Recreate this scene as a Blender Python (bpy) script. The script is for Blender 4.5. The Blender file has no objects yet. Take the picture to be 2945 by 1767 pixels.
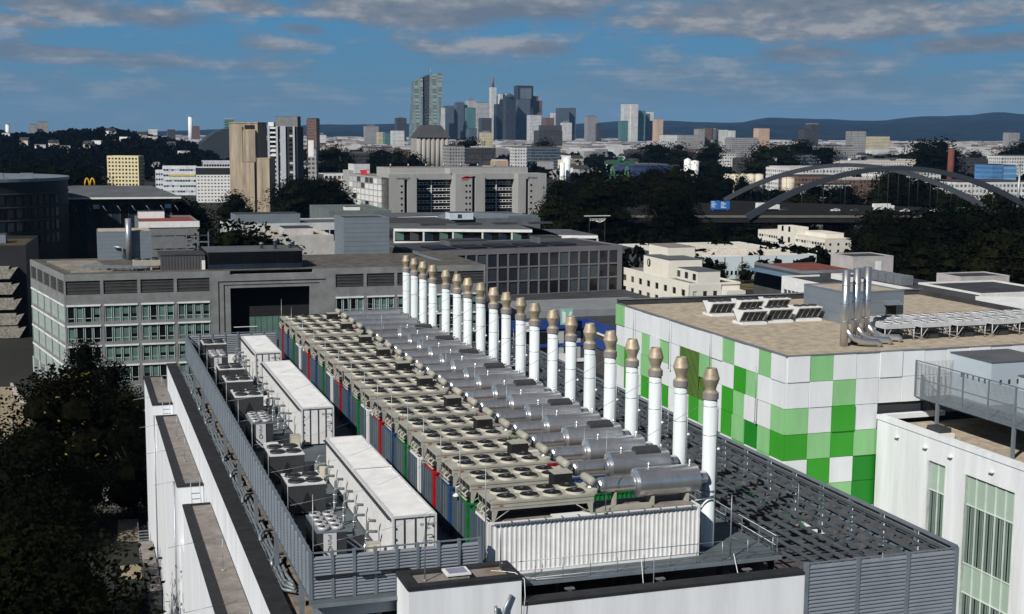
import bpy, math, random
from mathutils import Vector, Matrix
random.seed(7)
R = math.radians
sc = bpy.context.scene

# ------------------------------------------------------------------ camera
CAM = Vector((-20.086, -63.692, 23.053))
PITCH, YAW, ROLL = R(7.458), R(18.439), R(0.44)
FW = Vector((math.sin(YAW)*math.cos(PITCH), math.cos(YAW)*math.cos(PITCH), -math.sin(PITCH)))
_r = Vector((math.cos(YAW), -math.sin(YAW), 0)); _u = _r.cross(FW)
RT = _r*math.cos(ROLL) + _u*math.sin(ROLL); UP = -_r*math.sin(ROLL) + _u*math.cos(ROLL)
cd = bpy.data.cameras.new('camera'); co = bpy.data.objects.new('camera', cd)
sc.collection.objects.link(co); sc.camera = co
cd.lens = 46.44; cd.sensor_width = 36; cd.clip_start = 1; cd.clip_end = 60000
mw = Matrix((( RT.x, UP.x, -FW.x, CAM.x), (RT.y, UP.y, -FW.y, CAM.y), (RT.z, UP.z, -FW.z, CAM.z), (0, 0, 0, 1)))
co.matrix_world = mw

# ------------------------------------------------------------------ world and sun
SUN = Vector((1, .79, -1.02)).normalized()            # the way the light travels
ELEV = math.asin(-SUN.z); AZ = math.atan2(-SUN.x, -SUN.y)   # compass angle of the sun from +Y towards +X
sd = bpy.data.lights.new('sun', 'SUN'); sd.energy = 5.0; sd.angle = R(.53); sd.color = (1, .955, .89)
so = bpy.data.objects.new('sun', sd); sc.collection.objects.link(so)
so.rotation_euler = SUN.to_track_quat('-Z', 'Y').to_euler()
sc.view_settings.view_transform = 'Standard'; sc.view_settings.look = 'None'
sc.view_settings.exposure = 0.02; sc.view_settings.gamma = 1; sc.view_settings.use_curve_mapping = False
sc.cycles.use_denoising = True
sc.cycles.max_bounces = 6; sc.cycles.diffuse_bounces = 2; sc.cycles.glossy_bounces = 3; sc.cycles.volume_bounces = 0
sc.cycles.transparent_max_bounces = 6; sc.cycles.caustics_reflective = False; sc.cycles.caustics_refractive = False

def nodes(nt):
    nt.nodes.clear()
    def N(t, **k):
        n = nt.nodes.new(t)
        for a, v in k.items(): setattr(n, a, v)
        return n
    def L(a, b): nt.links.new(a, b)
    return N, L
def math_node(N, L, op, a, b=None, c=None):
    n = N('ShaderNodeMath', operation=op)
    for i, v in enumerate((a, b, c)):
        if v is None: continue
        if isinstance(v, (int, float)): n.inputs[i].default_value = v
        else: L(v, n.inputs[i])
    return n.outputs[0]
def ramp(N, L, fac, stops, mode='LINEAR'):
    n = N('ShaderNodeValToRGB'); n.color_ramp.interpolation = mode
    e = n.color_ramp.elements
    while len(e) < len(stops): e.new(.5)
    for i, (p, c) in enumerate(stops):
        e[i].position = p; e[i].color = (*c, 1) if len(c) == 3 else c
    L(fac, n.inputs[0]); return n.outputs[0]
def mixc(N, L, fac, a, b, mode='MIX'):
    n = N('ShaderNodeMix', data_type='RGBA', blend_type=mode)
    for s, v in ((n.inputs[0], fac), (n.inputs[6], a), (n.inputs[7], b)):
        if isinstance(v, (int, float)): s.default_value = v
        elif isinstance(v, tuple): s.default_value = (*v, 1)
        else: L(v, s)
    return n.outputs[2]

world = bpy.data.worlds.new('World'); sc.world = world; world.use_nodes = True
N, L = nodes(world.node_tree)
m_ = lambda *a: math_node(N, L, *a)
sky = N('ShaderNodeTexSky', sky_type='NISHITA', sun_disc=False, sun_elevation=ELEV, sun_rotation=AZ, altitude=150, air_density=1.0, dust_density=.25, ozone_density=3.0)
tc = N('ShaderNodeTexCoord'); sep = N('ShaderNodeSeparateXYZ'); L(tc.outputs['Generated'], sep.inputs[0])
zc = m_('MAXIMUM', sep.outputs[2], .004)
zp = m_('ADD', zc, .010)
px = m_('DIVIDE', sep.outputs[0], zp); py = m_('DIVIDE', sep.outputs[1], zp)
cmb = N('ShaderNodeCombineXYZ'); L(px, cmb.inputs[0]); L(py, cmb.inputs[1])
def sky_noise(scale, detail, off, dist=0., rough=.55):
    mp = N('ShaderNodeMapping'); mp.inputs['Location'].default_value = off
    L(cmb.outputs[0], mp.inputs[0])
    n = N('ShaderNodeTexNoise', noise_dimensions='2D'); L(mp.outputs[0], n.inputs['Vector'])
    n.inputs['Scale'].default_value = scale; n.inputs['Detail'].default_value = detail
    n.inputs['Roughness'].default_value = rough; n.inputs['Distortion'].default_value = dist
    return n.outputs[0]
n1 = sky_noise(.42, 7, (3.1, 1.7, 0), .3, .6)
mpd = N('ShaderNodeMapping'); mpd.inputs['Scale'].default_value = (1, 1, 2.6); L(tc.outputs['Generated'], mpd.inputs[0])
nd = N('ShaderNodeTexNoise'); L(mpd.outputs[0], nd.inputs['Vector']); nd.inputs['Scale'].default_value = 17; nd.inputs['Detail'].default_value = 7; nd.inputs['Roughness'].default_value = .6
nd2 = N('ShaderNodeTexNoise'); mpe = N('ShaderNodeMapping'); mpe.inputs['Scale'].default_value = (1, 1, 2.6); mpe.inputs['Location'].default_value = (.0, .0, .03); L(tc.outputs['Generated'], mpe.inputs[0]); L(mpe.outputs[0], nd2.inputs['Vector']); nd2.inputs['Scale'].default_value = 17; nd2.inputs['Detail'].default_value = 7; nd2.inputs['Roughness'].default_value = .6
n2 = nd.outputs[0]
# the cloud bodies one can tell apart in the photograph, as places on the cloud layer (pixel -> direction -> layer)
def layer(qx, qy):
    d = FW + RT*((qx*1.19086-1472.5)/3799.2) - UP*((qy*1.19086-883.5)/3799.2); d.normalize()
    z = max(d.z, .004)+.010; return d.x/z, d.y/z
blobs = []
for (x0, x1, y0, y1, s) in ((60, 480, -20, 70, 1), (500, 700, -10, 42, .9), (740, 1440, -30, 70, 1), (1430, 2480, -30, 98, 1), (-60, 410, 92, 172, .9), (565, 800, 98, 128, .6),
        (1130, 1400, 92, 135, .9), (980, 1110, 108, 130, .5), (1830, 2050, 112, 150, .8), (2210, 2560, 74, 135, .95), (400, 780, 148, 176, .55), (1440, 2500, 160, 260, .7), (-100, 900, 176, 262, .55), (670, 790, 55, 85, .7), (-80, 90, 20, 66, .8)):
    a = layer((x0+x1)/2, y0); b = layer((x0+x1)/2, y1); l = layer(x0, (y0+y1)/2); r = layer(x1, (y0+y1)/2)
    cx, cy = (a[0]+b[0])/2, (a[1]+b[1])/2
    ang = math.atan2(r[1]-l[1], r[0]-l[0])
    rx = math.hypot(r[0]-l[0], r[1]-l[1])/2; ry = math.hypot(a[0]-b[0], a[1]-b[1])/2
    mp = N('ShaderNodeMapping', vector_type='TEXTURE'); L(cmb.outputs[0], mp.inputs[0])
    mp.inputs['Location'].default_value = (cx, cy, 0); mp.inputs['Rotation'].default_value = (0, 0, ang); mp.inputs['Scale'].default_value = (rx, ry, 1)
    vl = N('ShaderNodeVectorMath', operation='LENGTH'); L(mp.outputs[0], vl.inputs[0])
    mr = N('ShaderNodeMapRange', interpolation_type='SMOOTHSTEP'); L(vl.outputs['Value'], mr.inputs[0])
    mr.inputs[1].default_value = 1.35; mr.inputs[2].default_value = .25; mr.inputs[3].default_value = 0; mr.inputs[4].default_value = s
    blobs.append(mr.outputs[0])
acc = blobs[0]
for b in blobs[1:]: acc = m_('MAXIMUM', acc, b)
dens = m_('ADD', m_('MULTIPLY', n1, .45), m_('MULTIPLY', n2, .75))
dens = m_('ADD', dens, m_('MULTIPLY', acc, .30))
cover = ramp(N, L, dens, ((.57, (0, 0, 0)), (.68, (.6,)*3), (.80, (1, 1, 1))))
shade = m_('ADD', .5, m_('ADD', m_('MULTIPLY', m_('SUBTRACT', n2, nd2.outputs[0]), 1.3), m_('MULTIPLY', m_('SUBTRACT', n1, .5), .5)))
ccol = ramp(N, L, shade, ((.36, (1.8, 2.15, 2.7)), (.54, (2.5, 2.75, 3.15)), (.72, (4.3, 4.25, 4.35))))
tint = mixc(N, L, 1.0, sky.outputs[0], (.12, .20, .29), 'MULTIPLY')
low = ramp(N, L, sep.outputs[2], ((.08, (1, 1, 1)), (.34, (0, 0, 0))))
tint = mixc(N, L, m_('MULTIPLY', low, .85), tint, ramp(N, L, sep.outputs[2], ((.0, (1.75, 3.1, 4.3)), (.045, (1.3, 3.05, 4.8)), (.085, (.98, 3.2, 5.7)))))
fade = m_('MULTIPLY', cover, ramp(N, L, sep.outputs[2], ((.0, (.10,)*3), (.03, (.36,)*3), (.065, (.95,)*3))))
fin = mixc(N, L, m_('MULTIPLY', fade, .92), tint, ccol)
bg = N('ShaderNodeBackground'); L(fin, bg.inputs[0]); bg.inputs[1].default_value = .082
wo = N('ShaderNodeOutputWorld'); L(bg.outputs[0], wo.inputs[0])

# ------------------------------------------------------------------ helpers
COL = sc.collection
GZ = -25.0
HAZE = 2.0e-5
def ray(qx, qy): return FW + RT*((qx*1.19086-1472.5)/3799.2) - UP*((qy*1.19086-883.5)/3799.2)
def V(qx, qy, d): return CAM + ray(qx, qy)*d          # a point of the place, d metres ahead
def Pz(qx, qy, z): r = ray(qx, qy); return CAM + r*((z-CAM.z)/r.z)
def Py(qx, qy, y): r = ray(qx, qy); return CAM + r*((y-CAM.y)/r.y)
def Z1(x, y): return (x/2.473)/1.19086, (200+y/2.473)/1.19086
def Z2(x, y): return (900+x/2.473)/1.19086, (150+y/2.473)/1.19086
def Z3(x, y): return (1700+x/1.978)/1.19086, (250+y/1.978)/1.19086

MATS = {}
def mat(name, c, rough=.75, metal=0., var=.18, scale=.35, bump=0., spec=.35, streak=0., bscale=None, rnd=0.):
    if name in MATS: return MATS[name]
    m = bpy.data.materials.new(name); m.use_nodes = True
    N, L = nodes(m.node_tree)
    o = N('ShaderNodeOutputMaterial'); b = N('ShaderNodeBsdfPrincipled'); L(b.outputs[0], o.inputs[0])
    g = N('ShaderNodeNewGeometry')
    n = N('ShaderNodeTexNoise'); n.inputs['Scale'].default_value = scale; n.inputs['Detail'].default_value = 5; n.inputs['Roughness'].default_value = .65
    src = g.outputs['Position']
    if streak:
        mp = N('ShaderNodeMapping'); mp.inputs['Scale'].default_value = (1, 1, streak); L(src, mp.inputs[0]); src = mp.outputs[0]
    L(src, n.inputs['Vector'])
    lo = tuple(max(0, v*(1-var)) for v in c); hi = tuple(min(1, v*(1+var)) for v in c)
    cc = ramp(N, L, n.outputs[0], ((.30, lo), (.70, hi)))
    if rnd:                                   # one copy is not quite like the next
        oi = N('ShaderNodeObjectInfo'); k = math_node(N, L, 'ADD', 1-rnd/2, math_node(N, L, 'MULTIPLY', oi.outputs['Random'], rnd))
        vm = N('ShaderNodeVectorMath', operation='SCALE'); L(cc, vm.inputs[0]); L(k, vm.inputs['Scale']); cc = vm.outputs[0]
    L(cc, b.inputs['Base Color'])
    b.inputs['Roughness'].default_value = rough; b.inputs['Metallic'].default_value = metal
    b.inputs['Specular IOR Level'].default_value = spec
    if bump:
        n2 = N('ShaderNodeTexNoise'); n2.inputs['Scale'].default_value = bscale or scale*8; n2.inputs['Detail'].default_value = 3
        L(g.outputs['Position'], n2.inputs['Vector'])
        bp = N('ShaderNodeBump'); bp.inputs['Strength'].default_value = bump; bp.inputs['Distance'].default_value = .1
        L(n2.outputs[0], bp.inputs['Height']); L(bp.outputs[0], b.inputs['Normal'])
    MATS[name] = m; return m
def facade_mat(name, wall, glass, fh=3.6, bw=3.0, wz=.55, wx=.7, rough=.35, metal=0., pale_mix=.25):
    # a far tower's skin: floors and bays too small to pick apart
    if name in MATS: return MATS[name]
    m = bpy.data.materials.new(name); m.use_nodes = True
    N, L = nodes(m.node_tree); mm = lambda *a: math_node(N, L, *a)
    o = N('ShaderNodeOutputMaterial'); b = N('ShaderNodeBsdfPrincipled'); L(b.outputs[0], o.inputs[0])
    tc = N('ShaderNodeTexCoord'); s = N('ShaderNodeSeparateXYZ'); L(tc.outputs['Object'], s.inputs[0])
    sn = N('ShaderNodeSeparateXYZ'); L(tc.outputs['Normal'], sn.inputs[0])
    ax = mm('GREATER_THAN', mm('ABSOLUTE', sn.outputs[0]), mm('ABSOLUTE', sn.outputs[1]))
    u = mm('ADD', mm('MULTIPLY', s.outputs[1], ax), mm('MULTIPLY', s.outputs[0], mm('SUBTRACT', 1., ax)))
    uu = mm('DIVIDE', u, bw); zz = mm('DIVIDE', s.outputs[2], fh)
    win = mm('MULTIPLY', mm('LESS_THAN', mm('FRACT', uu), wx), mm('LESS_THAN', mm('FRACT', zz), wz))
    win = mm('MULTIPLY', win, mm('LESS_THAN', mm('ABSOLUTE', sn.outputs[2]), .5))
    cb = N('ShaderNodeCombineXYZ'); L(mm('FLOOR', uu), cb.inputs[0]); L(mm('FLOOR', zz), cb.inputs[1])
    wn = N('ShaderNodeTexWhiteNoise', noise_dimensions='2D'); L(cb.outputs[0], wn.inputs['Vector'])
    gl = mixc(N, L, mm('MULTIPLY', mm('GREATER_THAN', wn.outputs[0], .72), pale_mix), glass, tuple(min(1, v*.9+.12) for v in wall))  # panes picked at random lean towards a paler wall tone
    nz = N('ShaderNodeTexNoise'); nz.inputs['Scale'].default_value = .06; L(tc.outputs['Object'], nz.inputs['Vector'])
    wl = ramp(N, L, nz.outputs[0], ((.3, tuple(v*.82 for v in wall)), (.7, tuple(min(1, v*1.12) for v in wall))))
    L(mixc(N, L, win, wl, gl), b.inputs['Base Color'])
    r = N('ShaderNodeMix', data_type='FLOAT'); L(win, r.inputs[0]); r.inputs[2].default_value = .8; r.inputs[3].default_value = rough
    L(r.outputs[0], b.inputs['Roughness']); b.inputs['Metallic'].default_value = metal
    MATS[name] = m; return m

def link(o): COL.objects.link(o); return o
def tag(o, label=None, cat=None, group=None, kind=None):
    if label: o['label'] = label
    if cat: o['category'] = cat
    if group: o['group'] = group
    if kind: o['kind'] = kind
    return o
def thing(name, label, cat, loc=(0, 0, 0), rz=0., group=None):
    o = bpy.data.objects.new(name, None); link(o); o.empty_display_size = .5
    o.location = loc; o.rotation_euler = (0, 0, rz)
    return tag(o, label, cat, group)
CUBES = {}
def cube(m):
    if m.name not in CUBES:
        me = bpy.data.meshes.new('block_'+m.name)
        me.from_pydata([(x, y, z) for z in (-.5, .5) for y in (-.5, .5) for x in (-.5, .5)], [], [(0, 2, 3, 1), (4, 5, 7, 6), (0, 1, 5, 4), (2, 6, 7, 3), (1, 3, 7, 5), (0, 4, 6, 2)])
        me.materials.append(m); CUBES[m.name] = me
    return CUBES[m.name]
def box(name, parent, m, x0, x1, y0, y1, z0, z1, rz=0.):
    o = bpy.data.objects.new(name, cube(m)); link(o); o.parent = parent
    o.location = ((x0+x1)/2, (y0+y1)/2, (z0+z1)/2); o.scale = (abs(x1-x0), abs(y1-y0), abs(z1-z0))
    if rz: o.rotation_euler = (0, 0, rz)
    return o
class MB:
    def __init__(s): s.v = []; s.f = []; s.mi = []; s.sm = []; s.cm = 0; s.cs = False
    def face(s, idx): s.f.append(idx); s.mi.append(s.cm); s.sm.append(s.cs)
    def box(s, x0, x1, y0, y1, z0, z1):
        b = len(s.v); s.v += [(x, y, z) for z in (z0, z1) for y in (y0, y1) for x in (x0, x1)]
        for q in ((0, 2, 3, 1), (4, 5, 7, 6), (0, 1, 5, 4), (2, 6, 7, 3), (1, 3, 7, 5), (0, 4, 6, 2)): s.face([b+i for i in q])
        return s
    def hexa(s, pts):      # eight corners, bottom ring then top ring
        b = len(s.v); s.v += [tuple(p) for p in pts]
        for q in ((3, 2, 1, 0), (4, 5, 6, 7), (0, 1, 5, 4), (1, 2, 6, 5), (2, 3, 7, 6), (3, 0, 4, 7)): s.face([b+i for i in q])
        return s
    def prism(s, poly, z0, z1):
        b = len(s.v); n = len(poly)
        s.v += [(x, y, z0) for x, y in poly]+[(x, y, z1) for x, y in poly]
        s.face([b+i for i in reversed(range(n))]); s.face([b+n+i for i in range(n)])
        for i in range(n): j = (i+1) % n; s.face([b+i, b+j, b+n+j, b+n+i])
        return s
    def slab(s, poly3, vec):   # polygon in space pushed along a vector
        b = len(s.v); n = len(poly3); vec = Vector(vec)
        s.v += [tuple(p) for p in poly3]+[tuple(Vector(p)+vec) for p in poly3]
        s.face([b+i for i in range(n)]); s.face([b+n+i for i in reversed(range(n))])
        for i in range(n): j = (i+1) % n; s.face([b+j, b+i, b+n+i, b+n+j])
        return s
    def tube(s, pts, r, n=8, caps=True):
        pts = [Vector(p) for p in pts]; rs = r if isinstance(r, (list, tuple)) else [r]*len(pts)
        b = len(s.v); up = Vector((0, 0, 1)); old = s.cs; last = None
        for i, p in enumerate(pts):
            t = (pts[min(i+1, len(pts)-1)]-pts[max(i-1, 0)]).normalized()
            if last is None:
                a = t.cross(up if abs(t.z) < .95 else Vector((1, 0, 0))).normalized()
            else:
                a = (last-t*last.dot(t)).normalized()
            last = a; c = t.cross(a)
            for k in range(n):
                w = 2*math.pi*k/n; s.v.append(tuple(p+(a*math.cos(w)+c*math.sin(w))*rs[i]))
        s.cs = True
        for i in range(len(pts)-1):
            for k in range(n): j = (k+1) % n; s.face([b+i*n+k, b+i*n+j, b+(i+1)*n+j, b+(i+1)*n+k])
        s.cs = False
        if caps:
            s.face([b+k for k in reversed(range(n))]); s.face([b+(len(pts)-1)*n+k for k in range(n)])
        s.cs = old; return s
    def lathe(s, prof, c=(0, 0, 0), n=16, axis='z', sharp=False, end=True):
        b = len(s.v); old = s.cs
        for r, h in prof:
            for k in range(n):
                w = 2*math.pi*k/n; x, y = r*math.cos(w), r*math.sin(w)
                p = (x, y, h) if axis == 'z' else ((h, x, y) if axis == 'x' else (x, h, y))
                s.v.append((c[0]+p[0], c[1]+p[1], c[2]+p[2]))
        s.cs = not sharp
        for i in range(len(prof)-1):
            for k in range(n): j = (k+1) % n; s.face([b+i*n+k, b+i*n+j, b+(i+1)*n+j, b+(i+1)*n+k])
        s.cs = False
        if end and prof[0][0] > 1e-4: s.face([b+k for k in reversed(range(n))])
        if end and prof[-1][0] > 1e-4: s.face([b+(len(prof)-1)*n+k for k in range(n)])
        s.cs = old; return s
    def mesh(s, name, mats):
        me = bpy.data.meshes.new(name); me.from_pydata(s.v, [], s.f)
        for m in (mats if isinstance(mats, (list, tuple)) else [mats]): me.materials.append(m)
        if any(s.mi): me.polygons.foreach_set('material_index', s.mi)
        if any(s.sm): me.polygons.foreach_set('use_smooth', s.sm)
        me.update(); return me
    def build(s, name, mats, parent=None, loc=None):
        o = bpy.data.objects.new(name, s.mesh(name, mats)); link(o); o.parent = parent
        if loc is not None: o.location = loc
        return o
def inst(name, me, parent=None, loc=(0, 0, 0), rz=0., scale=None):
    o = bpy.data.objects.new(name, me); link(o); o.parent = parent; o.location = loc; o.rotation_euler = (0, 0, rz)
    if scale: o.scale = scale
    return o
def copy_tree(o, parent=None):
    c = o.copy(); link(c); c.parent = parent
    for ch in list(o.children): copy_tree(ch, c)
    return c
def text(name, parent, body, m, size, mtx, align='CENTER'):
    cu = bpy.data.curves.new(name, 'FONT'); cu.body = body; cu.size = size; cu.extrude = .004*size; cu.align_x = align; cu.align_y = 'CENTER'
    tmp = bpy.data.objects.new(name, cu); link(tmp); dg = bpy.context.evaluated_depsgraph_get(); me = bpy.data.meshes.new_from_object(tmp.evaluated_get(dg))
    bpy.data.objects.remove(tmp); me.materials.clear(); me.materials.append(m)
    o = bpy.data.objects.new(name, me); link(o); o.parent = parent; o.matrix_local = mtx
    return o
def under(child, part):                      # make a piece a sub-part of a part, leaving it where it is
    child.parent = part; child.matrix_parent_inverse = part.matrix_basis.inverted(); return child
ORD = ['first', 'second', 'third', 'fourth', 'fifth', 'sixth', 'seventh', 'eighth', 'ninth', 'tenth', 'eleventh', 'twelfth', 'thirteenth', 'fourteenth', 'fifteenth', 'sixteenth', 'seventeenth', 'eighteenth', 'nineteenth', 'twentieth']
def ordinal(i):
    if i < 20: return ORD[i]
    t, u = divmod(i+1, 10); tens = ['', '', 'twenty', 'thirty', 'forty', 'fifty', 'sixty', 'seventy', 'eighty', 'ninety'][t]
    return tens+'-'+ORD[u-1] if u else tens[:-1]+'ieth'
def face_front(x, y, z, rz=0., turn=0.):      # writing that reads from -y, turned in its own plane
    return Matrix.Translation((x, y, z)) @ Matrix.Rotation(rz, 4, 'Z') @ Matrix.Rotation(R(90), 4, 'X') @ Matrix.Rotation(turn, 4, 'Z')

# shared materials
white = mat('white_render', (.69, .715, .74), .8, var=.12, scale=.9, streak=.10)
whitep = mat('white_paint', (.70, .705, .70), .55, var=.11, scale=.9)
cream = mat('cream_render', (.68, .66, .58), .85, var=.07, scale=.2)
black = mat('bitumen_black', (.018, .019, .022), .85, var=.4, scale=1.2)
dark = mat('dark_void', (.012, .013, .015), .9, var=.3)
galv = mat('galvanised_steel', (.30, .33, .36), .42, .55, var=.18, scale=1.5)
stl = mat('grey_painted_steel', (.155, .185, .215), .5, .15, var=.14, scale=1.)
slat = mat('grey_slat', (.22, .245, .28), .48, .25, var=.12, scale=.7)
deckm = mat('deck_grey', (.085, .105, .118), .75, var=.25, scale=.5)
gravel = mat('roof_gravel', (.38, .325, .25), .95, var=.32, scale=1.3, bump=.5, bscale=6)
gravelg = mat('grey_gravel', (.20, .18, .165), .95, var=.3, scale=1.1, bump=.4, bscale=6)
brown = mat('brown_roof', (.20, .155, .115), .9, var=.45, scale=.9)
stainless = mat('stainless', (.72, .72, .72), .33, .9, var=.13, scale=1.6, streak=.3, rnd=.25)
brass = mat('weathered_brass', (.39, .33, .24), .55, .35, var=.25, scale=3, rnd=.3)
collar = mat('grey_zinc', (.27, .245, .235), .6, .3, var=.15, scale=3)
beige = mat('beige_paint', (.345, .335, .29), .6, var=.16, scale=1.1, rnd=.12)
beiged = mat('beige_steel', (.36, .345, .29), .6, var=.15, scale=2)  # even beige tone for small pipes, stands and lids
chim = mat('chimney_white', (.58, .63, .645), .62, .0, var=.13, scale=1.3, streak=.12, rnd=.10)
slate = mat('slate_blue_panel', (.062, .090, .118), .55, .1, var=.12, scale=2.5)
cred = mat('container_red', (.33, .014, .018), .5, var=.2, scale=2)
cblue = mat('container_blue', (.022, .06, .155), .5, var=.2, scale=2)
cgreen = mat('container_green', (.010, .135, .032), .5, var=.2, scale=2)
fanblk = mat('fan_black', (.011, .011, .012), .6, var=.3)
charc = mat('charcoal_casing', (.036, .039, .044), .6, var=.15, scale=2)
fangrey = mat('fan_grey', (.42, .43, .45), .5, .2, var=.1)
glass = mat('dark_glass', (.006, .007, .009), .18, var=.3, scale=.2, spec=.5)
glassb = mat('blue_glass', (.02, .03, .045), .12, var=.3, scale=.2, spec=.5)
tglass = mat('green_glass', (.095, .165, .142), .35, var=.25, scale=.3, spec=.5)
stone = mat('grey_stone', (.185, .195, .197), .85, var=.22, scale=.45)
stoned = mat('dark_stone', (.06, .06, .064), .85, var=.2, scale=.4)
concrete = mat('beige_concrete', (.30, .25, .185), .9, var=.38, scale=.35, streak=.12)
roofd = mat('dark_roof_felt', (.036, .038, .043), .9, var=.4, scale=.3)
roofg = mat('grey_roof_felt', (.085, .092, .10), .85, var=.25, scale=.15)
metalg = mat('grey_metal_cladding', (.21, .245, .28), .5, .3, var=.08, scale=.4)
blind = mat('window_blind', (.40, .43, .44), .8, var=.1)
asphalt = mat('asphalt', (.045, .046, .05), .9, var=.3, scale=.2)
sand = mat('sandy_paving', (.26, .215, .15), .95, var=.25, scale=.4)
grass = mat('dry_grass', (.085, .075, .028), .95, var=.6, scale=.15)

# ================================================================== the setting
m = MB(); n = 64; Rg = 18500
m.v.append((0, 0, GZ)); m.v += [(Rg*math.cos(2*math.pi*k/n), Rg*math.sin(2*math.pi*k/n), GZ) for k in range(n)]
for k in range(n): m.face([0, 1+k, 1+(k+1) % n])
groundm = mat('ground_dark', (.016, .017, .013), .95, var=.6, scale=.03)
tag(m.build('ground', groundm), kind='structure')

# ================================================================== the data centre carrying the generator deck
dc = thing('data_centre', 'white data centre block under the raised generator deck', 'building', (0, 0, 0))
YF, YB = -3.6, 78.0
box('wall', dc, white, -9.95, 26.1, -3.58, YB, GZ, -3.1)                     # body
box('roof', dc, brown, -9.95, 26.0, -3.3, YB-.4, -3.1, -3.0); box('roof_strip', dc, brown, -9.95, -8.2, 1.5, YB-.4, -2.99, -2.62)
# left parapet with its black cap
box('parapet', dc, white, -10.75, -9.96, 2.5, 84, GZ, -2.35)
box('parapet_cap', dc, black, -10.80, -9.72, 2.45, 84.1, -2.35, -2.22)
# front wall right of the stair head
box('wall', dc, white, .62, 16.75, -3.62, -3.25, -3.1, -.32)
box('parapet_cap', dc, black, .62, 16.7, -3.65, -2.75, -.32, -.16)
box('roof', dc, black, .62, 16.7, -3.2, -.3, -3.0, -2.6)  # gap floor coloured black to stand in for shade
box('wall', dc, white, -10.75, -5.3, -3.62, -3.5, GZ, -3.12)
# stair head with skylight
sh = thing('stair_head', 'white stair head with black rim and skylight in front of the slatted screen', 'building', (-5.28, -3.66, 0))
box('wall', sh, white, .06, 5.84, .06, 2.5, GZ, 1.05)
for a in ((0, 5.9, 0, .5), (0, 5.9, 2.05, 2.56), (0, .6, .5, 2.05), (5.3, 5.9, .5, 2.05)):
    box('parapet_cap', sh, black, *a, 1.05, 1.24)
box('gravel_bed', sh, gravelg, .6, 5.3, .5, 2.05, 1.05, 1.10)
sk = thing('skylight', 'square white framed skylight on the stair head roof', 'skylight', (-2.5, -2.5, 1.1))
box('curb', sk, gravelg, -.55, .55, -.45, .45, 0, .25); box('frame', sk, whitep, -.62, .62, -.52, .52, .25, .35); box('pane', sk, mat('skylight_pane', (.22, .24, .33), .35, var=.1), -.48, .48, -.4, .4, .35, .37)
tag(box('gravel_patch', None, brown, -.9, .1, -2.9, -1.7, 1.1, 1.14), 'square brown planting patch beside the skylight', 'roof patch')
for i, x in enumerate((-.85, -.45)):
    o = MB().tube([(x, -3.85, -25), (x, -3.85, -.55), (x+.12, -3.75, -.25), (x+.45, -3.7, .1+.25*i)] if i else [(x, -3.85, -25), (x, -3.85, -.3), (x+.03, -3.72, -.15)], .09, 8).build('vent_pipe', galv)
    tag(o, ('straight grey vent pipe with short bend on the white stair head wall', 'grey vent pipe with long slanted offset on the stair head wall')[i], 'pipe', 'vent pipes on the stair head')
# stepped annexes on the left flank
for (y0, y1, lab) in ((-6, 36.6, 'nearest white annex with black rim and long gravel roof'), (42.2, 69.8, 'middle white annex with black rim and gravel roof'), (75.6, 92, 'farthest white annex with black rim and short gravel roof')):
    a = thing('annex', lab, 'building', (-12.9, y0, 0), group='annexes stepped along the left flank')
    Ly = y1-y0
    box('wall', a, white, .06, 2.1, .06, Ly-.06, GZ, -5.15)
    box('parapet_cap', a, black, 0, .62, 0, Ly, -5.15, -4.98); box('parapet_cap', a, black, .62, 2.08, 0, .5, -5.15, -4.985); box('parapet_cap', a, black, .62, 2.08, Ly-.35, Ly, -5.15, -4.985)
    box('gravel_bed', a, gravelg, .62, 2.08, .5, Ly-.35, -5.15, -5.08)
    # lightning protection on the roof
    for k in range(2 if Ly > 20 else 1):
        yy = y0+Ly*(.62 if k else .3)
        l = thing('lightning_rod', ('far ' if k else 'near ')+'short lightning rod with round foot on the '+lab.split(' white')[0]+' annex roof', 'lightning rod', (-11.6, yy, -5.08), group='rods on the annex roofs')
        MB().lathe([(.16, 0), (.18, .05), (.10, .12), (.02, .14)]).build('foot', collar, l); MB().tube([(0, 0, .12), (0, 0, 2.2)], .022, 6).build('pole', galv, l)
# link wall between the annexes
tag(box('flank_wall', None, white, -12.7, -10.76, -6, 92, GZ, -9.5), 'white lower wall joining the stepped annexes above the yard', 'wall')
for y, lab in ((39.4, 'grey steel stair between the nearest and the middle annex'), (72.7, 'grey steel stair between the middle and the farthest annex')):
    s = thing('roof_ladder', lab, 'ladder', (-11.6, y, -5))
    for dx in (-.35, .35): MB().tube([(dx, -1.6, -2.3), (dx, .9, 0), (dx, 1.2, 1.0)], .035, 6).build('rail', galv, s)
    for k in range(7): box('step', s, galv, -.32, .32, -1.5+k*.36, -1.35+k*.36, -2.3+k*.35, -2.26+k*.35)
for k, y in enumerate((14., 27., 44., 55., 66., 80., 88.)):
    tag(MB().tube([(-14.6, y, -5.3), (-11.4, y+.05, -4.9)], .022, 5).build('lightning_conductor', galv), ordinal(k)+' thin conductor rod from the camera sticking out of the annex rim', 'lightning rod', 'conductor rods along the annex rims')
for y in (7.0, 44.2, 71.):
    tag(MB().tube([(-12.98, y, GZ), (-12.98, y, -5.2)], .07, 8).build('downpipe', galv), {7.0: 'grey downpipe on the wall of the nearest annex', 44.2: 'grey downpipe on the wall of the middle annex', 71.: 'grey downpipe in the gap before the farthest annex'}[y], 'downpipe')

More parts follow.
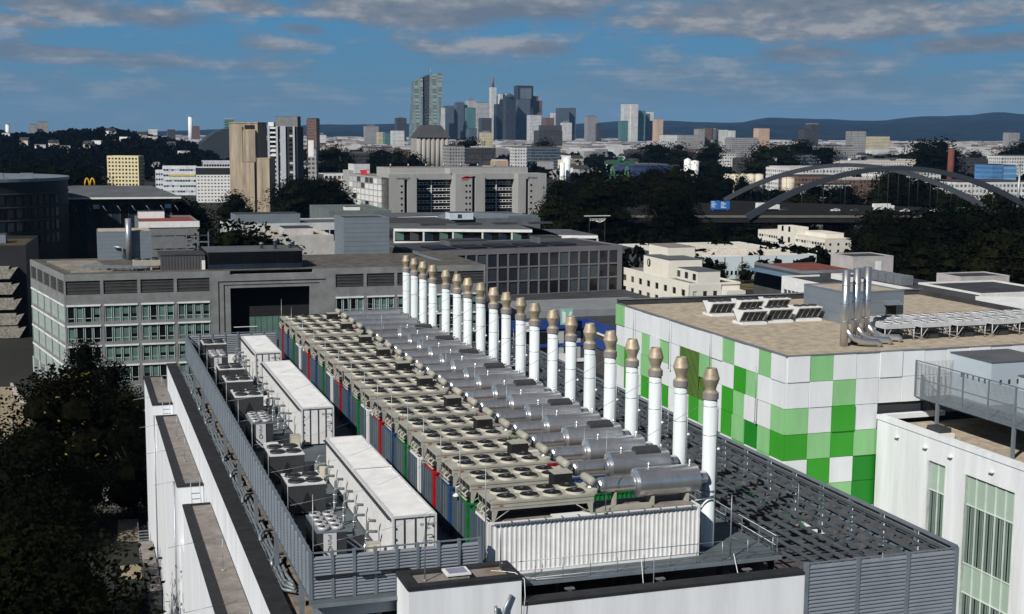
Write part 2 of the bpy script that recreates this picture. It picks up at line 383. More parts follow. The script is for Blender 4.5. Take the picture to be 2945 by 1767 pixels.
# raised steel deck
tag(box('deck', None, deckm, -9.5, 16.6, -1.2, 77, -.12, 0), kind='structure')
for i in range(9):
    x = -9.2+i*3.2
    tag(box('deck_column', None, charc, x-.12, x+.12, -.6, -.36, -3.0, -.12), ordinal(i)+' grey steel column from the left under the front deck edge', 'column', 'columns under the deck edge')  # coloured darker than the left columns, so the void under the deck reads shaded
for i in range(8): tag(box('deck_column', None, stl, -9.45, -9.2, 3+i*9, 3.25+i*9, -3.0, -.22), ordinal(i)+' grey steel column from the camera under the left deck edge', 'column', 'columns under the left deck edge')
tag(box('deck_beam', None, stl, -9.5, 16.6, -1.3, -1.21, -.2, -.02), 'long grey edge beam along the front of the deck', 'beam')
crt = thing('roof_duct', 'cream sheet metal duct under the corner of the slatted screen', 'duct', (-8.3, -2.6, -3)); box('casing', crt, cream, 0, 3.1, 0, 1.2, .1, .95); box('lid', crt, whitep, -.06, 3.16, -.06, 1.26, .95, 1.0)

# front handrail of the deck
rl = thing('handrail', 'thin grey handrail along the front edge of the deck', 'railing', (.6, -1.12, 0))
for k in range(11): MB().tube([(k*1.55, 0, 0), (k*1.55, 0, 1.1)], .025, 6).build('post', galv, rl)
for z in (.15, .6, 1.1): MB().tube([(0, 0, z), (16., 0, z)], .022, 6).build('rail', galv, rl)
for k in range(3):
    s = thing('deck_bracket', ('left', 'middle', 'right')[k]+' small grey bracket below the deck edge', 'bracket', (4+k*5.2, -1.35, -.5), group='brackets below the deck edge'); box('plate', s, galv, -.25, .25, -.15, .12, -.06, 0); box('stem', s, galv, -.1, .1, -.1, .08, -.6, -.06)

# slatted screens
def slat_screen(name, label, P, rz, Lx, z0, z1, bay, pitch, post=.16, sd=.10, seg=None, sm=slat, tilt=.55, bottom=True):
    t = thing(name, label, 'louvre screen', P, rz)
    nb = max(1, round(Lx/bay)); bw = Lx/nb
    for k in range(nb+1): box('post', t, stl, k*bw-post/2, k*bw+post/2, -.06, .14, z0-.1, z1+.02)
    box('top_rail', t, stl, 0, Lx, .0, .10, z1-.06, z1)
    if bottom: box('bottom_rail', t, stl, 0, Lx, .0, .1, z0-.08, z0)
    nz = int((z1-z0-.12)/pitch); spans = [(k*bw+post/2, (k+1)*bw-post/2) for k in range(nb)] if seg is None else [(k*Lx/seg, (k+1)*Lx/seg-.02) for k in range(seg)]
    th = pitch*.5
    for (a, b) in spans:
        me = MB(); w = b-a
        me.hexa([(0, -.045, 0), (w, -.045, 0), (w, .02, th*tilt), (0, .02, th*tilt), (0, -.045, th*.5), (w, -.045, th*.5), (w, .045, pitch*.95), (0, .045, pitch*.95)])
        mesh = me.mesh('slat', sm)
        for i in range(nz): inst('slat', mesh, t, (a, .02, z0+.04+i*pitch))
    return t
f1 = slat_screen('louvre_screen', 'grey slatted screen across the front corner of the deck', (-9.47, -.62, 0), 0, 8.75, -.15, 2.42, 1.09, .165)
box('cable_tray', f1, fanblk, .2, 5.0, -.12, -.07, 1.12, 1.24); box('bracket', f1, stl, 2.4, 3.5, -.3, -.07, 1.15, 1.2)
box('skirt_panel', f1, metalg, .1, 8.6, .0, .06, -1.0, -.28)
slat_screen('louvre_screen', 'long grey slatted screen along the left edge of the deck', (-9.47, 74, 0), R(-90), 74.6, -.15, 2.42, 1.2, .165, post=.09, seg=6)
slat_screen('louvre_screen', 'grey slatted screen closing the far end of the deck', (-9.4, 74.2, 0), 0, 9.2, -.1, 2.4, 1.3, .19)
f2 = slat_screen('louvre_screen', 'tall grey slatted screen below the steel grid at the front right corner', (16.78, -3.62, 0), 0, 9.55, -13, .28, 2.73, .215, post=.24)
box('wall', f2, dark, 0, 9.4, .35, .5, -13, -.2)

# ------------------------------------------------------------------ steel grid on the right
gx0, gx1, gy0, gy1, gzz = 16.8, 26.25, -3.4, 76, .1
gst = mat('grid_steel', (.085, .105, .122), .55, .15, var=.2, scale=1.)
gr = thing('steel_grid', 'open grid of grey steel beams over the roof right of the chimneys', 'steel frame', (0, 0, 0))
for i in range(11):
    x = gx0+.1+i*(gx1-gx0-.3)/10; box('beam', gr, gst, x-.045, x+.045, gy0, gy1, gzz-.16, gzz)
for i in range(50):
    y = gy0+.3+i*1.6; box('cross_beam', gr, gst, gx0, gx1-.2, y-.04, y+.04, gzz-.30, gzz-.165)
for i in range(16):
    y = gy0+.4+i*4.72
    for a, b in ((gx0+.2, gx0+3.2), (gx0+6.2, gx0+3.2)):
        MB().tube([(a, y, -.3), (b, y+1.2, -1.6), ], .045, 5).build('brace', gst, gr)
    box('lower_beam', gr, gst, gx0, gx1-.2, y+1.15, y+1.27, -1.75, -1.6)
for i in range(20):
    y = gy0+i*3.9; box('upright', gr, stl, gx0+.02, gx0+.14, y, y+.12, -3, gzz-.17)
# railing between deck and grid
rr = thing('handrail', 'grey handrail between the chimneys and the steel grid', 'railing', (16.45, -1, 0))
for k in range(38): box('post', rr, galv, -.025, .025, k*2.05-.025, k*2.05+.025, 0, 1.05)
for z in (.5, 1.03): MB().tube([(0, 0, z), (0, 76, z)], .025, 6).build('rail', galv, rr)
# things lying under the grid
jm = [mat('junk_pale', (.22, .2, .185), .9, var=.4, scale=2), mat('junk_grey', (.12, .12, .125), .8, var=.4, scale=2), mat('junk_brown', (.25, .16, .14), .9, var=.4, scale=2), cblue]
for k in range(26):
    x = random.uniform(17.6, 24.5); y = random.uniform(-1.5, 60); s = random.uniform(.5, 1.3)
    t = thing('equipment_crate', ordinal(k)+' small crate lying under the steel grid', 'crate', (x, y, -3), random.uniform(0, 1.5), 'units under the steel grid')
    mm = jm[k % 4]; box('case', t, mm, -s/2, s/2, -s*.35, s*.35, .06, s*.5); box('lid', t, jm[(k+1) % 3], -s/2-.03, s/2+.03, -s*.37, s*.37, s*.5, s*.5+.05)
tag(box('roof_sheet', None, mat('grid_floor', (.075, .066, .066), .9, var=.75, scale=1.3), 16.9, 26, -3.2, 76, -3.0+.004, -2.98), 'mottled dark roof under the steel grid', 'roof')
# right-hand screen seen from inside
rs = thing('screen_wall', 'dark panelled screen wall along the right edge of the steel grid', 'screen', (26.3, -3.6, 0))
pan = mat('dark_brown_panel', (.105, .098, .10), .7, .1, var=.35, scale=1.4, streak=.2)
for k in range(23):
    y = k*3.45; box('post', rs, stl, -.22, -.04, y, y+.2, -3, .32)
    if k < 22:
        box('panel', rs, pan, .02, .08, y+.2, y+3.45, -2.9, -.2); box('rail', rs, stl, -.16, -.06, y+.21, y+3.44, -.25, -.12); box('rail', rs, stl, -.16, -.06, y+.21, y+3.44, -1.35, -1.25); box('cap_panel', rs, mat('screen_top', (.2, .2, .22), .6, .2, var=.2, scale=2), .0, .06, y+.21, y+3.44, -.18, .28)
box('top_rail', rs, stl, -.25, .12, 0, 79, .325, .40)
# thin lightning masts on the grid
RODS = []
def rod(x, y, z, h, label, group, r=.028, arm=None):
    t = thing('lightning_rod', label, 'lightning rod', (x, y, z), group=group)
    MB().lathe([(.09, 0), (.09, .08), (.03, .1)], n=8).build('foot', collar, t)
    MB().tube([(0, 0, .08), (0, 0, h*.6), (0, 0, h)], [r, r, r*.5], 6).build('pole', galv, t)
    if arm: MB().tube([(0, 0, h*.35), arm], .02, 5).build('stay', galv, t)
    return t
for kk, (x, y, h) in enumerate(((20.2, 3.2, 2.6), (18.6, 12.5, 3.4), (21.5, 24, 3.2), (21.5, 34, 3.2), (21.5, 44, 3.2), (21.5, 54, 3.2), (22, 62, 3.4), (21.5, 71, 3.4))):
    rod(x, y, .1, h, ordinal(kk)+' thin lightning rod from the camera on the steel grid', 'rods on the steel grid', arm=(1.5, .3, h*.2) if y < 10 else None)

# ================================================================== generator sets, twenty in a row
CHY = [1.65, 5.49, 9.05, 12.63, 16.22, 19.86, 23.51, 27.27, 31.35, 34.70, 38.38, 41.82, 45.53, 49.47, 52.93, 56.85, 61.70, 65.46, 69.06, 72.52]
CX, CL, CW, CH = 0., 12.19, 2.44, 2.9
COLN = ['white', 'green', 'blue', 'red']; COLM = [whitep, cgreen, cblue, cred]
def corrugated(mb, L, z0, z1, y, sgn, n=44, dep=.04):
    # trapezoid ribs along a container side at y, facing sgn
    xs = []; p = L/n
    for i in range(n):
        x = .1+i*(L-.2)/n; q = (L-.2)/n
        xs += [(x, 0), (x+q*.28, 0), (x+q*.42, dep), (x+q*.86, dep)]
    xs.append((L-.1, 0))
    b = len(mb.v)
    for x, o in xs: mb.v += [(x, y-sgn*o, z0), (x, y-sgn*o, z1)]
    for i in range(len(xs)-1):
        q = [b+2*i, b+2*i+2, b+2*i+3, b+2*i+1]; mb.face(q if sgn < 0 else q[::-1])
CONT = {}
def container_meshes(c):
    if c in CONT: return CONT[c]
    mm = COLM[c]
    b = MB(); corrugated(b, CL, .16, CH-.12, .03, -1); corrugated(b, CL, .16, CH-.12, CW-.03, 1)
    b.box(.06, CL-.06, .08, CW-.08, .12, CH-.1); b.box(.02, CL-.02, .02, CW-.02, CH-.1, CH-.05)
    fr = MB()
    for x in (0, CL-.12):
        for y in (0, CW-.12): fr.box(x, x+.12, y, y+.12, 0, CH)
    for y in (0, CW-.1): fr.box(.12, CL-.12, y, y+.1, CH-.12, CH-.001); fr.box(.12, CL-.12, y, y+.1, 0, .15)
    for x in (0, CL-.1): fr.box(x, x+.1, .12, CW-.12, CH-.12, CH-.001)
    CONT[c] = (b.mesh('body', mm), fr.mesh('frame', mm)); return CONT[c]
# dry cooler
def cooler_parts():
    cs = MB(); l, w = 5.75, 2.36                       # casing with lip, local origin at its corner on the container roof
    cs.box(0, l, 0, w, .62, 1.08); cs.box(-.03, l+.03, -.03, w+.03, .98, 1.10); cs.box(.02, l-.02, -.022, 0, .78, .82)
    legs = []
    for x in (.05, l-.05):
        for y in (0, w-.08):
            lg = MB(); s = 1 if x < 1 else -1
            lg.hexa([(x, y, 0), (x+s*.12, y, 0), (x+s*.12, y+.08, 0), (x, y+.08, 0), (x, y, .62), (x+s*.32, y, .62), (x+s*.32, y+.08, .62), (x, y+.08, .62)] if s > 0 else
                    [(x-.12, y, 0), (x, y, 0), (x, y+.08, 0), (x-.12, y+.08, 0), (x-.32, y, .62), (x, y, .62), (x, y+.08, .62), (x-.32, y+.08, .62)])
            legs.append(('leg', lg.mesh('leg', beige))); legs.append(('brace', MB().tube([(x+s*.12, y+.04, .08), (x+s*.95, y+.04, .6)], .03, 5).mesh('brace', beige)))
    hd = MB()
    for z in (.15, .36): hd.tube([(-.18, .2, z), (-.18, w-.2, z)], .05, 6)
    for k in range(3): hd.tube([(-.18, .4+k*.7, .15), (-.18, .4+k*.7, .5), (.1, .4+k*.7, .7)], .05, 6)
    for k in range(3): legs.append(('end_opening', MB().box(-.035, -.005, .15+k*.73, .72+k*.73, .68, .95).mesh('end_opening', fanblk)))
    coil = MB().box(.12, l-.12, .12, w-.12, .50, .615)
    fan = MB(); fan.cm = 0; fan.cs = True; fan.lathe([(.52, 0), (.51, .06), (.50, .13)], n=18, end=False)
    fan.cm = 1; fan.lathe([(.50, .13), (.44, .115), (.12, .115), (.11, .20), (.0001, .22)], n=18)
    gd2 = MB()
    for k in range(3):
        a = k*math.pi/3; gd2.tube([(.46*math.cos(a), .46*math.sin(a), .165), (-.46*math.cos(a), -.46*math.sin(a), .165)], .012, 4)
    gd2.lathe([(.15, .12), (.15, .24), (.0001, .26)], n=10)
    return (cs.mesh('casing', beige), legs, hd.mesh('header_pipe', beiged), coil.mesh('coil', fanblk), None, fan.mesh('fan', [mat('fan_ring', (.46, .44, .37), .55, var=.1), fanblk, charc]), gd2.mesh('fan_guard', charc))
COOL = cooler_parts()
label_red = mat('label_red', (.5, .06, .03), .6)
# exhaust silencer, local origin: container roof at x = 6.1
def silencer_parts(variant):
    zc = 1.2; b = MB(); b.cs = True
    if variant == 2:       # slim long ones at the far end
        b.lathe([(.0001, 0), (.44, .0), (.44, 6.2), (.0001, 6.2)], (.3, 1.22, zc), 20, 'x', True)
        d = MB().lathe([(.001, 0), (.46, 0), (.46, .08), (.001, .08)], (2.1, 1.22, zc), 20, 'x', True)
        h = MB().tube([(5.7, 1.0, zc+.4), (5.7, 1.0, zc+.75), (5.7, 1.44, zc+.75), (5.7, 1.44, zc+.4)], .04, 6)
        return [('drum', b.mesh('drum', stainless)), ('band', d.mesh('band', galv)), ('lifting_loop', h.mesh('lifting_loop', galv))]
    big = MB()
    for seg in ([(.44, 2.5), (.80, 2.62)], [(.80, 2.62), (.80, 6.25)], [(.80, 6.25), (.40, 6.27)], [(.40, 6.27), (.34, 6.9)]): big.lathe(seg, (0, 1.22, zc), 28, 'x', end=False)
    sm = MB(); sm.lathe([(.36, .35), (.42, .45), (.42, 2.42), (.46, 2.43), (.46, 2.6), (.40, 2.61)], (0, 1.22, zc), 20, 'x', True)
    el = MB(); el.tube([(-.15, 1.22, .05), (-.15, 1.22, .75), (-.05, 1.22, 1.05), (.15, 1.22, zc), (.42, 1.22, zc)], [.30, .30, .32, .34, .34], 14)
    fl = MB().lathe([(.001, 0), (.50, 0), (.50, .08), (.001, .08)], (2.45, 1.22, zc), 20, 'x', True); fl2 = MB().lathe([(.001, 0), (.44, 0), (.44, .07), (.001, .07)], (.55, 1.22, zc), 20, 'x', True)
    nzs = [('nozzle', MB().tube([(x, 1.22, zc+.75), (x, 1.22, zc+1.08)], .07, 8).mesh('nozzle', stainless)) for x in (3.4, 5.9)]
    sds = [('saddle', MB().box(x, x+.18, .75, 1.7, 0, zc-.7).mesh('saddle', beiged)) for x in (3.4, 5.5)]+[('stand', MB().box(1.3, 1.42, 1.0, 1.44, 0, zc-.4).mesh('stand', beiged))]
    out = [('drum', big.mesh('drum', stainless)), ('inlet_pipe', sm.mesh('inlet_pipe', stainless)), ('elbow', el.mesh('elbow', stainless)), ('flange', fl.mesh('flange', galv)), ('flange', fl2.mesh('flange', galv))]+nzs+sds
    if variant == 1:
        h = MB().hexa([(4.1, .75, zc+.55), (5.75, .75, zc+.55), (5.75, 1.45, zc+.72), (4.1, 1.45, zc+.72), (4.2, .8, zc+.86), (5.7, .8, zc+.86), (5.7, 1.4, zc+1.0), (4.2, 1.4, zc+1.0)])
        out.append(('hatch', h.mesh('hatch', charc)))
    return out
SIL = [silencer_parts(i) for i in range(3)]
def chimney_parts():
    b = MB(); b.cs = True
    b.lathe([(.42, 0), (.42, .1), (.385, .14), (.385, 8.45)], n=20)
    seam = MB()
    for z in (6.4, 8.05): seam.lathe([(.386, z), (.393, z+.01), (.393, z+.03), (.386, z+.04)], n=20, end=False)
    cl = MB().lathe([(.40, 8.45), (.45, 8.47), (.45, 8.82), (.40, 8.85)], n=20, sharp=True)
    cp = MB()
    for seg in ([(.40, 8.85), (.29, 8.98)], [(.29, 8.98), (.31, 9.12)], [(.31, 9.12), (.475, 9.58)], [(.475, 9.58), (.475, 9.63)], [(.475, 9.63), (.31, 10.2)], [(.31, 10.2), (.28, 10.2)], [(.28, 10.2), (.28, 9.9)]): cp.lathe(seg, n=20, end=False)
    pl = MB().tube([(.42, -.12, .3), (.42, -.12, 7.9)], .025, 5)
    bl = MB().lathe([(.0001, -.09), (.08, -.05), (.09, 0), (.08, .05), (.0001, .09)], (.5, -.15, 5.6), 8)
    fin = MB().hexa([(-.45, -.06, 2.2), (-.36, -.06, 2.2), (-.36, .0, 2.2), (-.45, 0, 2.2), (-.40, -.06, 3.7), (-.36, -.06, 3.9), (-.36, 0, 3.9), (-.40, 0, 3.7)])
    top = MB().lathe([(.0001, 9.95), (.279, 9.95)], n=16)
    return [('shaft', b.mesh('shaft', chim)), ('seam', seam.mesh('seam', galv)), ('collar', cl.mesh('collar', collar)), ('cap', cp.mesh('cap', brass)), ('cap_mouth', top.mesh('cap_mouth', fanblk)), ('conductor', pl.mesh('conductor', galv)), ('joint_ball', bl.mesh('joint_ball', whitep)), ('fin', fin.mesh('fin', chim))]
CHP = chimney_parts()
_unused = lambda i: ['first', 'second', 'third', 'fourth', 'fifth', 'sixth', 'seventh', 'eighth', 'ninth', 'tenth', 'eleventh', 'twelfth', 'thirteenth', 'fourteenth', 'fifteenth', 'sixteenth', 'seventeenth', 'eighteenth', 'nineteenth', 'twentieth'][i]
tankm = (MB().lathe([(.0001, -.70), (.20, -.68), (.235, -.6), (.235, .6), (.20, .68), (.0001, .70)], n=14, axis='y')).mesh('vessel', beige)
tankst = MB(); tankst.box(-.05, .05, -.5, -.42, -.95, -.2); tankst.box(-.05, .05, .42, .5, -.95, -.2); tankst.hexa([(-.5, -.9, -.62), (.1, -.9, -.62), (.1, .9, -.62), (-.5, .9, -.62), (-.5, -.9, -.58), (.2, -.9, -.35), (.2, .9, -.35), (-.5, .9, -.58)])
tankst = tankst.mesh('stand', beige)
for k, cy in enumerate(CHY):
    y0 = cy-1.55; c = k % 4; nth = ordinal(k)
    bm, fm = container_meshes(c)
    t = thing('generator_container', COLN[c]+' generator container, '+nth+' of the row counted from the camera', 'container', (CX, y0, 0), group='generator containers on the deck')
    inst('body', bm, t); inst('frame', fm, t)
    box('roof', t, mat('dusty_roof', (.20, .185, .165), .9, var=.35, scale=1.2), .95, CL-.15, .14, CW-.14, CH-.048, CH-.01)
    ed = box('end_door', t, slate, -.035, .05, .34, CW-.02, .12, CH-.12)
    box('corner_strip', t, COLM[c], -.06, .0, -.02, .16, .02, CH-.02); box('corner_strip', t, COLM[c], -.05, .0, .2, .33, .02, CH-.02)
    nxt = (CHY[k+1]-1.55 if k < 19 else y0+3.6)-y0
    if k < 19: box('gap_panel', t, slate, .10, .16, CW, nxt-.03, .05, CH-.25)
    for q in range(3): under(box('door_bar', t, galv, -.065, -.037, .75+q*.55, .79+q*.55, .15, CH-.15), ed) if k < 8 else None
    if k == 0:
        for q in range(12): box('roof_clip', t, galv, 1.2+q*.95, 1.25+q*.95, -.10, .25, CH+.0, CH+.05)
        box('cable_duct', t, beige, 5.4, 9.4, .25, .75, CH, CH+.18); box('roof_plate', t, whitep, 3.6, 6.0, .12, .5, CH, CH+.06); box('cable_tray', t, galv, .3, 11.9, -.06, .0, CH-.16, CH-.05)
        for q in range(60): box('tray_rung', t, galv, .4+q*.19, .46+q*.19, -.12, -.02, CH-.1, CH-.06)
    for q in range(2): box('junction_box', t, charc, .25, .75, .3+q*.9, .8+q*.9, CH, CH+.3)
    # dry cooler
    d = thing('dry_cooler', 'beige eight-fan dry cooler on the '+nth+' container counted from the camera', 'cooler', (.16, y0+.06, CH), group='dry coolers on the generator containers')
    inst('casing', COOL[0], d); [inst(nm, me, d) for nm, me in COOL[1]]; inst('header_pipe', COOL[2], d); inst('coil', COOL[3], d)
    box('label_plate', d, label_red, .42, .62, -.035, -.024, .86, .92)
    for i in range(4):
        for j in range(2): inst('fan_guard', COOL[6], inst('fan', COOL[5], d, (.98+i*1.30, .62+j*1.12, 1.10), random.random()*6))
    # expansion vessel
    e = thing('expansion_vessel', 'beige expansion cylinder at the inner end of the '+nth+' dry cooler', 'tank', (6.02, y0+1.2, CH+1.62), group='expansion cylinders beside the dry coolers')
    inst('vessel', tankm, e); inst('stand', tankst, e); MB().tube([(.1, -.5, -.2), (.1, -.5, -1.6)], .04, 6).build('drain_pipe', beiged, e)
    if k % 2 == 0:
        bx = thing('control_cabinet', 'black cabinet between the '+nth+' and the '+ordinal(k+1)+' dry cooler', 'cabinet', (4.55, y0+2.52, CH-.5), group='black cabinets between the dry coolers')
        box('case', bx, fanblk, 0, 1.05, 0, .9, .5, 2.15); box('lid', bx, beiged, -.03, 1.08, -.03, .93, 2.15, 2.2); box('plinth', bx, charc, .05, 1.0, .05, .85, -.2, .5)
    v = 2 if k >= 16 else (1 if k % 2 == 1 else 0)
    s = thing('exhaust_silencer', ('slim ' if v == 2 else '')+'shiny steel exhaust silencer on the '+nth+' container'+(' with dark top hatch' if v == 1 else ''), 'silencer', (6.2, y0, CH), group='exhaust silencers beside the chimneys')
    for nm, me in SIL[v]: inst(nm, me, s)
    h = thing('chimney', 'white exhaust chimney with brass cap beside the '+nth+' container', 'chimney', (13.45, cy, 0), random.uniform(-.5, .35), group='white chimneys along the deck')
    hp_ = {}
    for nm, me in CHP: hp_[nm] = inst(nm, me, h if nm not in ('cap_mouth', 'seam', 'joint_ball') else hp_[{'cap_mouth': 'cap', 'seam': 'shaft', 'joint_ball': 'conductor'}[nm]])
# tape rings and stay arm on the first chimney, thin lightning masts along the container ends
rg = thing('pipe_clamp', 'grey double clamp round the base of the first chimney', 'clamp', (13.45, 1.65, 2.95))
for z in (0, .28): MB().lathe([(.39, z), (.44, z), (.44, z+.05), (.39, z+.05)], n=20).build('ring', galv, rg)
MB().tube([(-1.1, -.55, -.1), (.2, -.5, -.05)], .04, 6).build('arm', galv, rg)
for k, y in enumerate([.2, 5, 9, 13, 17, 21.5, 25.8, 30.2, 35, 40, 46, 51.5, 57.5, 64, 70.5]):
    rod(-.15, y, .0, 6.2, ordinal(k)+' thin lightning rod from the camera at the coloured container ends', 'rods at the container ends', .032)
for k, y in enumerate([0.05, 3.3, 10.2, 17.2, 24.4, 32, 39, 46.5, 54, 62, 69.6]):
    rod(6.55, y, 2.9, 4.0 if k else 4.6, ordinal(k)+' thin lightning rod from the camera between coolers and silencers', 'rods beside the silencers', .026)
rod(13.6, -.9, .0, 3.6, 'white rod with slanted stay beside the front corner of the white container', None, .04, (1.3, .2, .6))
rod(8.1, -2.9, -2.2, 4.2, 'bent pale rod standing in the dark gap before the handrail', None, .03)
for (x, y, z, h, lab) in ((-4.15, -2.6, 1.1, 3.3, 'white rod with round foot on the stair head roof'), (-.15, -2.35, 1.14, 2.5, 'short rod with white head on the planting patch'), (-9.2, .1, 0, 5.2, 'tall rod inside the front corner of the slatted screens')):
    rod(x, y, z, h, lab, None, .035)
for k in range(1, 10): rod(-9.25, .3+k*7.6, 0, 4.2, ordinal(k-1)+' thin lightning rod from the camera inside the left slatted screen', 'rods inside the left screen', .03)
# guy wires
for k in range(9):
    y = 4+k*7.5
    tag(MB().tube([(-.15, y, 3.4), (-4.5, y-2.5, 2.75), (-9.2, y-4.0, 2.6)], .008, 4).build('guy_wire', galv), ordinal(k)+' thin wire from the camera running from container ends to the left screen', 'wire', 'wires across the deck')
for k in range(0, 20, 2):
    y = CHY[k]; tag(MB().tube([(13.0, y, 8.2), (9.8, y+1.2, 6.1), (6.55, y+2.0, 6.4)], .012, 4).build('guy_wire', galv), 'thin wire slung from the '+ordinal(k)+' chimney to a rod', 'wire', 'wires from the chimneys')

# ------------------------------------------------------------------ white long containers
def reefer(label, y0, y1, mid, code):
    t = thing('white_container', label, 'container', (-4.52, y0, 0), group='long white containers on the deck'); W_, Ly = 2.42, y1-y0
    b = MB(); b.box(.03, W_-.03, .04, Ly-.04, .12, CH-.06)
    b.build('body', whitep, t)
    rib = MB()
    for k in range(int(Ly/.16)): rib.box(.12, W_-.12, .12+k*.16, .19+k*.16, CH-.06, CH-.045)
    rib.build('roof_ribs', whitep, t)
    fr = MB()
    for x in (0, W_-.1):
        for y in (0, Ly-.1): fr.box(x, x+.1, y, y+.1, 0, CH)
        fr.box(x, x+.1, .1, Ly-.1, CH-.1, CH-.0)
    for y in (0, Ly-.1): fr.box(.1, W_-.1, y, y+.1, CH-.12, CH)
    fr.build('frame', mat('grey_white_frame', (.52, .53, .55), .6, var=.1), t)
    if mid:
        box('joint_strip', t, whitep, 0, W_, mid-.1, mid+.1, CH+.003, CH+.04)
    for x in (.62, 1.22, 1.78): box('lock_bar', t, charc, x-.018, x+.018, -.03, .03, .15, CH-.16)
    for x in (.16, 2.22):
        for z in (.4, 1.0, 1.6, 2.2): box('hinge', t, charc, x-.05, x+.05, -.02, .035, z, z+.09)
    box('door_gasket', t, charc, .14, .17, .02, .038, .12, CH-.14); box('door_gasket', t, charc, 2.26, 2.29, .02, .038, .12, CH-.14); box('door_gasket', t, charc, .14, 2.29, .02, .038, CH-.2, CH-.15)
    tr = MB(); tr.box(-.16, -.06, .3, Ly-.3, CH-.25, CH-.2)
    for k in range(int(Ly/.35)): tr.box(-.2, .0, .4+k*.35, .44+k*.35, CH-.26, CH-.18)
    tr.build('cable_tray', charc, t)
    for i, s in enumerate(code): text('door_text', t, s, charc, .2 if i == 0 else .13, face_front(1.95, .0, 2.35-.22*i))
    for k in range(4): box('door_text', t, fangrey, 1.85+(k % 2)*.12, 2.15, .005, .03, 1.75-k*.16, 1.80-k*.16)
    return t
reefer('longest white container with closed doors nearest the camera', 2.7, 22.0, 10.6, ('EIN 8605 2', '45R1'))
reefer('second long white container on the deck beyond the first', 31.9, 52.9, 42.5, ('EIN 4410 1', '45R1'))
reefer('short white container at the far end of the deck', 57.7, 68.3, None, ('EIN 3021 7', '45R1'))
# silver pipe loops along the white containers
pgrey = mat('pipe_grey', (.17, .19, .205), .45, .4, var=.2, scale=3)
def pipe_loop(y, k, lab):
    t = thing('pipe_loop', lab, 'pipe', (-5.0, y, 0), group='silver pipe loops beside the white containers')
    MB().tube([(.2, 0, 1.4), (-.35, 0, 1.45), (-.42, 0, 1.3), (-.42, 0, .25), (-.5, -.1, .15), (-1.6, -.3, .14)], .085, 8).build('pipe', pgrey, t)
    MB().tube([(.2, .35, 1.9), (-.2, .35, 1.95), (-.28, .35, 1.8), (-.28, .35, .5), (-.4, .3, .36), (-1.6, .1, .36)], .085, 8).build('pipe', pgrey, t)
    for z in (.55, 1.05): MB().lathe([(.13, 0), (.13, .06)], (-.42, 0, z), 10).build('flange', stainless, t)
    MB().tube([(-.42, -.14, .8), (-.42, .02, .8)], .06, 6).build('valve', charc, t)
for k, y in enumerate((5.2, 8.5, 11.5, 14.4, 17.6, 20.5, 34.5, 37.5, 40.3, 43.5, 47, 50, 59.2, 61.5, 63.8, 66)):
    pipe_loop(y, k, ordinal(k)+' silver double pipe loop from the camera at '+('the longest' if y < 25 else 'the second' if y < 55 else 'the short')+' white container')
for (x, y, lab) in ((-5.6, 3.9, 'beige meter cabinet beside the longest white container'), (-5.5, 30.8, 'beige cabinet before the second white container'), (-5.3, 21.6, 'beige cabinet behind the longest white container')):
    t = thing('meter_cabinet', lab, 'cabinet', (x, y, 0)); box('case', t, beige, 0, .7, 0, .5, .1, 1.15); box('door', t, mat('cream_door', (.6, .56, .43), .6), .04, .66, -.02, -.002, .14, 1.1); box('plinth', t, charc, .05, .65, .05, .45, 0, .1)
# valve pipes on the deck floor
for k in range(2): tag(MB().tube([(-6.2+k*.35, 8.2, .25), (-5.75+k*.35, 5.6, .25), (-5.6+k*.35, 4.9, .3), (-5.55+k*.35, 4.8, .9)], .1, 8).build('floor_pipe', stainless), ('left', 'right')[k]+' one of two silver pipes lying beside the nearest chiller', 'pipe')

# ------------------------------------------------------------------ chillers
def big_fan(r, ring, h=.12):
    f = MB(); f.cs = True; f.cm = 0; f.lathe([(r*1.08, 0), (r*1.05, h), (r, h), (r*.97, h*.3)], n=18); f.cm = 1; f.lathe([(r*.97, h*.35), (r*.3, h*.2), (r*.28, h*.9), (.0001, h)], n=16)
    f.cm = 2
    for k in range(4): a = k*math.pi/4; f.tube([(r*math.cos(a), r*math.sin(a), h+.01), (-r*math.cos(a), -r*math.sin(a), h+.01)], .012, 4)
    return f.mesh('fan', [ring, fanblk, charc])
FB = big_fan(.47, charc); FW_ = big_fan(.31, fangrey, .22)
def chiller(label, x, y, w=2.3, l=2.9):
    t = thing('chiller', label, 'chiller', (x, y, 0), group='black four-fan chillers')
    b = MB().box(.02, w-.02, .02, l-.02, .18, 1.9); b.build('casing', charc, t)
    for (a, c) in ((.05, .1), (w-.3, .1), (.05, l-.3), (w-.3, l-.3)): box('foot', t, galv, a, a+.25, c, c+.2, 0, .18)
    box('top_plate', t, mat('chiller_top', (.60, .61, .62), .6, 0., var=.2, scale=3), 0, w, 0, l, 1.9, 1.96)
    for i in range(2):
        for j in range(2): inst('fan', FB, t, (w*.27+i*w*.46, l*.27+j*l*.46, 1.96), 1.)
    e = MB().slab([(w*.5-.55, .0, .3), (w*.5+.55, .0, .3), (w*.5, .0, 1.5)], (0, .015, 0)); e.build('emblem', fanblk, t)
    for k in range(3): box('side_coil', t, fanblk, .0, .018, .15+k*(l-.3)/3, (k+.85)*(l-.3)/3+.15, .4, 1.75)
    MB().tube([(w, .5, .5), (w+.35, .5, .5), (w+.35, .5, .2), (w+1.0, .4, .2)], .08, 8).build('pipe', galv, t)
    return t
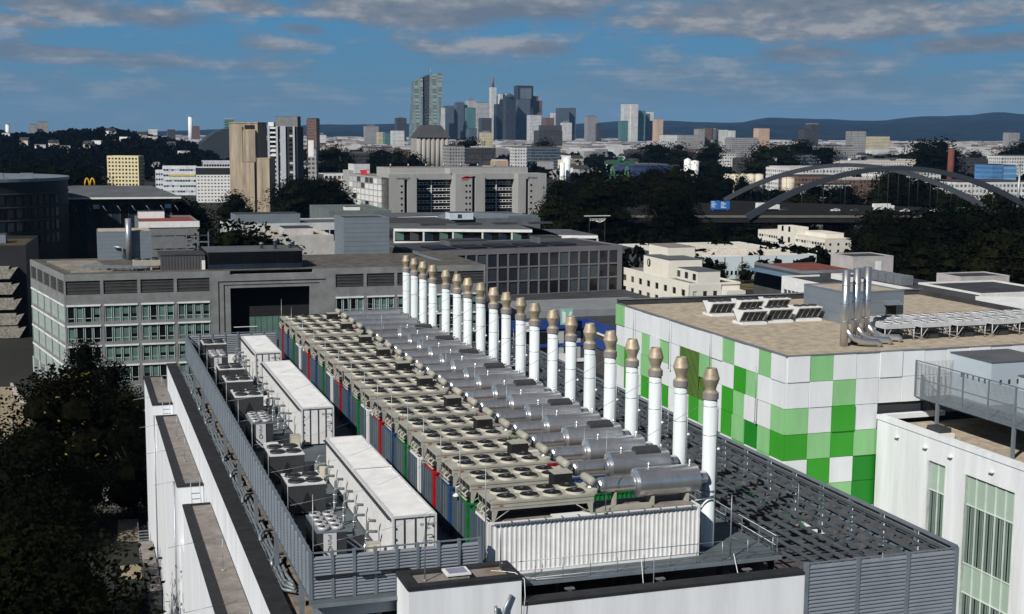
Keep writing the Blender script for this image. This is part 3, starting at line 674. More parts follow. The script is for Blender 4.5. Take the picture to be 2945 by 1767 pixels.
def hiref(label, x, y, w=1.62, l=3.6):
    t = thing('chiller', label, 'chiller', (x, y, 0), group='grey eight-fan chillers with a name panel')
    MB().box(.02, w-.02, .02, l-.02, .15, 1.95).build('casing', charc, t)
    box('base_frame', t, stl, 0, w, 0, l, 0, .15); box('top_plate', t, stl, 0, w, 0, l, 1.95, 2.0)
    for i in range(2):
        for j in range(4): inst('fan', FW_, t, (.44+i*.74, .5+j*.86, 2.0))
    box('name_panel', t, mat('name_panel', (.55, .56, .58), .5, var=.04), .35, 1.05, -.03, .018, .18, 1.93)
    tm = face_front(.70, -.036, 1.52, 0, R(90)); text('name_text', t, 'HiRef', charc, .30, tm)
    ri = MB(); pts = [(.70+.11*math.cos(a*math.pi/8), -.036, 1.02+.14*math.sin(a*math.pi/8)) for a in range(17)]; ri.tube(pts, .022, 5, False).build('logo_ring', charc, t)
    for k in range(4): box('side_coil', t, fanblk, .0, .018, .1+k*.86, .8+k*.86, .35, 1.85)
    return t
hiref('grey eight-fan chiller with a name panel nearest the camera', -8.35, 3.9)
chiller('black four-fan chiller nearest the camera', -8.3, 14.0, l=3.0)
chiller('second black four-fan chiller counted from the camera', -8.3, 21.7, l=3.2)
hiref('grey eight-fan chiller with a name panel at the middle of the deck', -8.25, 31.6)
chiller('third black four-fan chiller, first beyond the middle name-panel chiller', -8.2, 42.0, l=3.3)
chiller('fourth black four-fan chiller counted from the camera', -8.15, 48.9, l=3.1)
chiller('fifth black four-fan chiller counted from the camera', -8.1, 55.0, l=2.8)
hiref('grey eight-fan chiller with a name panel farthest from the camera', -8.2, 61.6)
chiller('black four-fan chiller farthest from the camera in the corner', -8.1, 69.8, l=3.0)
def split_unit(label, x, y):
    t = thing('split_unit', label, 'air conditioner', (x, y, 0), group='small white split units'); box('case', t, whitep, 0, 1.0, 0, .4, .15, .95); box('foot', t, charc, .1, .2, .05, .35, 0, .15); box('foot', t, charc, .8, .9, .05, .35, 0, .15)
    MB().lathe([(.28, 0), (.28, -.02), (.25, -.03)], (.62, -.002, .55), 16, 'y').build('fan_grille', fangrey, t)
split_unit('white split air unit right of the second black chiller', -5.75, 23.2); split_unit('white split air unit behind the second black chiller', -7.6, 27.2)
split_unit('white split air unit near the third black chiller', -5.6, 46.8); split_unit('white split air unit beside the far chillers', -5.75, 68.8); split_unit('white split air unit before the middle name-panel chiller', -7.6, 29.5)
# insulated pipes on the roof strip outside the screen
pin = mat('pipe_insulation', (.19, .215, .235), .5, .25, var=.3, scale=2)
for k in range(4):
    x = -9.62+.0*k; xs = [-9.3-.0+.2*k-.35 for _ in range(2)]
    pts = []; yy = 8+k*.8
    while yy < 80:
        pts.append((-9.66+.22*k+.05*math.sin(yy*.9+k), yy, -2.36+.03*math.sin(yy*1.7+k))); yy += 1.6
    pts = [(-8.9, 7.4+k*.5, -2.36)]+pts
    o = MB().tube(pts, .10, 8).build('roof_pipe', pin); tag(o, ('outermost', 'second', 'third', 'innermost')[k]+' of four insulated pipes on the roof strip left of the screen', 'pipe', 'insulated pipes along the roof strip')
    for j in range(34): box('clip', o, galv, -9.68+.22*k-.12, -9.68+.22*k+.16, 9+j*2.05, 9.07+j*2.05, -2.50, -2.22)
for k, y in enumerate((12, 17, 26, 33, 38, 52, 58, 66)):
    tag(MB().tube([(-9.6, y, -2.3), (-9.6, y+.3, -2.05), (-9.3, y+1.2, -2.0), (-8.6, y+1.4, -2.0)], .11, 8).build('pipe_bend', galv if k % 3 == 0 else pin), ordinal(k)+' insulated pipe bend from the camera crossing the roof strip', 'pipe', 'pipe bends on the roof strip')
for k in range(9):
    y = 6+k*8; t = thing('pipe_support', ordinal(k)+' small grey support block from the camera beside the left screen', 'support', (-9.0, y, -2.62), group='support blocks on the roof strip'); box('block', t, gravelg, -.3, .3, -.3, .3, 0, .35); box('plate', t, galv, -.2, .2, -.2, .2, .35, .4)
# scaffold with orange board at a chimney
t = thing('scaffold', 'small tube scaffold with orange boards round a mid-row chimney', 'scaffold', (14.6, 40.9, 0))
for x in (-.0, 1.4):
    for y in (0, 1.8): MB().tube([(x, y, 0), (x, y, 4.4)], .03, 6).build('upright', galv, t)
for z in (1.2, 2.4, 3.6):
    for y in (0, 1.8): MB().tube([(0, y, z), (1.4, y, z)], .025, 5).build('tube', galv, t)
    for x in (0, 1.4): MB().tube([(x, 0, z), (x, 1.8, z)], .025, 5).build('tube', galv, t)
box('board', t, mat('orange_board', (.75, .16, .03), .6), -.1, 1.5, -.06, -.02, 1.9, 2.2); box('board', t, MATS['orange_board'], -.05, 1.45, 0, 1.8, 1.82, 1.88)
# loose cables
for k, (pts, lab) in enumerate((([(-.6, -2.2, 1.16), (-.1, -2.6, 1.2), (.35, -3.2, 1.28), (.66, -3.75, 1.1), (.7, -3.78, .2), (.6, -3.8, -.8)], 'pale cable hanging over the rim of the stair head'), ([(.2, -1.5, 1.26), (.9, -1.35, .5), (2.2, -1.3, .12), (5.0, -1.32, .05)], 'pale cable looping from the stair head along the handrail'), ([(8.1, -1.3, .6), (8.1, -1.6, -.6), (7.8, -2.2, -1.6), (7.2, -2.6, -2.3)], 'white cable hanging from the deck edge into the dark gap'), ([(13.62, -1.25, .4), (13.7, -1.7, -.7), (13.4, -2.3, -1.8), (13.6, -2.7, -2.4)], 'white cable hanging at the right end of the deck edge'))):
    tag(MB().tube(pts, .022, 5).build('cable', whitep), lab, 'cable')
# floodlight on the white container
t = thing('floodlight', 'small white floodlight on the green container end', 'lamp', (-.2, 5.6, 2.9)); MB().lathe([(.18, 0), (.2, .05), (.1, .15), (.03, .2)], n=12).build('head', whitep, t); MB().tube([(0, 0, .2), (0, 0, .55), (.3, 0, .6)], .03, 6).build('arm', whitep, t)

# ================================================================== green and white panelled hall
GX, GY, GZT = 32.0, 25.3, 6.1
gw = mat('panel_white', (.70, .73, .75), .5, var=.06, scale=.9, streak=.3, rnd=.07); gl = mat('panel_light_green', (.23, .50, .22), .5, var=.08, scale=.9, streak=.3, rnd=.08)
gd = mat('panel_green', (.036, .30, .020), .5, var=.08, scale=.9, streak=.3, rnd=.08); gdd = mat('panel_deep_green', (.01, .20, .014), .5, var=.05, scale=.6)
G = thing('panelled_hall', 'large hall clad in white and green square panels', 'building', (GX, GY, 0))
PW, PH = 2.10, 2.07; NL = 16; LEN = NL*PW
box('wall', G, charc, .12, 36, .12, LEN, GZ, GZT-.25); box('roof', G, gravel, .3, 35.6, .3, LEN-.4, GZT-.25, GZT-.12)
GM = {'W': gw, 'L': gl, 'D': gd, 'E': gdd}
LEFT = {(0, 1): 'L', (0, 4): 'L', (0, 15): 'L', (1, 3): 'D', (1, 2): 'L', (1, 6): 'L', (1, 10): 'L', (1, 12): 'L', (2, 12): 'L', (2, 4): 'D', (2, 3): 'L', (2, 0): 'L', (2, 15): 'L', (2, 14): 'D', (3, 14): 'D', (3, 12): 'D', (3, 10): 'D',
        (3, 4): 'D', (3, 3): 'L', (3, 2): 'E', (3, 1): 'L', (3, 0): 'D', (3, 7): 'D', (3, 6): 'L', (4, 1): 'L', (4, 0): 'W', (4, 3): 'L', (4, 8): 'D', (4, 5): 'D', (4, 11): 'L', (5, 2): 'D', (5, 6): 'D', (4, 13): 'D'}
FRONT = ['WLWWWWWWWWW', 'WWLWWWWWWWW', 'LWDW', 'DLDL', 'WDWE', 'WLLE', 'LWDW']
for r in range(7):
    z1 = GZT-r*PH; z0 = z1-PH+.02
    for c in range(NL):
        if r in (1, 2) and c in (6, 7, 8) and not (r == 1 and c == 6): continue
        t_ = random.uniform(0, .05) + (.09 if (r*7+c*3) % 5 == 0 else 0)
        box('panel', G, GM[LEFT.get((r, c), 'W')], -t_, .118, c*PW+.022, (c+1)*PW-.022, z0+.02, z1)
    for c, k in enumerate(FRONT[r]):
        t_ = random.uniform(0, .05) + (.09 if (r*5+c*3) % 4 == 0 else 0)
        box('panel', G, GM[k], (0.13 if c == 0 else c*PW+.022), (c+1)*PW-.022, -t_-.002, .118, z0+.02, z1)
vg = mat('vent_stripe', (.14, .27, .05), .6, var=.2); 
for r in (1, 2):
    for c in (6, 7, 8):
        if r == 1 and c == 6: continue
        z1 = GZT-r*PH
        box('vent_backing', G, fanblk, .05, .118, c*PW, (c+1)*PW, z1-PH, z1)
for k in range(26):
    y = 6*PW+k*.242; z_t = GZT-PH if y > 7*PW else GZT-2*PH
    MB().slab([(0, 0, 0), (0, .075, 0), (0, .5, -2*PH if y > 7*PW else -PH), (0, .425, -2*PH if y > 7*PW else -PH)], (-.04, 0, 0)).build('vent_stripe', vg, G, (.045, y, z_t))
cop = mat('roof_coping', (.22, .23, .25), .5, .4, var=.15)
box('coping', G, cop, -.08, .3, -.08, LEN, GZT+.01, GZT+.07); box('coping', G, cop, .31, 36, -.08, .3, GZT+.01, GZT+.07); 
box('parapet', G, roofd, 0, 36, LEN-.35, LEN, GZT-.25, GZT+.5); box('parapet', G, roofd, 35.6, 36, .3, LEN-.36, GZT-.25, GZT+.35); box('parapet_rail', G, galv, 0, 36, LEN-.45, LEN-.37, GZT+.42, GZT+.52)
for k in range(4):
    t = rod(GX-.35, GY+4+k*8.2, GZT-4.4 if k else GZT-6, 4.6, ordinal(k)+' lightning rod from the near corner standing off the green panels', 'rods along the panelled hall', .03)
# plant room on the hall roof
pr = thing('plant_room', 'grey metal plant room on the gravel roof of the panelled hall', 'building', (46.6, 40.4, GZT-.12))
box('wall', pr, metalg, 0, 6.4, 0, 7.0, 0, 2.85); box('roof', pr, gravel, .15, 6.25, .15, 6.85, 2.85, 2.9)
for a in ((0, 6.4, -.02, .14), (0, 6.4, 6.86, 7.02), (-.02, .14, .15, 6.85), (6.26, 6.42, .15, 6.85)): box('coping', pr, stl, *a, 2.85, 3.0)
for z in (.95, 1.9): box('seam', pr, stl, -.012, 0, .1, 6.9, z, z+.03); box('seam', pr, stl, .1, 6.3, -.012, 0, z, z+.03)
cn = MB().hexa([(4.2, -.7, 1.7), (5.9, -.7, 1.7), (5.9, 0, 1.7), (4.2, 0, 1.7), (4.2, -.75, 1.72), (5.9, -.75, 1.72), (5.9, 0, 2.1), (4.2, 0, 2.1)]); cn.build('door_canopy', stl, pr)
box('door', pr, fanblk, 4.5, 5.6, -.03, 0, 0, 1.65)
# three flues
for k, (x, y) in enumerate(((39.7, 29.4), (41.3, 30.3), (42.9, 31.2))):
    t = thing('flue', ('left', 'middle', 'right')[k]+' of three tall shiny steel flues on the hall roof', 'flue', (x, y, GZT-.12), group='flues on the panelled hall')
    MB().tube([(0, 0, 0), (0, 0, 6.3)], .33, 16).build('shaft', stainless, t)
    MB().tube([(.05, 0, 1.5), (.6, -.3, .75), (1.3, -.6, .42), (2.5, -1.1, .40), (2.7, -1.15, .1)], .27, 12).build('branch', stainless, t)
    for z in (2, 3.5, 5): MB().lathe([(.33, z), (.355, z+.02), (.355, z+.07), (.33, z+.09)], n=16).build('band', galv, t)
# V-shaped coolers
for k, (x, y) in enumerate(((37.3, 48.3), (40.7, 49.0), (44.0, 49.6), (37.4, 42.4), (40.4, 42.9), (43.6, 43.2))):
    lab = ('left', 'middle', 'right')[k % 3]+' V-shaped white cooler in the '+('back' if k < 3 else 'front')+' row on the gravel roof'
    t = thing('v_cooler', lab, 'cooler', (x, y, GZT-.12), group='V-shaped coolers on the hall roof'); t.scale = (1, 1, .85)
    MB().box(0, 2.5, 0, 2.0, 0, .25).build('base', whitep, t)
    MB().hexa([(.05, .78, .3), (2.45, .78, .3), (2.45, .84, .3), (.05, .84, .3), (.05, -.03, 1.38), (2.45, -.03, 1.38), (2.45, .03, 1.4), (.05, .03, 1.4)]).build('coil_frame', whitep, t)
    for q in range(4): x = .14+q*.58; MB().hexa([(x, .70, .36), (x+.47, .70, .36), (x+.47, .76, .36), (x, .76, .36), (x, -.06, 1.30), (x+.47, -.06, 1.30), (x+.47, -.0, 1.32), (x, -.0, 1.32)]).build('coil', fanblk, t)
    MB().hexa([(.0, 1.0, .25), (2.5, 1.0, .25), (2.5, 1.1, .25), (0, 1.1, .25), (0, 1.9, 1.4), (2.5, 1.9, 1.4), (2.5, 2.0, 1.4), (0, 2.0, 1.4)]).build('coil', charc, t)
    for xx in (0, 2.42): MB().slab([(xx, .75, .25), (xx, 1.1, .25), (xx, 2.0, 1.45), (xx, -.1, 1.45)], (.08, 0, 0)).build('end_frame', whitep, t)
    box('top_plate', t, whitep, 0, 2.5, -.08, 2.0, 1.45, 1.55)
    for q in range(3): inst('fan', FB, t, (.45+q*.8, 1.0, 1.55), scale=(.75, .9, 1))
# table coolers
pkit = mat('plant_grey', (.46, .475, .49), .6, var=.12, scale=1.5)
TF = big_fan(.42, pkit, .14)
for k in range(6):
    for j in range(2):
        lab = ordinal(k)+' white table cooler from the flues in the '+('front' if j == 0 else 'back')+' row'
        t = thing('table_cooler', lab, 'cooler', (44.3+k*3.6+j*1.2, 30.4+j*3.0, GZT-.12), group='white table coolers on the hall roof'); t.scale = (.92, .9, .8)
        box('casing', t, pkit, 0, 3.2, 0, 2.4, 1.35, 1.8); box('coil', t, fanblk, .15, 3.05, .15, 2.25, 1.22, 1.34); box('pump_skid', t, charc, 1.0, 2.3, .6, 1.6, .02, .7)
        for (xa, xb) in ((.05, .75), (3.15, 2.45)):
            for y in (.1, 2.3): MB().tube([(xa, y, 0), (xa, y, 1.35)], .05, 5).build('leg', pkit, t); MB().tube([(xa, y, .25), (xb, y, 1.3)], .035, 5).build('brace', pkit, t)
        for a in range(3):
            for b in range(2): inst('fan', TF, t, (.55+a*1.05, .62+b*1.15, 1.8))
# ================================================================== white block at the right with mesh walkway
CXW = 40.26
C = thing('white_block', 'white rendered block with tall glazed strips at the right edge', 'building', (CXW, -30, 0))
HT = 1.15
glz = [(8.62, 13.85, 5), (16.2, 18.2, 2), (-8, 3.0, 10)]
yy = [(-30, 55.0)]
segs = sorted([(a+30, b+30) for a, b, n in glz]); cur = 0
for a, b in segs+[(55.0, 55.0)]:
    if a > cur: box('wall', C, white, 0, .4, cur, a, GZ, HT-.35)
    cur = b
for a, b in segs: box('wall', C, white, 0, .4, a, b, -.95, HT-.35)
box('core', C, dark, .5, 20, 0, 55.0, GZ, HT-.9); box('roof', C, gravel, .41, 20, 0.3, 54.8, HT-.89, HT-.8)
box('coping', C, white, -.08, .5, 0, 55.05, HT-.35, HT); box('coping', C, white, .5, 6, 54.5, 55.05, HT-.35, HT+.02)
sp = mat('pale_green_spandrel', (.33, .43, .36), .4, var=.06); mul = mat('mullion_white', (.6, .66, .62), .5); bl2 = mat('inner_blind', (.19, .235, .215), .6, var=.5, scale=6, streak=.01)
for (a, b, n) in glz:
    a += 30; b += 30; w = (b-a)/n
    for i in range(n):
        for q in range(3):
            zt = -.95-q*6.55
            box('spandrel', C, sp, .22, .26, a+i*w+.03, a+(i+1)*w-.03, zt-2.2, zt); box('window', C, bl2, .22, .26, a+i*w+.03, a+(i+1)*w-.03, zt-6.55, zt-2.26)
            for s in range(4): box('blind_strip', C, glass if s % 2 == 0 else tglass, .20, .215, a+i*w+.06+s*w/4, a+i*w+.06+s*w/4+w*.12, zt-6.5, zt-2.3)
        box('mullion', C, mul, .12, .27, a+i*w-.02, a+i*w+.02, GZ, -.95)
    for q in range(3):
        for dz in (0, -2.2): box('transom', C, mul, .14, .27, a, b, -.95-q*6.55+dz-.05, -.95-q*6.55+dz+.01)
    box('glazing_end', C, mul, -.02, .27, a-.14, a, GZ, -.9); box('glazing_end', C, mul, -.02, .27, b, b+.14, GZ, -.9)
for k, y in enumerate((22.2, 18.6, 15.6, 11.0, 6.0)):
    t = thing('wall_lamp', 'small flat wall lamp, '+ordinal(k)+' from the panelled hall, on the white wall', 'lamp', (CXW, y, -.1), group='wall lamps on the white block'); box('housing', t, whitep, -.28, 0, -.22, .22, 0, .08); box('diffuser', t, charc, -.22, -.02, -.18, .18, -.03, 0)
ms = thing('mesh_walkway', 'raised walkway behind a grey wire mesh screen on the white block', 'walkway', (43.0, -14, 0))
ML = 38.1
for k in range(14):
    y = k*ML/13; box('post', ms, stl, -.06, .06, y-.06, y+.06, 2.6, 5.55)
    if k % 3 == 0: box('support_leg', ms, stl, -.1, .1, y-.12, y+.12, .35, 2.6)
    if k < 13:
        wm = MB(); w = ML/13
        for i in range(int(w/.13)): wm.box(-.012, .012, y+.08+i*.13, y+.10+i*.13, 2.7, 5.4)
        for i in range(21): wm.box(-.010, .010, y+.06, y+w-.06, 2.7+i*.13, 2.716+i*.13)
        wm.build('mesh_panel', galv, ms)
for z in (2.62, 4.1, 5.5): box('rail', ms, stl, -.05, .05, 0, ML, z, z+.07)
box('floor_grating', ms, stl, .1, 9, 0, ML, 2.5, 2.6)
em = MB()
for i in range(int(5/.13)): em.box(.1+i*.13, .12+i*.13, -.01+ML, .01+ML, 2.7, 5.4)
em.build('mesh_panel', galv, ms)
for k, (x, y, w, l, h, lab) in enumerate(((46.5, 19.5, 5.5, 5, 5.9, 'nearest pale blue-grey ventilation housing behind the mesh'), (47, 10, 8, 7, 5.3, 'large pale ventilation housing at the right edge behind the mesh'), (53, 18.4, 7, 5, 6.4, 'tall pale ventilation housing behind the others'))):
    t = thing('ventilation_housing', lab, 'housing', (x, y, 2.6), group='ventilation housings on the white block'); pm = mat('pale_blue_cladding', (.47, .54, .60), .5, .2, var=.05)
    box('casing', t, pm, 0, w, 0, l, 0, h-2.6); box('roof', t, roofg, -.05, w+.05, -.05, l+.05, h-2.6, h-2.5)
    for q in range(5): box('slot', t, charc, .8+q*.8, 1.0+q*.8, -.02, 0, 1.6, 1.95); box('slot', t, charc, -.02, 0, .6+q*.7, .8+q*.7, 1.6, 1.95)
t = thing('vent_hood', 'dark sloped vent hood on the roof under the mesh walkway', 'vent', (41.6, 19.2, .35)); MB().hexa([(0, 0, 0), (1.3, 0, 0), (1.3, 1.6, 0), (0, 1.6, 0), (.3, 0, .75), (1.3, 0, .75), (1.3, 1.6, .75), (.3, 1.6, .75)]).build('hood', charc, t); box('curb', t, cream, -.1, 1.4, -.3, 0, 0, .4)

# ================================================================== generic buildings of the middle distance
def facade(t, ox, oy, ang, W_, zr, cols, rows, wf, wm, panes, tk=.25, z0=None, pier_every=None, wname='wall', sill=None, edge=None):
    """a wall with real openings: cols equal bays between u=edge and W-edge, rows = [(zlow, zhigh)]"""
    zb, zt = zr; edge = W_*.02 if edge is None else edge
    u = Vector((math.cos(ang), math.sin(ang), 0)); nn = Vector((math.sin(ang), -math.cos(ang), 0)); O = Vector((ox, oy, 0))
    mb = MB()
    def bar(a, b, c, d, o0=0., o1=tk):
        if b-a < .01 or d-c < .01: return
        p = [O+u*x+nn*(o-tk) for x, o in ((a, o1), (b, o1), (b, o0), (a, o0))]
        mb.hexa([(q.x, q.y, c) for q in p]+[(q.x, q.y, d) for q in p])
    bw = (W_-2*edge)/cols
    zs = [zb]+[v for r in rows for v in r]+[zt]
    for i in range(0, len(zs), 2): bar(0, W_, zs[i], zs[i+1])
    for (a, b) in rows:
        pw = bw*(1-wf)/2
        bar(0, edge+pw, a, b); bar(W_-edge-pw, W_, a, b)
        for c in range(cols-1): bar(edge+(c+1)*bw-pw, edge+(c+1)*bw+pw, a, b)
        for c in range(cols):
            x0, x1 = edge+c*bw+pw, edge+(c+1)*bw-pw
            mm = random.choice(panes); h_ = b-a
            ctr = O+u*((x0+x1)/2)+nn*(-tk+.05)
            o = bpy.data.objects.new('window', cube(mm)); link(o); o.parent = t; o.location = (ctr.x, ctr.y, (a+b)/2); o.scale = (x1-x0, .06, h_); o.rotation_euler = (0, 0, ang)
    mb.build(wname, wm, t)
    if sill:
        for (a, b) in rows:
            p = O+u*(W_/2)+nn*(.0)
            o = bpy.data.objects.new('sill', cube(sill)); link(o); o.parent = t; o.location = (p.x, p.y, b+.02); o.scale = (W_-2*edge, .3, .22); o.rotation_euler = (0, 0, ang)
def span(P0, rz, qx):      # length along the front until it reaches a column of the picture
    u = Vector((math.cos(rz), math.sin(rz), 0)); k = (qx*1.19086-1472.5)/3799.2; nn = RT-FW*k
    return -((P0-CAM).dot(nn))/u.dot(nn)
def rowset(zb, zt, n, wh, top=1.0, bot=1.0):
    h = (zt-zb-top-bot)/n; return [(zb+bot+i*h+h*(1-wh)*.55, zb+bot+i*h+h*(1-wh)*.55+h*wh) for i in range(n)]
def bld(name, label, q0, q1, qt, d, dep, rz=0., wm=white, rm=roofd, front=None, left=None, right=None, panes=None, par=.5, zb=GZ, tk=.25, cat='building', group=None, zt=None, sill=None, width=None):
    rz = R(rz); P0 = V(q0, qt, d); L_ = width or span(P0, rz, q1); H = (zt if zt is not None else P0.z)-zb
    t = thing(name, label, cat, (P0.x, P0.y, zb), rz, group); panes = panes or [glass, glass, glassb]
    fy = tk if front else 0; lx = tk if left else 0; rx = tk if right else 0
    box('core' if front else 'wall', t, wm if not front else stoned, lx, L_-rx, fy, dep, 0, H-.02)
    if front: facade(t, 0, 0, 0, L_, (0, H), front[0], rowset(0, H, front[1], front[3], *(front[4:6] or (1, 1))), front[2], wm, panes, tk, sill=sill)
    if left: facade(t, 0, dep, -math.pi/2, dep-.001, (0, H), left[0], rowset(0, H, left[1], left[3], *(left[4:6] or (1, 1))), left[2], wm, panes, tk, sill=sill)
    if right: facade(t, L_, 0.001, math.pi/2, dep-.001, (0, H), right[0], rowset(0, H, right[1], right[3], *(right[4:6] or (1, 1))), right[2], wm, panes, tk, sill=sill)
    box('roof', t, rm, .3, L_-.3, .3, dep-.3, H, H+.05)
    if par:
        for a in ((0, L_, 0, .3), (0, L_, dep-.3, dep), (0, .3, .3, dep-.3), (L_-.3, L_, .3, dep-.3)): box('parapet', t, wm, *a, H+.003, H+par)
    return t, L_, H
def roofbox(t, m_, x0, x1, y0, y1, H, h, name='roof_house', cap=roofd):
    b = box(name, t, m_, x0, x1, y0, y1, H+.05, H+h); under(box('roof_cap', t, cap, x0-.05, x1+.05, y0-.05, y1+.05, H+h, H+h+.12), b); return b

# ------------------------------------------------------------------ grey office on the left (front at y = 183)
D0 = Vector((-21.9, 183., GZ)); DT = -2.4-GZ
D = thing('grey_office', 'long grey stone office with green glazing behind the deck', 'building', D0)
def dz(z): return z-GZ
rows4 = [(dz(-22.1), dz(-19.25)), (dz(-18.4), dz(-15.55)), (dz(-14.7), dz(-11.85)), (dz(-11.0), dz(-8.15))]
frm = mat('pale_green_frame', (.47, .55, .52), .5, var=.05)
pgs = [tglass, tglass, tglass, mat('green_glass_dark', (.05, .088, .08), .2, var=.3), glass]
def dbay(t, ox, oy, ang, nb, bw=6.42, wins=4, sk=pgs, zrows=rows4, tk=.35):
    u = Vector((math.cos(ang), math.sin(ang), 0)); nn = Vector((math.sin(ang), -math.cos(ang), 0)); O = Vector((ox, oy, 0))
    def blk(name, m_, a, b, c, d, o0, o1, par=t):
        p = O+u*((a+b)/2)+nn*((o0+o1)/2)
        o = bpy.data.objects.new(name, cube(m_)); link(o); o.parent = par; o.location = (p.x, p.y, (c+d)/2); o.scale = (b-a, o1-o0, d-c); o.rotation_euler = (0, 0, ang); return o
    W_ = nb*bw
    mb = MB()
    zs = [0, 0]+[v for r in zrows for v in r]+[dz(-6.05), dz(-3.55), DT]
    zs = [0]+[v for r in zrows for v in r]
    bands = [(0, zrows[0][0]-.0)]+[(zrows[i][1]+.32, zrows[i+1][0]) for i in range(3)]+[(zrows[3][1]+.32, dz(-6.05)), (dz(-3.55), DT)]
    def bar(a, b, c, d):
        p = [O+u*x+nn*o for x, o in ((a, 0), (b, 0), (b, -tk), (a, -tk))]; mb.hexa([(q.x, q.y, c) for q in p]+[(q.x, q.y, d) for q in p])
    for c, d in bands: bar(0, W_, c, d)
    for i in range(nb+1):
        a = max(0, i*bw-.28); b = min(W_, i*bw+.28)
        for c, d in [(r[0], r[1]+.32) for r in zrows]+[(dz(-6.05), dz(-3.55))]: bar(a, b, c, d)
    mb.build('wall', stone, t)
    for i in range(nb):
        a = i*bw+.28; b = (i+1)*bw-.28
        blk('louvre_panel', mat('brown_louvre', (.036, .036, .038), .7, var=.3), a, b, dz(-6.05), dz(-3.55), -tk, -tk+.12)
        for q in range(4): blk('louvre_slat', mat('brown_louvre2', (.06, .06, .062), .7), a, b, dz(-5.9)+q*.6, dz(-5.75)+q*.6, -tk+.125, -tk+.2)
        for (c, d) in zrows:
            blk('sunshade', mat('pale_sill', (.66, .69, .68), .6), a, b, d, d+.3, -tk+.02, .12)
            w = (b-a)/wins
            for s in range(wins):
                wn = blk('window', random.choice(sk), a+s*w+.2, a+(s+1)*w-.2, c, d, -tk+.02, -tk+.08)
                under(blk('window_frame', frm, a+s*w+.12, a+s*w+.2, c, d, -tk+.02, -.1), wn); under(blk('window_frame', frm, a+(s+1)*w-.2, a+(s+1)*w-.12, c, d, -tk+.02, -.1), wn)
                blk('window_post', mat('teal_post', (.12, .19, .18), .4, var=.1), a+s*w-.12, a+s*w+.12, c, d, -tk+.02, -tk+.1)
                if random.random() < .5: under(blk('tilted_sash', glass, a+s*w+.24, a+(s+1)*w-.24, c+.75, c+1.3, -tk+.085, -tk+.12), wn)
                under(blk('sash_rail', frm, a+s*w+.2, a+(s+1)*w-.2, c+.62, c+.7, -tk+.085, -tk+.16), wn)
dbay(D, 0, 0, 0, 4)
# entrance portal
def dx(x): return x+21.9
box('wall', D, stone, 25.7, dx(7.2), -.02, 1, 0, DT); box('wall', D, stone, dx(22.6), dx(26.6), -.02, 1, 0, DT); box('wall', D, stone, dx(7.2), dx(22.6), -.02, 1, dz(-5.6), DT-.7)
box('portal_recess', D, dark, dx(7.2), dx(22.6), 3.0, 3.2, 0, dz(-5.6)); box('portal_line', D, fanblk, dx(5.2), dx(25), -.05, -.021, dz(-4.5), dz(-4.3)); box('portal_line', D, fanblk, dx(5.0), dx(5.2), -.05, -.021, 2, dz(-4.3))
box('portal_line', D, fanblk, dx(6.2), dx(23.8), -.05, -.021, dz(-5.1), dz(-4.95)); box('portal_line', D, fanblk, dx(6.0), dx(6.2), -.05, -.021, 2, dz(-4.95))
for k in range(8): box('glazing', D, tglass, dx(11)+k*1.1, dx(12)+k*1.1, 2.9, 2.98, dz(-16), dz(-11.5))
MB().hexa([(dx(21.5), 0, 4), (dx(22.6), 0, 4), (dx(22.6), 3, 4), (dx(22.4), 3, 4), (dx(21.9), 0, dz(-5.6)), (dx(22.6), 0, dz(-5.6)), (dx(22.6), 3, dz(-5.6)), (dx(22.4), 3, dz(-5.6))]).build('portal_fin', stone, D)
pgs2 = [glass, glass, glass, tglass]
dbay(D, dx(26.6), 0, 0, 5, 6.0, sk=pgs2)
box('core', D, stoned, .4, dx(56.5), 3.3, 28, 0, DT-.05); box('core', D, stoned, .4, 25.5, .36, 3.29, 0, DT-.06); box('core', D, stoned, dx(26.7), dx(56.5), .36, 3.29, 0, DT-.06)
# skewed left wing face
P1 = Pz(72, 627, -2.4); ang = math.atan2(0-(P1.y-183), 0-(P1.x+21.9)); LL = math.hypot(P1.x+21.9, P1.y-183)
rows_l = rows4
dbay(D, P1.x+21.9, P1.y-183, ang, 5, LL/5, wins=5, sk=[tglass, mat('pale_green_glass', (.18, .24, .22), .4, var=.2)])
MB().prism([(P1.x+22.3, P1.y-183.1), (.4, .4), (20, .5), (20, P1.y-183)], 0, DT-.07).build('core', stoned, D)
for k in range(6): box('pilotis', D, frm, (P1.x+21.9)*k/5-.2, (P1.x+21.9)*k/5+.1, (P1.y-183)*k/5-.2, (P1.y-183)*k/5+.1, 0, 3.2)
# rooftop of the grey office
MB().prism([(P1.x+22.6, P1.y-183.3), (.7, .5), (dx(56.4), .5), (dx(56.4), 28)], DT-.04, DT+.0).build('roof', mat('mottled_roof', (.09, .083, .073), .9, var=.5, scale=.5), D)
for k in range(9): box('roof_channel', D, mat('pale_channel', (.24, .225, .195), .8, var=.3), 1.2-k*.55, 8.5-k*.3, 3.5+k*2.6, 4.3+k*2.6, DT, DT+.25)
pb = thing('lift_block', 'black glass lift block on the roof above the grey portal', 'building', (dx(3.6)-21.9, 186, -2.4)); 
PL = 17.5; box('wall', pb, fanblk, 0, PL, 0, 12, -1.2, 3.2); box('roof', pb, roofg, -.1, PL+.1, -.1, 12.1, 3.2, 3.35)
for k in range(14): box('glass_panel', pb, glassb, .1+k*1.25, 1.25+k*1.25, -.06, -.002, -1.1, .95); box('glass_panel', pb, glass, .1+k*1.25, 1.25+k*1.25, -.06, -.002, 1.0, 3.1)
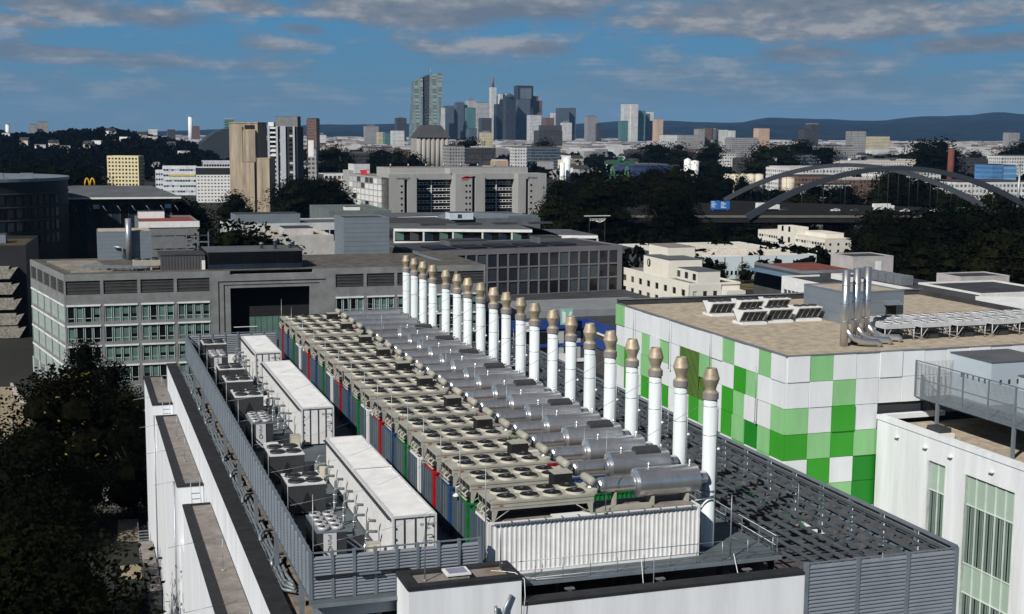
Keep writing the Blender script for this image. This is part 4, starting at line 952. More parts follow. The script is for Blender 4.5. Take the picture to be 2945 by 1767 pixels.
for k, (x, y, h) in enumerate(((10.5, 5, .9), (13, 4, 1.5), (16, 5, .8), (17, 8, .9))): MB().lathe([(.35, 3.35), (.35, 3.35+h), (.5, 3.4+h), (.3, 3.6+h), (.001, 3.62+h)], (x, y, 0), 10).build('vent', galv, pb)
lb = thing('roof_plant', 'dark ribbed roof plant housing left of the black lift block', 'building', (-4.9, 187, -2.4)); box('wall', lb, mat('dark_ribbed', (.075, .077, .082), .7, var=.2), 0, 8, 0, 9, 0, 2.7); box('roof', lb, roofd, -.1, 8.1, -.1, 9.1, 2.7, 2.85); [box('rib', lb, stoned, .3+k*.55, .38+k*.55, -.06, 0, .1, 2.6) for k in range(14)]; box('white_post', lb, whitep, 7.4, 8.0, -.3, -.07, 0, 1.7)
# metal plant box with flue
q = V(235, 560, 262); q1_ = span(q, 0, 365)
mb_ = thing('metal_plant', 'pale grey metal plant tower with a tall flue on the left office roof', 'building', (q.x, q.y, -2.4)); hh = q.z+2.4
box('wall', mb_, metalg, 0, q1_, 0, 8, 0, hh); box('roof', mb_, gravel, .2, q1_-.2, .2, 7.8, hh, hh+.1); [box('seam', mb_, stl, 0, q1_, -.02, 0, .6+k*.8, .64+k*.8) for k in range(int(hh/.8))]
MB().tube([(q1_*.57, -1.0, 0), (q1_*.57, -1.0, hh+2.6)], .62, 14).build('flue', galv, mb_); MB().tube([(q1_*.3, -.4, 2.6), (q1_*.45, -.5, 2.4), (q1_*.47, -.6, .2)], .22, 8).build('duct', galv, mb_)
t = thing('table_cooler', 'pale table cooler with dark fans on the left office roof', 'cooler', Py(322, 655, 188)); 
box('casing', t, beige, 0, 6.4, 0, 2.4, .9, 1.9); [box('leg', t, beige, x, x+.3, .1, 2.3, 0, .9) for x in (0, 3.05, 6.1)]; [inst('fan', FB, t, (.9+k*1.55, 1.2, 1.9), scale=(1.3, 1.3, 2)) for k in range(4)]
for k in range(8):
    p = Py(200+k*18, 640+k*3.2, 190-k*.5); t = thing('roof_duct', ordinal(k)+' small grey duct from the left on the left office roof', 'duct', (p.x, p.y, -2.4), group='duct runs on the left office roof'); box('duct', t, galv, 0, 2.2, 0, .5, .5, .95); box('stand', t, stl, .2, .3, .1, .4, 0, .5); box('stand', t, stl, 1.8, 1.9, .1, .4, 0, .5)
rsk = MB().tube([tuple(Py(1000, 612, 205)-Vector((0, 0, 0))), tuple(Py(1112, 647, 186))], .35, 6).build('roof_girder', galv); tag(rsk, 'pale slanted girder on the right end of the grey office roof', 'girder')

# ================================================================== buildings behind the deck
grid = mat('purple_grey_frame', (.145, .142, .155), .7, var=.1)
paneE = [mat('grid_pane_a', (.018, .02, .028), .12, var=.3), mat('grid_pane_b', (.03, .034, .045), .15, var=.3), glass, mat('grid_pane_c', (.05, .065, .08), .2, var=.2)]
E_, EL, EH = bld('grid_office', 'dark office with a square grid of windows behind the chimneys', 1010, 1503, 612, 300, 24, 7, grid, roofd, (19, 6, .86, .90, .7, .3), None, None, paneE, .35, tk=.28)
for k in range(5): box('solar_panel', E_, mat('solar_blue', (.012, .014, .022), .6), 6+k*8, 12+k*8, 6, 14, EH+.2, EH+.4)
roofbox(E_, roofg, 14, 24, 15, 21, EH, 1.2); roofbox(E_, roofg, 38, 44, 14, 20, EH, 1.6)
# white ribbon building beyond it
rib = thing('ribbon_building', 'dark glazed building with two white ribbon slabs behind the grid office', 'building', (0, 0, 0))
pl = [V(950, 552, 372), V(1305, 552, 372), V(1345, 561, 352), V(1440, 559, 352)]
for i in range(3):
    a, b = pl[i], pl[i+1]; back = Vector((0, 22, 0))
    for nm, zz, th, out, mm in (('roof_edge', pl[0].z, .75, 1.2, whitep), ('slab_edge', pl[0].z-3.6, .9, 1.2, whitep)):
        MB().hexa([(a.x, a.y-out, zz-th), (b.x, b.y-out, zz-th), (b.x, b.y, zz-th), (a.x, a.y, zz-th), (a.x, a.y-out, zz), (b.x, b.y-out, zz), (b.x, b.y, zz), (a.x, a.y, zz)]).build(nm, mm, rib)
    MB().hexa([(a.x, a.y-.2, GZ), (b.x, b.y-.2, GZ), (b.x, b.y+20, GZ), (a.x, a.y+20, GZ), (a.x, a.y-.2, pl[0].z-.02), (b.x, b.y-.2, pl[0].z-.02), (b.x, b.y+20, pl[0].z-.02), (a.x, a.y+20, pl[0].z-.02)]).build('glazed_wall', glass, rib)
    MB().hexa([(a.x, a.y-.9, pl[0].z+.01), (b.x, b.y-.9, pl[0].z+.01), (b.x, b.y+20, pl[0].z+.01), (a.x, a.y+20, pl[0].z+.01), (a.x, a.y-.9, pl[0].z+.2), (b.x, b.y-.9, pl[0].z+.2), (b.x, b.y+20, pl[0].z+.2), (a.x, a.y+20, pl[0].z+.2)]).build('roof', roofg, rib)
    nseg = 5 if i == 0 else 2
    for k in range(nseg+1):
        p = a.lerp(b, k/nseg); box('column', rib, whitep, p.x-.2, p.x+.2, p.y-1.1, p.y-.75, pl[0].z-3.6, pl[0].z-.75)
    for k in range(nseg*2):
        p = a.lerp(b, (k+.5)/(nseg*2)); box('window', rib, random.choice([glass, tglass, glassb, stoned]), p.x-1.6, p.x+1.6, p.y-.45, p.y-.25, pl[0].z-3.3, pl[0].z-1.0)
for k in range(4): box('roof_unit', rib, roofd, pl[0].x+10+k*11, pl[0].x+17+k*11, pl[0].y+6, pl[0].y+9, pl[0].z+.2, pl[0].z+.7)
# grey metal cube and neighbours
t, l_, h_ = bld('metal_cube', 'plain pale grey metal-clad cube above the office roofs', 830, 940, 530, 292, 11, 0, metalg, roofd, par=.3)
for k in range(9): box('seam', t, stl, 0, l_, -.03, 0, h_-1-k*1.0, h_-.95-k*1.0); box('seam', t, stl, -.03, 0, 0, 11, h_-1-k*1.0, h_-.95-k*1.0)
t, l_, h_ = bld('low_gravel_block', 'low pale block with brown gravel roof left of the metal cube', 664, 806, 578, 306, 30, 0, mat('pale_grey_wall', (.42, .42, .41), .8), gravel, par=.7)
roofbox(t, mat('pale_grey_wall2', (.42, .43, .44), .8), 4, 11, 12, 20, h_, 1.6)
t, l_, h_ = bld('long_wing', 'long wing with white roof edge and strip windows left of centre', 560, 940, 545, 400, 22, 3, mat('pale_wing', (.50, .52, .53), .7), roofg, (26, 3, .86, .55, .6, .5), (8, 3, .86, .5, .6, .5), None, [glass, glass, blind], .4)
box('roof_house', t, metalg, 2, 22, 5, 14, h_, h_+3.0); box('roof_cap', t, roofd, 2, 22, 5, 14, h_+3, h_+3.1)
for k in range(40): box('sun_slat', t, whitep, 2+k*1.1, 2.3+k*1.1, -1.4, -.1, h_-3.4, h_-3.3)
t, l_, h_ = bld('low_roof_hall', 'low blue-grey hall with folded roof before the stone office', 950, 1305, 533, 480, 40, 0, mat('slate_wall', (.10, .115, .13), .7), roofg, par=.4)
MB().prism([(18, 6), (45, 3), (58, 6), (30, 34)], 0, 1).build('roof_fold', metalg, t, (0, 0, h_)); roofbox(t, mat('pale_blue_box', (.50, .57, .62), .6), 21, 30, -1, 5, h_, 2.6); box('window', t, charc, 24, 25.6, -1.06, -1.0, h_+.6, h_+2.0); MB().prism([(1, 2), (16, 1), (17, 5)], 0, .8).build('roof_light', whitep, t, (2, 4, h_))
t, l_, h_ = bld('low_green_roof', 'low block with grey-green roof left of the stone office', 795, 945, 512, 520, 45, 0, mat('dull_green_wall', (.13, .16, .155), .8), mat('green_felt', (.10, .125, .12), .9, var=.2, scale=.1), par=.4)
roofbox(t, whitep, 8, 14, 8, 12, h_, 1.4)
t, l_, h_ = bld('dark_slab', 'dark flat slab roof with pale box above the ribbon building', 944, 1100, 540, 430, 25, 0, stoned, roofd, par=.3)
# ------------------------------------------------------------------ stone office with signs
P0 = V(939, 421, 760); dpQ = -span(P0, R(90+5), 828)
dpQ = span(P0, R(95), 828)
Q = thing('stone_office', 'pale stone office with dark glass bays and a red roof-edge logo', 'building', (P0.x, P0.y, GZ), R(5)); QH = P0.z-GZ; QL = span(P0, R(5), 1320)
qs = mat('pale_stone', (.33, .335, .325), .85, var=.1, scale=.3, streak=.2)
kx = QL/1120.  # per zoomed pixel of the facade
def qx(z): return (z-540)*kx
# front: pillars and recessed glazed bays
for (a, b, nm) in ((540, 730, 'wall'), (1000, 1210, 'wall'), (1450, 1660, 'wall')):
    s = {540: (645, 668), 1000: (1118, 1142), 1450: (1508, 1530)}[a]; ws = {540: [(620, 634)], 1000: [(1070, 1084), (1096, 1110)], 1450: [(1540, 1554)]}[a]
    box(nm, Q, qs, qx(a), qx(s[0]), 0, 14, 0, QH); box(nm, Q, qs, qx(s[1]), qx(b), 0, 14, 0, QH); box('slot', Q, glass, qx(s[0]), qx(s[1]), 1.2, 1.4, 0, QH-3.2); box(nm, Q, qs, qx(s[0]), qx(s[1]), .0, 14, QH-(3.2 if a != 1000 else 1.5), QH)
    for (u0, u1) in ws:
        for r in range(5): z = QH-6.4-r*3.55; wn = box('window', Q, glass, qx(u0), qx(u1), -.03, .02, z-1.3, z); under(box('window_sill', Q, whitep, qx(u0)-.1, qx(u1)+.1, -.12, -.031, z-1.45, z-1.3), wn)
for (a, b) in ((730, 1000), (1210, 1450)):
    box('bay_back', Q, glass, qx(a), qx(b), 9.0, 9.3, 0, QH-3.5); box('wall', Q, qs, qx(a), qx(b), 6.0, 14, QH-3.5, QH)
    for r in range(5):
        z = QH-5.2-r*3.55; box('spandrel', Q, whitep, qx(a), qx(b), 8.75, 8.95, z-.25, z); box('spandrel', Q, whitep, qx(a), qx(b), 8.75, 8.95, z-1.6, z-1.35)
        for c in range(10): x = qx(a)+c*(qx(b)-qx(a))/10; box('pier', Q, whitep, x-.18, x+.18, 8.8, 8.94, z-1.35, z-.25)
    box('mast', Q, whitep, qx((a+b)/2)-.25, qx((a+b)/2)+.25, 8.3, 8.74, 0, QH-4)
box('wall', Q, qs, qx(600), qx(1590), 14, 40, 0, QH+3.2); box('roof', Q, gravelg, qx(602), qx(1588), 14.2, 39.8, QH+3.2, QH+3.3); box('wall', Q, qs, qx(985), qx(1212), 5.2, 14, QH-.02, QH+3.0)
for k in range(8): MB().lathe([(.5, 0), (.5, 1.8), (.001, 2.2)], (qx(640+k*125), 24, QH+3.3), 8).build('vent', galv, Q)
# long left face
facade(Q, 0, dpQ, -math.pi/2, dpQ-.1, (0, QH-2.2), 8, rowset(0, QH-2.2, 6, .9, .8, .3), .9, qs, [whitep, whitep, whitep, whitep, blind, glass], .3, edge=dpQ*.14)
box('core', Q, stoned, .32, 16, 14.1, dpQ-.1, 0, QH-2.3); box('roof', Q, gravelg, 0, 16, 14.1, dpQ, QH-2.2, QH-2.1)
box('wall', Q, qs, 0, 3, dpQ-14, dpQ, QH-2.19, QH); box('wall', Q, qs, 0, 3, 14.1, 19, QH-2.19, QH)
lred = mat('logo_red', (.55, .02, .03), .5); lblue = mat('logo_blue', (.03, .04, .18), .5); lnav = mat('logo_navy', (.012, .015, .05), .5)
sg = thing('sign', 'red logo with a swoosh on the middle pillar of the stone office', 'sign', Q.matrix_world.translation); sg.location = Q.location; sg.rotation_euler = Q.rotation_euler
MB().tube([(qx(1042), -.3, QH-2.4), (qx(1060), -.3, QH-1.75), (qx(1085), -.3, QH-1.6), (qx(1100), -.3, QH-2.0), (qx(1113), -.3, QH-1.6)], [.15, .35, .4, .3, .1], 6).build('swoosh', lred, sg); text('letters', sg, 'DZR', lred, 2.3, face_front(qx(1068), -.2, QH-3.1))
for (zx, s, mm, lab) in ((637, 'Nurnberg B', lnav, 'dark blue lettering on the left pillar of the stone office'), (1556, 'RPs-Bank', lblue, 'violet blue lettering on the right pillar of the stone office')):
    sg = thing('sign', lab, 'sign', Q.location, R(5)); text('letters', sg, s, mm, 1.7, face_front(qx(zx), -.1, QH-2.6))
sg = thing('sign', 'red logo sign on the left roof edge of the stone office', 'sign', Q.location, R(5)); MB().box(1.0, 1.4, dpQ*.5, dpQ*.62, QH-2, QH+.6).build('logo', lred, sg); MB().tube([(1.2, dpQ*.44, QH+1.2), (1.2, dpQ*.52, QH+1.0), (1.2, dpQ*.64, QH+.2)], .3, 6).build('swoosh', lred, sg)
roofbox(Q, mat('pale_plant', (.5, .52, .53), .7), 3, 13, dpQ-16, dpQ-2, QH-2, 6)
t, l_, h_ = bld('white_frame_office', 'white framed office with brown windows behind the stone office', 782, 836, 421, 880, 16, 3, whitep, roofd, (5, 6, .72, .62, .6, .3), None, None, [mat('brown_pane', (.09, .06, .055), .4, var=.3), glass], .3)
# ------------------------------------------------------------------ concrete tower, tower blocks
def plain(name, label, q0, q1, qt, d, dep, rz, m_, rm=roofd, right_to=None, **k):
    return bld(name, label, q0, q1, qt, d, dep, rz, m_, rm, **k)
S, sl, sh_ = plain('concrete_tower', 'tall windowless beige concrete tower with stepped block', 553, 622, 299, 825, 16, -28, concrete, par=.2)
box('slot', S, dark, sl*.46, sl*.50, -.25, -.02, 10, sh_-2); box('bay', S, concrete, sl*.52, sl*.95, -2.2, -.01, 0, sh_-4); box('opening', S, dark, sl*.55, sl*.9, -.3, -.02, sh_-3.2, sh_-.8)
box('cornice', S, concrete, -.3, sl+.3, -.35, 16.3, sh_+.21, sh_+1.0)
P2 = V(582, 384, 800); w2 = span(P2, R(-28), 651); hz = P2.z-GZ
S2 = thing('concrete_annex', 'lower beige concrete block with dark vertical slot before the concrete tower', 'building', (P2.x, P2.y, GZ), R(-28)); box('wall', S2, concrete, 0, w2*.46, 0, 10, 0, hz-2); box('wall', S2, concrete, w2*.56, w2, -.5, 10, 0, hz); box('slot', S2, dark, w2*.461, w2*.559, 1, 9.9, 0, hz-2.5); box('roof', S2, roofd, .3, w2*.45, .3, 9.7, hz-1.999, hz-1.9); box('cap', S2, concrete, w2*.55, w2*1.01, -.6, 10.1, hz+.001, hz+.7)
tw = mat('tower_grey', (.36, .39, .42), .7, var=.1); twd = mat('tower_dark', (.018, .019, .022), .6, var=.2)
T, tl, th = bld('apartment_tower', 'dark apartment tower with pale balcony columns right of the concrete tower', 645, 718, 308, 900, 22, -20, twd, roofd, (3, 16, .6, .5, 1, 1), None, None, [glass, glass, blind], .6)
for (a, b) in ((.02, .09), (.30, .36), (.44, .62), (.86, .92)): box('pale_column', T, tw, tl*a, tl*b, -1.3, -.01, 0, th+1)
for r in range(16): box('balcony', T, whitep, tl*.1, tl*.29, -1.2, -.02, 4+r*th/16.6, 5.1+r*th/16.6)
roofbox(T, mat('tower_top', (.16, .165, .17), .8), tl*.25, tl*.98, 3, 15, th, 7.5); box('roof_box', T, whitep, tl*.02, tl*.2, 2, 8, th+.6, th+3.5)
def tower(name, label, q0, q1, qt, d, dep, m_, rz=0., cap=0., group=None, base=GZ, roofm=None, cat='tower'):
    a = V(q0, qt, d); L_ = span(a, R(rz), q1); H = a.z-base
    t = thing(name, label, cat, (a.x, a.y, base), R(rz), group)
    MB().box(0, L_, 0, dep, 0, H).build('shaft', m_, t)
    box('roof', t, roofm or roofd, L_*.04, L_*.96, dep*.05, dep*.95, H, H+max(1., .006*H))
    if cap: box('roof_plant', t, roofm or metalg, L_*.25, L_*.75, dep*.2, dep*.8, H, H+cap)
    return t, L_, H
F = facade_mat
f_yel = None
bld('yellow_office', 'pale yellow office block with rows of small square windows', 258, 334, 378, 1140, 14, -22, mat('pale_yellow', (.62, .55, .33), .8, var=.06), roofg, (9, 8, .58, .5, .4, .6), None, (4, 8, .6, .55, .4, .6), [glass, stoned], .6)
bld('white_strip_office', 'white office with grey window strips and a yellow stripe', 392, 474, 403, 1000, 14, -6, mat('bluish_white', (.60, .64, .68), .7), roofg, (12, 5, .85, .36, .6, .6), None, None, [stoned, glassb, blind], .5)
box('stripe', bpy.data.objects['white_strip_office'], mat('stripe_yellow', (.55, .42, .08), .6), 5, 24, -.3, -.02, 14.2, 15.6)
t, l_, h_ = bld('white_tile_office', 'white office with small dark windows under a black top floor', 473, 557, 405, 900, 14, -4, whitep, roofd, (10, 8, .55, .34, 5.2, .4), None, None, [glass, stoned], .3)
box('top_band', t, twd, -.05, l_*1.005, -.3, -.002, h_-4.6, h_-.2)
bld('pale_low_office', 'small pale office with yellow lettered band left of the white offices', 375, 394, 412, 1020, 10, -6, mat('bluish_white', (.6, .64, .68)), roofg, (3, 4, .7, .4), None, None, None, .3)
bld('grey_top_office', 'pale grey office with orange roof beside the concrete tower', 490, 556, 391, 1080, 12, 0, mat('bluish_white2', (.5, .54, .58), .7), mat('orange_roof', (.5, .12, .03), .7), (10, 5, .8, .4), None, None, None, .8)
# fast-food arches on a low roof: the sign only, as it stands
t, l_, h_ = bld('low_restaurant', 'low dark restaurant block with a double yellow arch on its roof', 176, 282, 452, 700, 14, 0, stoned, roofg, (8, 1, .7, .5, .6, .3), None, None, None, .3)
sg = thing('arch_sign', 'double yellow arch sign on the low restaurant roof', 'sign', V(217, 450, 697)); ym = mat('sign_yellow', (.75, .42, .01), .5)
for s in (-1, 1): MB().tube([(s*1.35-1.15, 0, 0), (s*1.35-1.0, 0, 2.2), (s*1.35-.55, 0, 3.7), (s*1.35, 0, 4.2), (s*1.35+.55, 0, 3.7), (s*1.35+1.0, 0, 2.2), (s*1.35+1.15, 0, 0)], .34, 8).build('arch', ym, sg)
for x in (-2.5, 0, 2.5): MB().tube([(x, 0, -2.2), (x, 0, .1)], .12, 6).build('post', charc, sg)
# ------------------------------------------------------------------ round dark building and halls at the left
rc = V(-99, 436, 430); rad = 33.5
rb = thing('round_building', 'dark round office with pale roof rim at the left edge', 'building', (rc.x, rc.y+10, GZ)); rh = rc.z-GZ
mm = MB(); mm.lathe([(rad, 0), (rad, rh)], n=64, sharp=True); mm.build('wall', twd, rb); MB().lathe([(rad+.6, rh), (rad+.6, rh+1.0), (rad-1.5, rh+1.0)], n=64, sharp=True).build('roof_rim', metalg, rb)
for k in range(3): MB().lathe([(rad+.03, rh-4-k*4.2), (rad+.3, rh-4-k*4.2), (rad+.3, rh-3.6-k*4.2), (rad+.03, rh-3.6-k*4.2)], n=64, sharp=True).build('floor_band', stoned, rb)
for k in range(26):
    a = -2.6+k*.085
    for r in range(4):
        o = box('window', rb, random.choice([glass, glass, glassb]), rad*math.cos(a)-.9, rad*math.cos(a)+.9, rad*math.sin(a)-.15, rad*math.sin(a)+.15, rh-7.2-r*4.2, rh-4.4-r*4.2, a+math.pi/2)
for k in range(4): box('roof_unit', rb, metalg, -8+k*9, -4+k*9, -22, -18, rh+1, rh+2.6)
t, l_, h_ = bld('glazed_hall', 'glazed hall with wide grey overhanging roof left of centre', 160, 415, 482, 470, 26, 0, stoned, roofg, (12, 2, .9, .75, .5, .4), None, None, [glass, glassb, stoned, stoned], .2)
MB().hexa([(-1, -4, h_+.3), (l_+3, -4, h_+.3), (l_+3, 26, h_+.3), (-1, 26, h_+.3), (-1, -4, h_+.8), (l_+3, -4, h_+.8), (l_-6, 20, h_+4.0), (-1, 20, h_+4.0)]).build('roof_slab', roofg, t); box('gutter', t, whitep, -1, l_+3, -4.2, -4.0, h_+.2, h_+.8)
for k in range(8): MB().tube([(1+k*5, -.3, h_-.3), (3.4+k*5, -3.6, h_-4)], .12, 5).build('strut', galv, t)
for k in (1.7, 6.4): box('white_board', t, whitep, k*5.3, k*5.3+2.2, -.5, -.3, h_-3.4, h_-1.9)  # plain white boards on the hall front
t, l_, h_ = bld('red_roof_block', 'low block with white edge and a dull red roof', 336, 480, 541, 395, 30, 0, mat('grey_block_wall', (.16, .165, .17), .7), mat('red_felt', (.20, .045, .035), .9, var=.25, scale=.2), par=.6)
roofbox(t, whitep, 1, 9, 25, 29, h_, 2.2); box('white_edge', t, whitep, -.2, l_+.2, -.25, -.01, h_-1.2, h_+.62)
t, l_, h_ = bld('terrace_block', 'dark block with brown roof garden and stepped balconies at the left edge', -95, 62, 603, 305, 30, -4, twd, mat('brown_green_roof', (.06, .048, .022), .95, var=.5, scale=.3), None, None, None, None, .8)
pbm = mat('pale_balcony', (.24, .225, .195), .9, var=.6, scale=2.2)
for r in range(5):
    z = h_-4.0-r*3.6 if h_-4.0-r*3.6 > 2.8 else 2.8+.01*r; box('balcony', t, pbm, -1, 10.6+.4*r, -3.2, -.05, z-2.7, z)
    MB().hexa([(10.6+.4*r, -3.2, z-2.7), (10.7+.4*r, -3.2, z-2.7), (10.7+.4*r, -.05, z-2.7), (10.6+.4*r, -.05, z-2.7), (10.6+.4*r, -3.2, z-.5), (12.4+.35*r, -3.2, z-.25), (12.4+.35*r, -.05, z-.25), (10.6+.4*r, -.05, z-.5)]).build('balcony_end', pbm, t)
roofbox(t, metalg, 5, 8, 16, 20, h_, 2.2)
fr = thing('pipe_gantry', 'dark steel gantry of beams and ducts behind the metal plant tower', 'steel frame', V(372, 648, 280))
for r in range(5): box('beam', fr, stl if r % 2 else charc, 0, 12, r*1.5, r*1.5+.3, 1+r*1.3, 1.25+r*1.3)
for k in range(6): box('post', fr, stl, k*2.3, k*2.3+.22, 2, 2.3, -3, 7.4); box('duct', fr, charc, k*2.2, k*2.2+1.1, 3, 4.2, .5, 1.7)
# ------------------------------------------------------------------ blue-fascia store between the chimneys and the grid office
bf = mat('blue_fascia', (.02, .05, .22), .5, var=.1)
F0 = Pz(1418, 770, -14.5)
st = thing('store', 'low store with blue fascia and grey roof behind the chimneys', 'shop', (F0.x, F0.y, GZ)); fh = -14.5-GZ
box('wall', st, stoned, -46, -.01, .3, 50, 0, fh-1.8); box('fascia', st, bf, -46, -.02, 0, .29, fh-1.9, fh); box('roof', st, roofd, -46, -.01, .3, 50, fh-1.79, fh-.1)
for k in range(12): box('window', st, random.choice([glass, glass, blind]), -45+k*3.7, -42+k*3.7, .2, .299, 2.4, fh-2.5)
for z in (1.6, 4.9): box('band', st, whitep if z < 3 else bf, -46, -.02, .05, .28, z, z+.7)
box('wall', st, stoned, .3, 32, -48, 50, 0, fh-1.8); box('fascia', st, bf, 0, .29, -48, .3, fh-1.9, fh); box('roof', st, roofd, .3, 32, -48, 50, fh-1.79, fh-.1); box('band', st, bf, .02, .29, -48, .3, fh-5.2, fh-3.4); box('band', st, whitep, .0, .29, -48, .3, fh-2.4, fh-2.0)
for k in range(12): box('window', st, random.choice([glass, blind, stoned]), .2, .299, -47+k*4, -44+k*4, 1, fh-5.6)
MB().prism([(-26, 22), (18, 22), (26, 4), (-18, 4)], fh-.1, fh+1.3).build('roof_fold', mat('lit_grey_roof', (.2, .215, .23), .7, var=.15), st)
for k, (x, y) in enumerate(((-4, 6), (4, -6), (9, 10), (8, -18), (-12, 12), (14, 2))): MB().prism([(0, 0), (5, -1), (6, 1.2), (1, 2.2)], 0, .6).build('roof_light', roofg, st, (x, y, fh-.1))
sg = thing('sign', 'pale green square sign with a white V mark above the store fascia', 'sign', Pz(1354, 785, -15.2), 0); gm = mat('mint_sign', (.22, .50, .38), .5)
box('board', sg, gm, 0, 2.6, 0, .2, 0, 3.2); MB().slab([(.35, -.02, .3), (1.1, -.02, .3), (1.1, -.02, 2.5), (.35, -.02, 2.8)], (0, .02, 0)).build('mark', whitep, sg); MB().slab([(1.1, -.02, .3), (1.5, -.02, .3), (2.5, -.02, 2.5), (2.0, -.02, 2.7)], (0, .02, 0)).build('mark', whitep, sg); box('post', sg, stl, 1.2, 1.4, .2, .4, -5, .2)
sg = thing('sign', 'white sign with dark letters on the blue fascia of the store', 'sign', F0+Vector((-14, -.2, -2.2))); box('board', sg, whitep, 0, 3.4, 0, .15, 0, 2); text('letters', sg, 'stop', charc, 1.1, face_front(1.6, -.03, 1))
sg = thing('sign', 'long white sign with black capital letters low on the store', 'sign', F0+Vector((-17, -.25, -8.9))); box('board', sg, whitep, 0, 13, 0, .15, 0, 1.9); text('letters', sg, 'CENTER', charc, 1.7, face_front(3.6, -.03, .95))
# ------------------------------------------------------------------ cream hotel-like block
G0 = V(1665, 690, 290); gd_ = span(G0, R(90), 1497); gl_ = span(G0, 0, 1788)
gt = thing('cream_block', 'cream block with small windows and roof houses behind the panelled hall', 'building', (G0.x, G0.y, GZ)); gh = G0.z-GZ
facade(gt, 0, gd_, -math.pi/2, gd_-.01, (0, gh), 8, rowset(0, gh, 5, .52, .6, .6), .42, cream, [glass, glass, stoned], .25)
facade(gt, 0, 0, 0, gl_*.62, (0, gh), 3, rowset(0, gh, 5, .42, .6, .6), .4, mat('cream_front', (.60, .59, .54), .85, var=.05), [glass, blind], .25)
box('core', gt, cream, .26, gl_, .26, gd_-.26, 0, gh-.01); box('wall', gt, mat('cream_front', (.6, .59, .54)), gl_*.63, gl_, -2.5, .25, 0, gh-1.2); box('roof', gt, gravelg, .3, gl_, .3, gd_-.3, gh, gh+.06)
for a in ((0, .3, 0, gd_), (.31, gl_, 0, .3), (gl_-.3, gl_, .31, gd_)): box('parapet', gt, cream, *a, gh+.003, gh+.45)
roofbox(gt, cream, 1.5, 10, gd_*.36, gd_*.72, gh, 4.2, cap=roofg); roofbox(gt, cream, 6, 13, gd_*.62, gd_*.9, gh, 6.2, cap=gravelg); roofbox(gt, mat('cream_front', (.6, .59, .54)), 3.5, 9, 3, gd_*.34, gh, 2.6, cap=roofg)
ce = MB().lathe([(.0001, 0), (.95, 0), (.95, .08), (.0001, .08)], (1.38, gd_*.64, gh+2.7), 16, 'x'); ce.build('emblem', charc, gt); MB().box(1.26, 1.35, gd_*.64-.15, gd_*.64+.15, gh+2.1, gh+3.3).build('emblem_mark', cream, gt)
for k in range(3): box('window', gt, glass, 3.44, 3.5, 4+k*4, 5.5+k*4, gh+.6, gh+2)
# white hall and office beyond
t, l_, h_ = bld('white_hall', 'long white warehouse with pale blue wall and skylit roof', 1652, 1972, 624, 440, 56, 0, mat('pale_blue_wall', (.55, .64, .68), .7, var=.05), mat('cream_roof', (.62, .58, .50), .85, var=.15, scale=.1), (30, 1, .6, .5, 4.0, .5), None, None, [glass], .2)
for r in range(5):
    for c in range(9): MB().prism([(0, 0), (2.2, -.3), (2.4, .6), (.2, 1)], 0, .6).build('skylight', mat('skylight_cream', (.5, .47, .42), .7), t, (3+c*3.9+(r % 2)*1.5, 6+r*9, h_+.05))
for k in range(6): box('gate_post', t, charc, 2+k*6.5, 2.25+k*6.5, -.1, 0, 0, h_)
I0 = V(1995, 580, 480); id_ = span(I0, R(90), 1831); il = span(I0, 0, 2056)
it = thing('cream_office', 'cream office with window strips and a higher stair tower', 'building', (I0.x, I0.y, GZ)); ih = I0.z-GZ; cf = mat('cream_front', (.6, .59, .54))
facade(it, 0, id_, -math.pi/2, id_-.01, (0, ih), 26, rowset(0, ih, 4, .42, .6, .6), .86, cream, [stoned, blind, glassb], .25, edge=.6)
facade(it, 0, 0, 0, il, (0, ih), 3, rowset(0, ih, 4, .4, .6, .6), .3, cf, [glass], .25)
box('core', it, stoned, .26, il, .26, id_, 0, ih-.02); box('roof', it, mat('cream_roof', (.62, .58, .5)), 0, il, 0, id_, ih, ih+.4); box('stair_tower', it, cream, -1, il*.5, id_*.42, id_*.66, 0, ih+3.2); roofbox(it, cream, il*.3, il, id_*.1, id_*.4, ih, 1.9, cap=mat('cream_roof', (.62, .58, .5)))
for r in range(3): box('window', it, glass, -1.05, -1.0, id_*.47, id_*.5, 4+r*4, 6+r*4); box('window', it, glass, -1.05, -1.0, id_*.57, id_*.6, 4+r*4, 6+r*4)
# long white office at the right
def yface(name, label, qc, qcy, d, qfar, qright, cols, nr, wh, fcols, wm=whitep, panes=None, rm=roofd):
    c = V(qc, qcy, d); dp = span(c, R(90), qfar); wd = span(c, 0, qright)
    t = thing(name, label, 'building', (c.x, c.y, GZ)); H = c.z-GZ; panes = panes or [stoned, glass, glassb]
    facade(t, 0, dp, -math.pi/2, dp-.01, (0, H), cols, rowset(0, H, nr, wh, .9, .5), .9, wm, panes, .3, edge=.8)
    if fcols: facade(t, 0, 0, 0, wd, (0, H), fcols, rowset(0, H, nr, wh, .9, .5), .8, wm, panes, .3)
    box('core', t, stoned if fcols else wm, .31, wd, .31 if fcols else 0, dp, 0, H-.02); box('roof', t, rm, .3, wd, .3, dp-.3, H, H+.06)
    for a in ((0, .3, 0, dp), (.31, wd, 0, .3), (.31, wd, dp-.3, dp)): box('parapet', t, wm, *a, H+.003, H+.4)
    return t, dp, wd, H
t, dp, wd, H = yface('white_ribbon_office', 'long white office with ribbon windows and dark roof at the right', 2277, 716, 262, 2007, 2420, 12, 3, .45, 0)
for k in range(6): box('roof_unit', t, galv, 3+k*.2, 6, dp*.45+k*3.2, dp*.45+k*3.2+2.4, H+.06, H+2.0)
yface('white_corner_office', 'lower white office corner with strip windows beside the cream block', 1986, 691, 268, 1888, 2080, 9, 3, .42, 6)
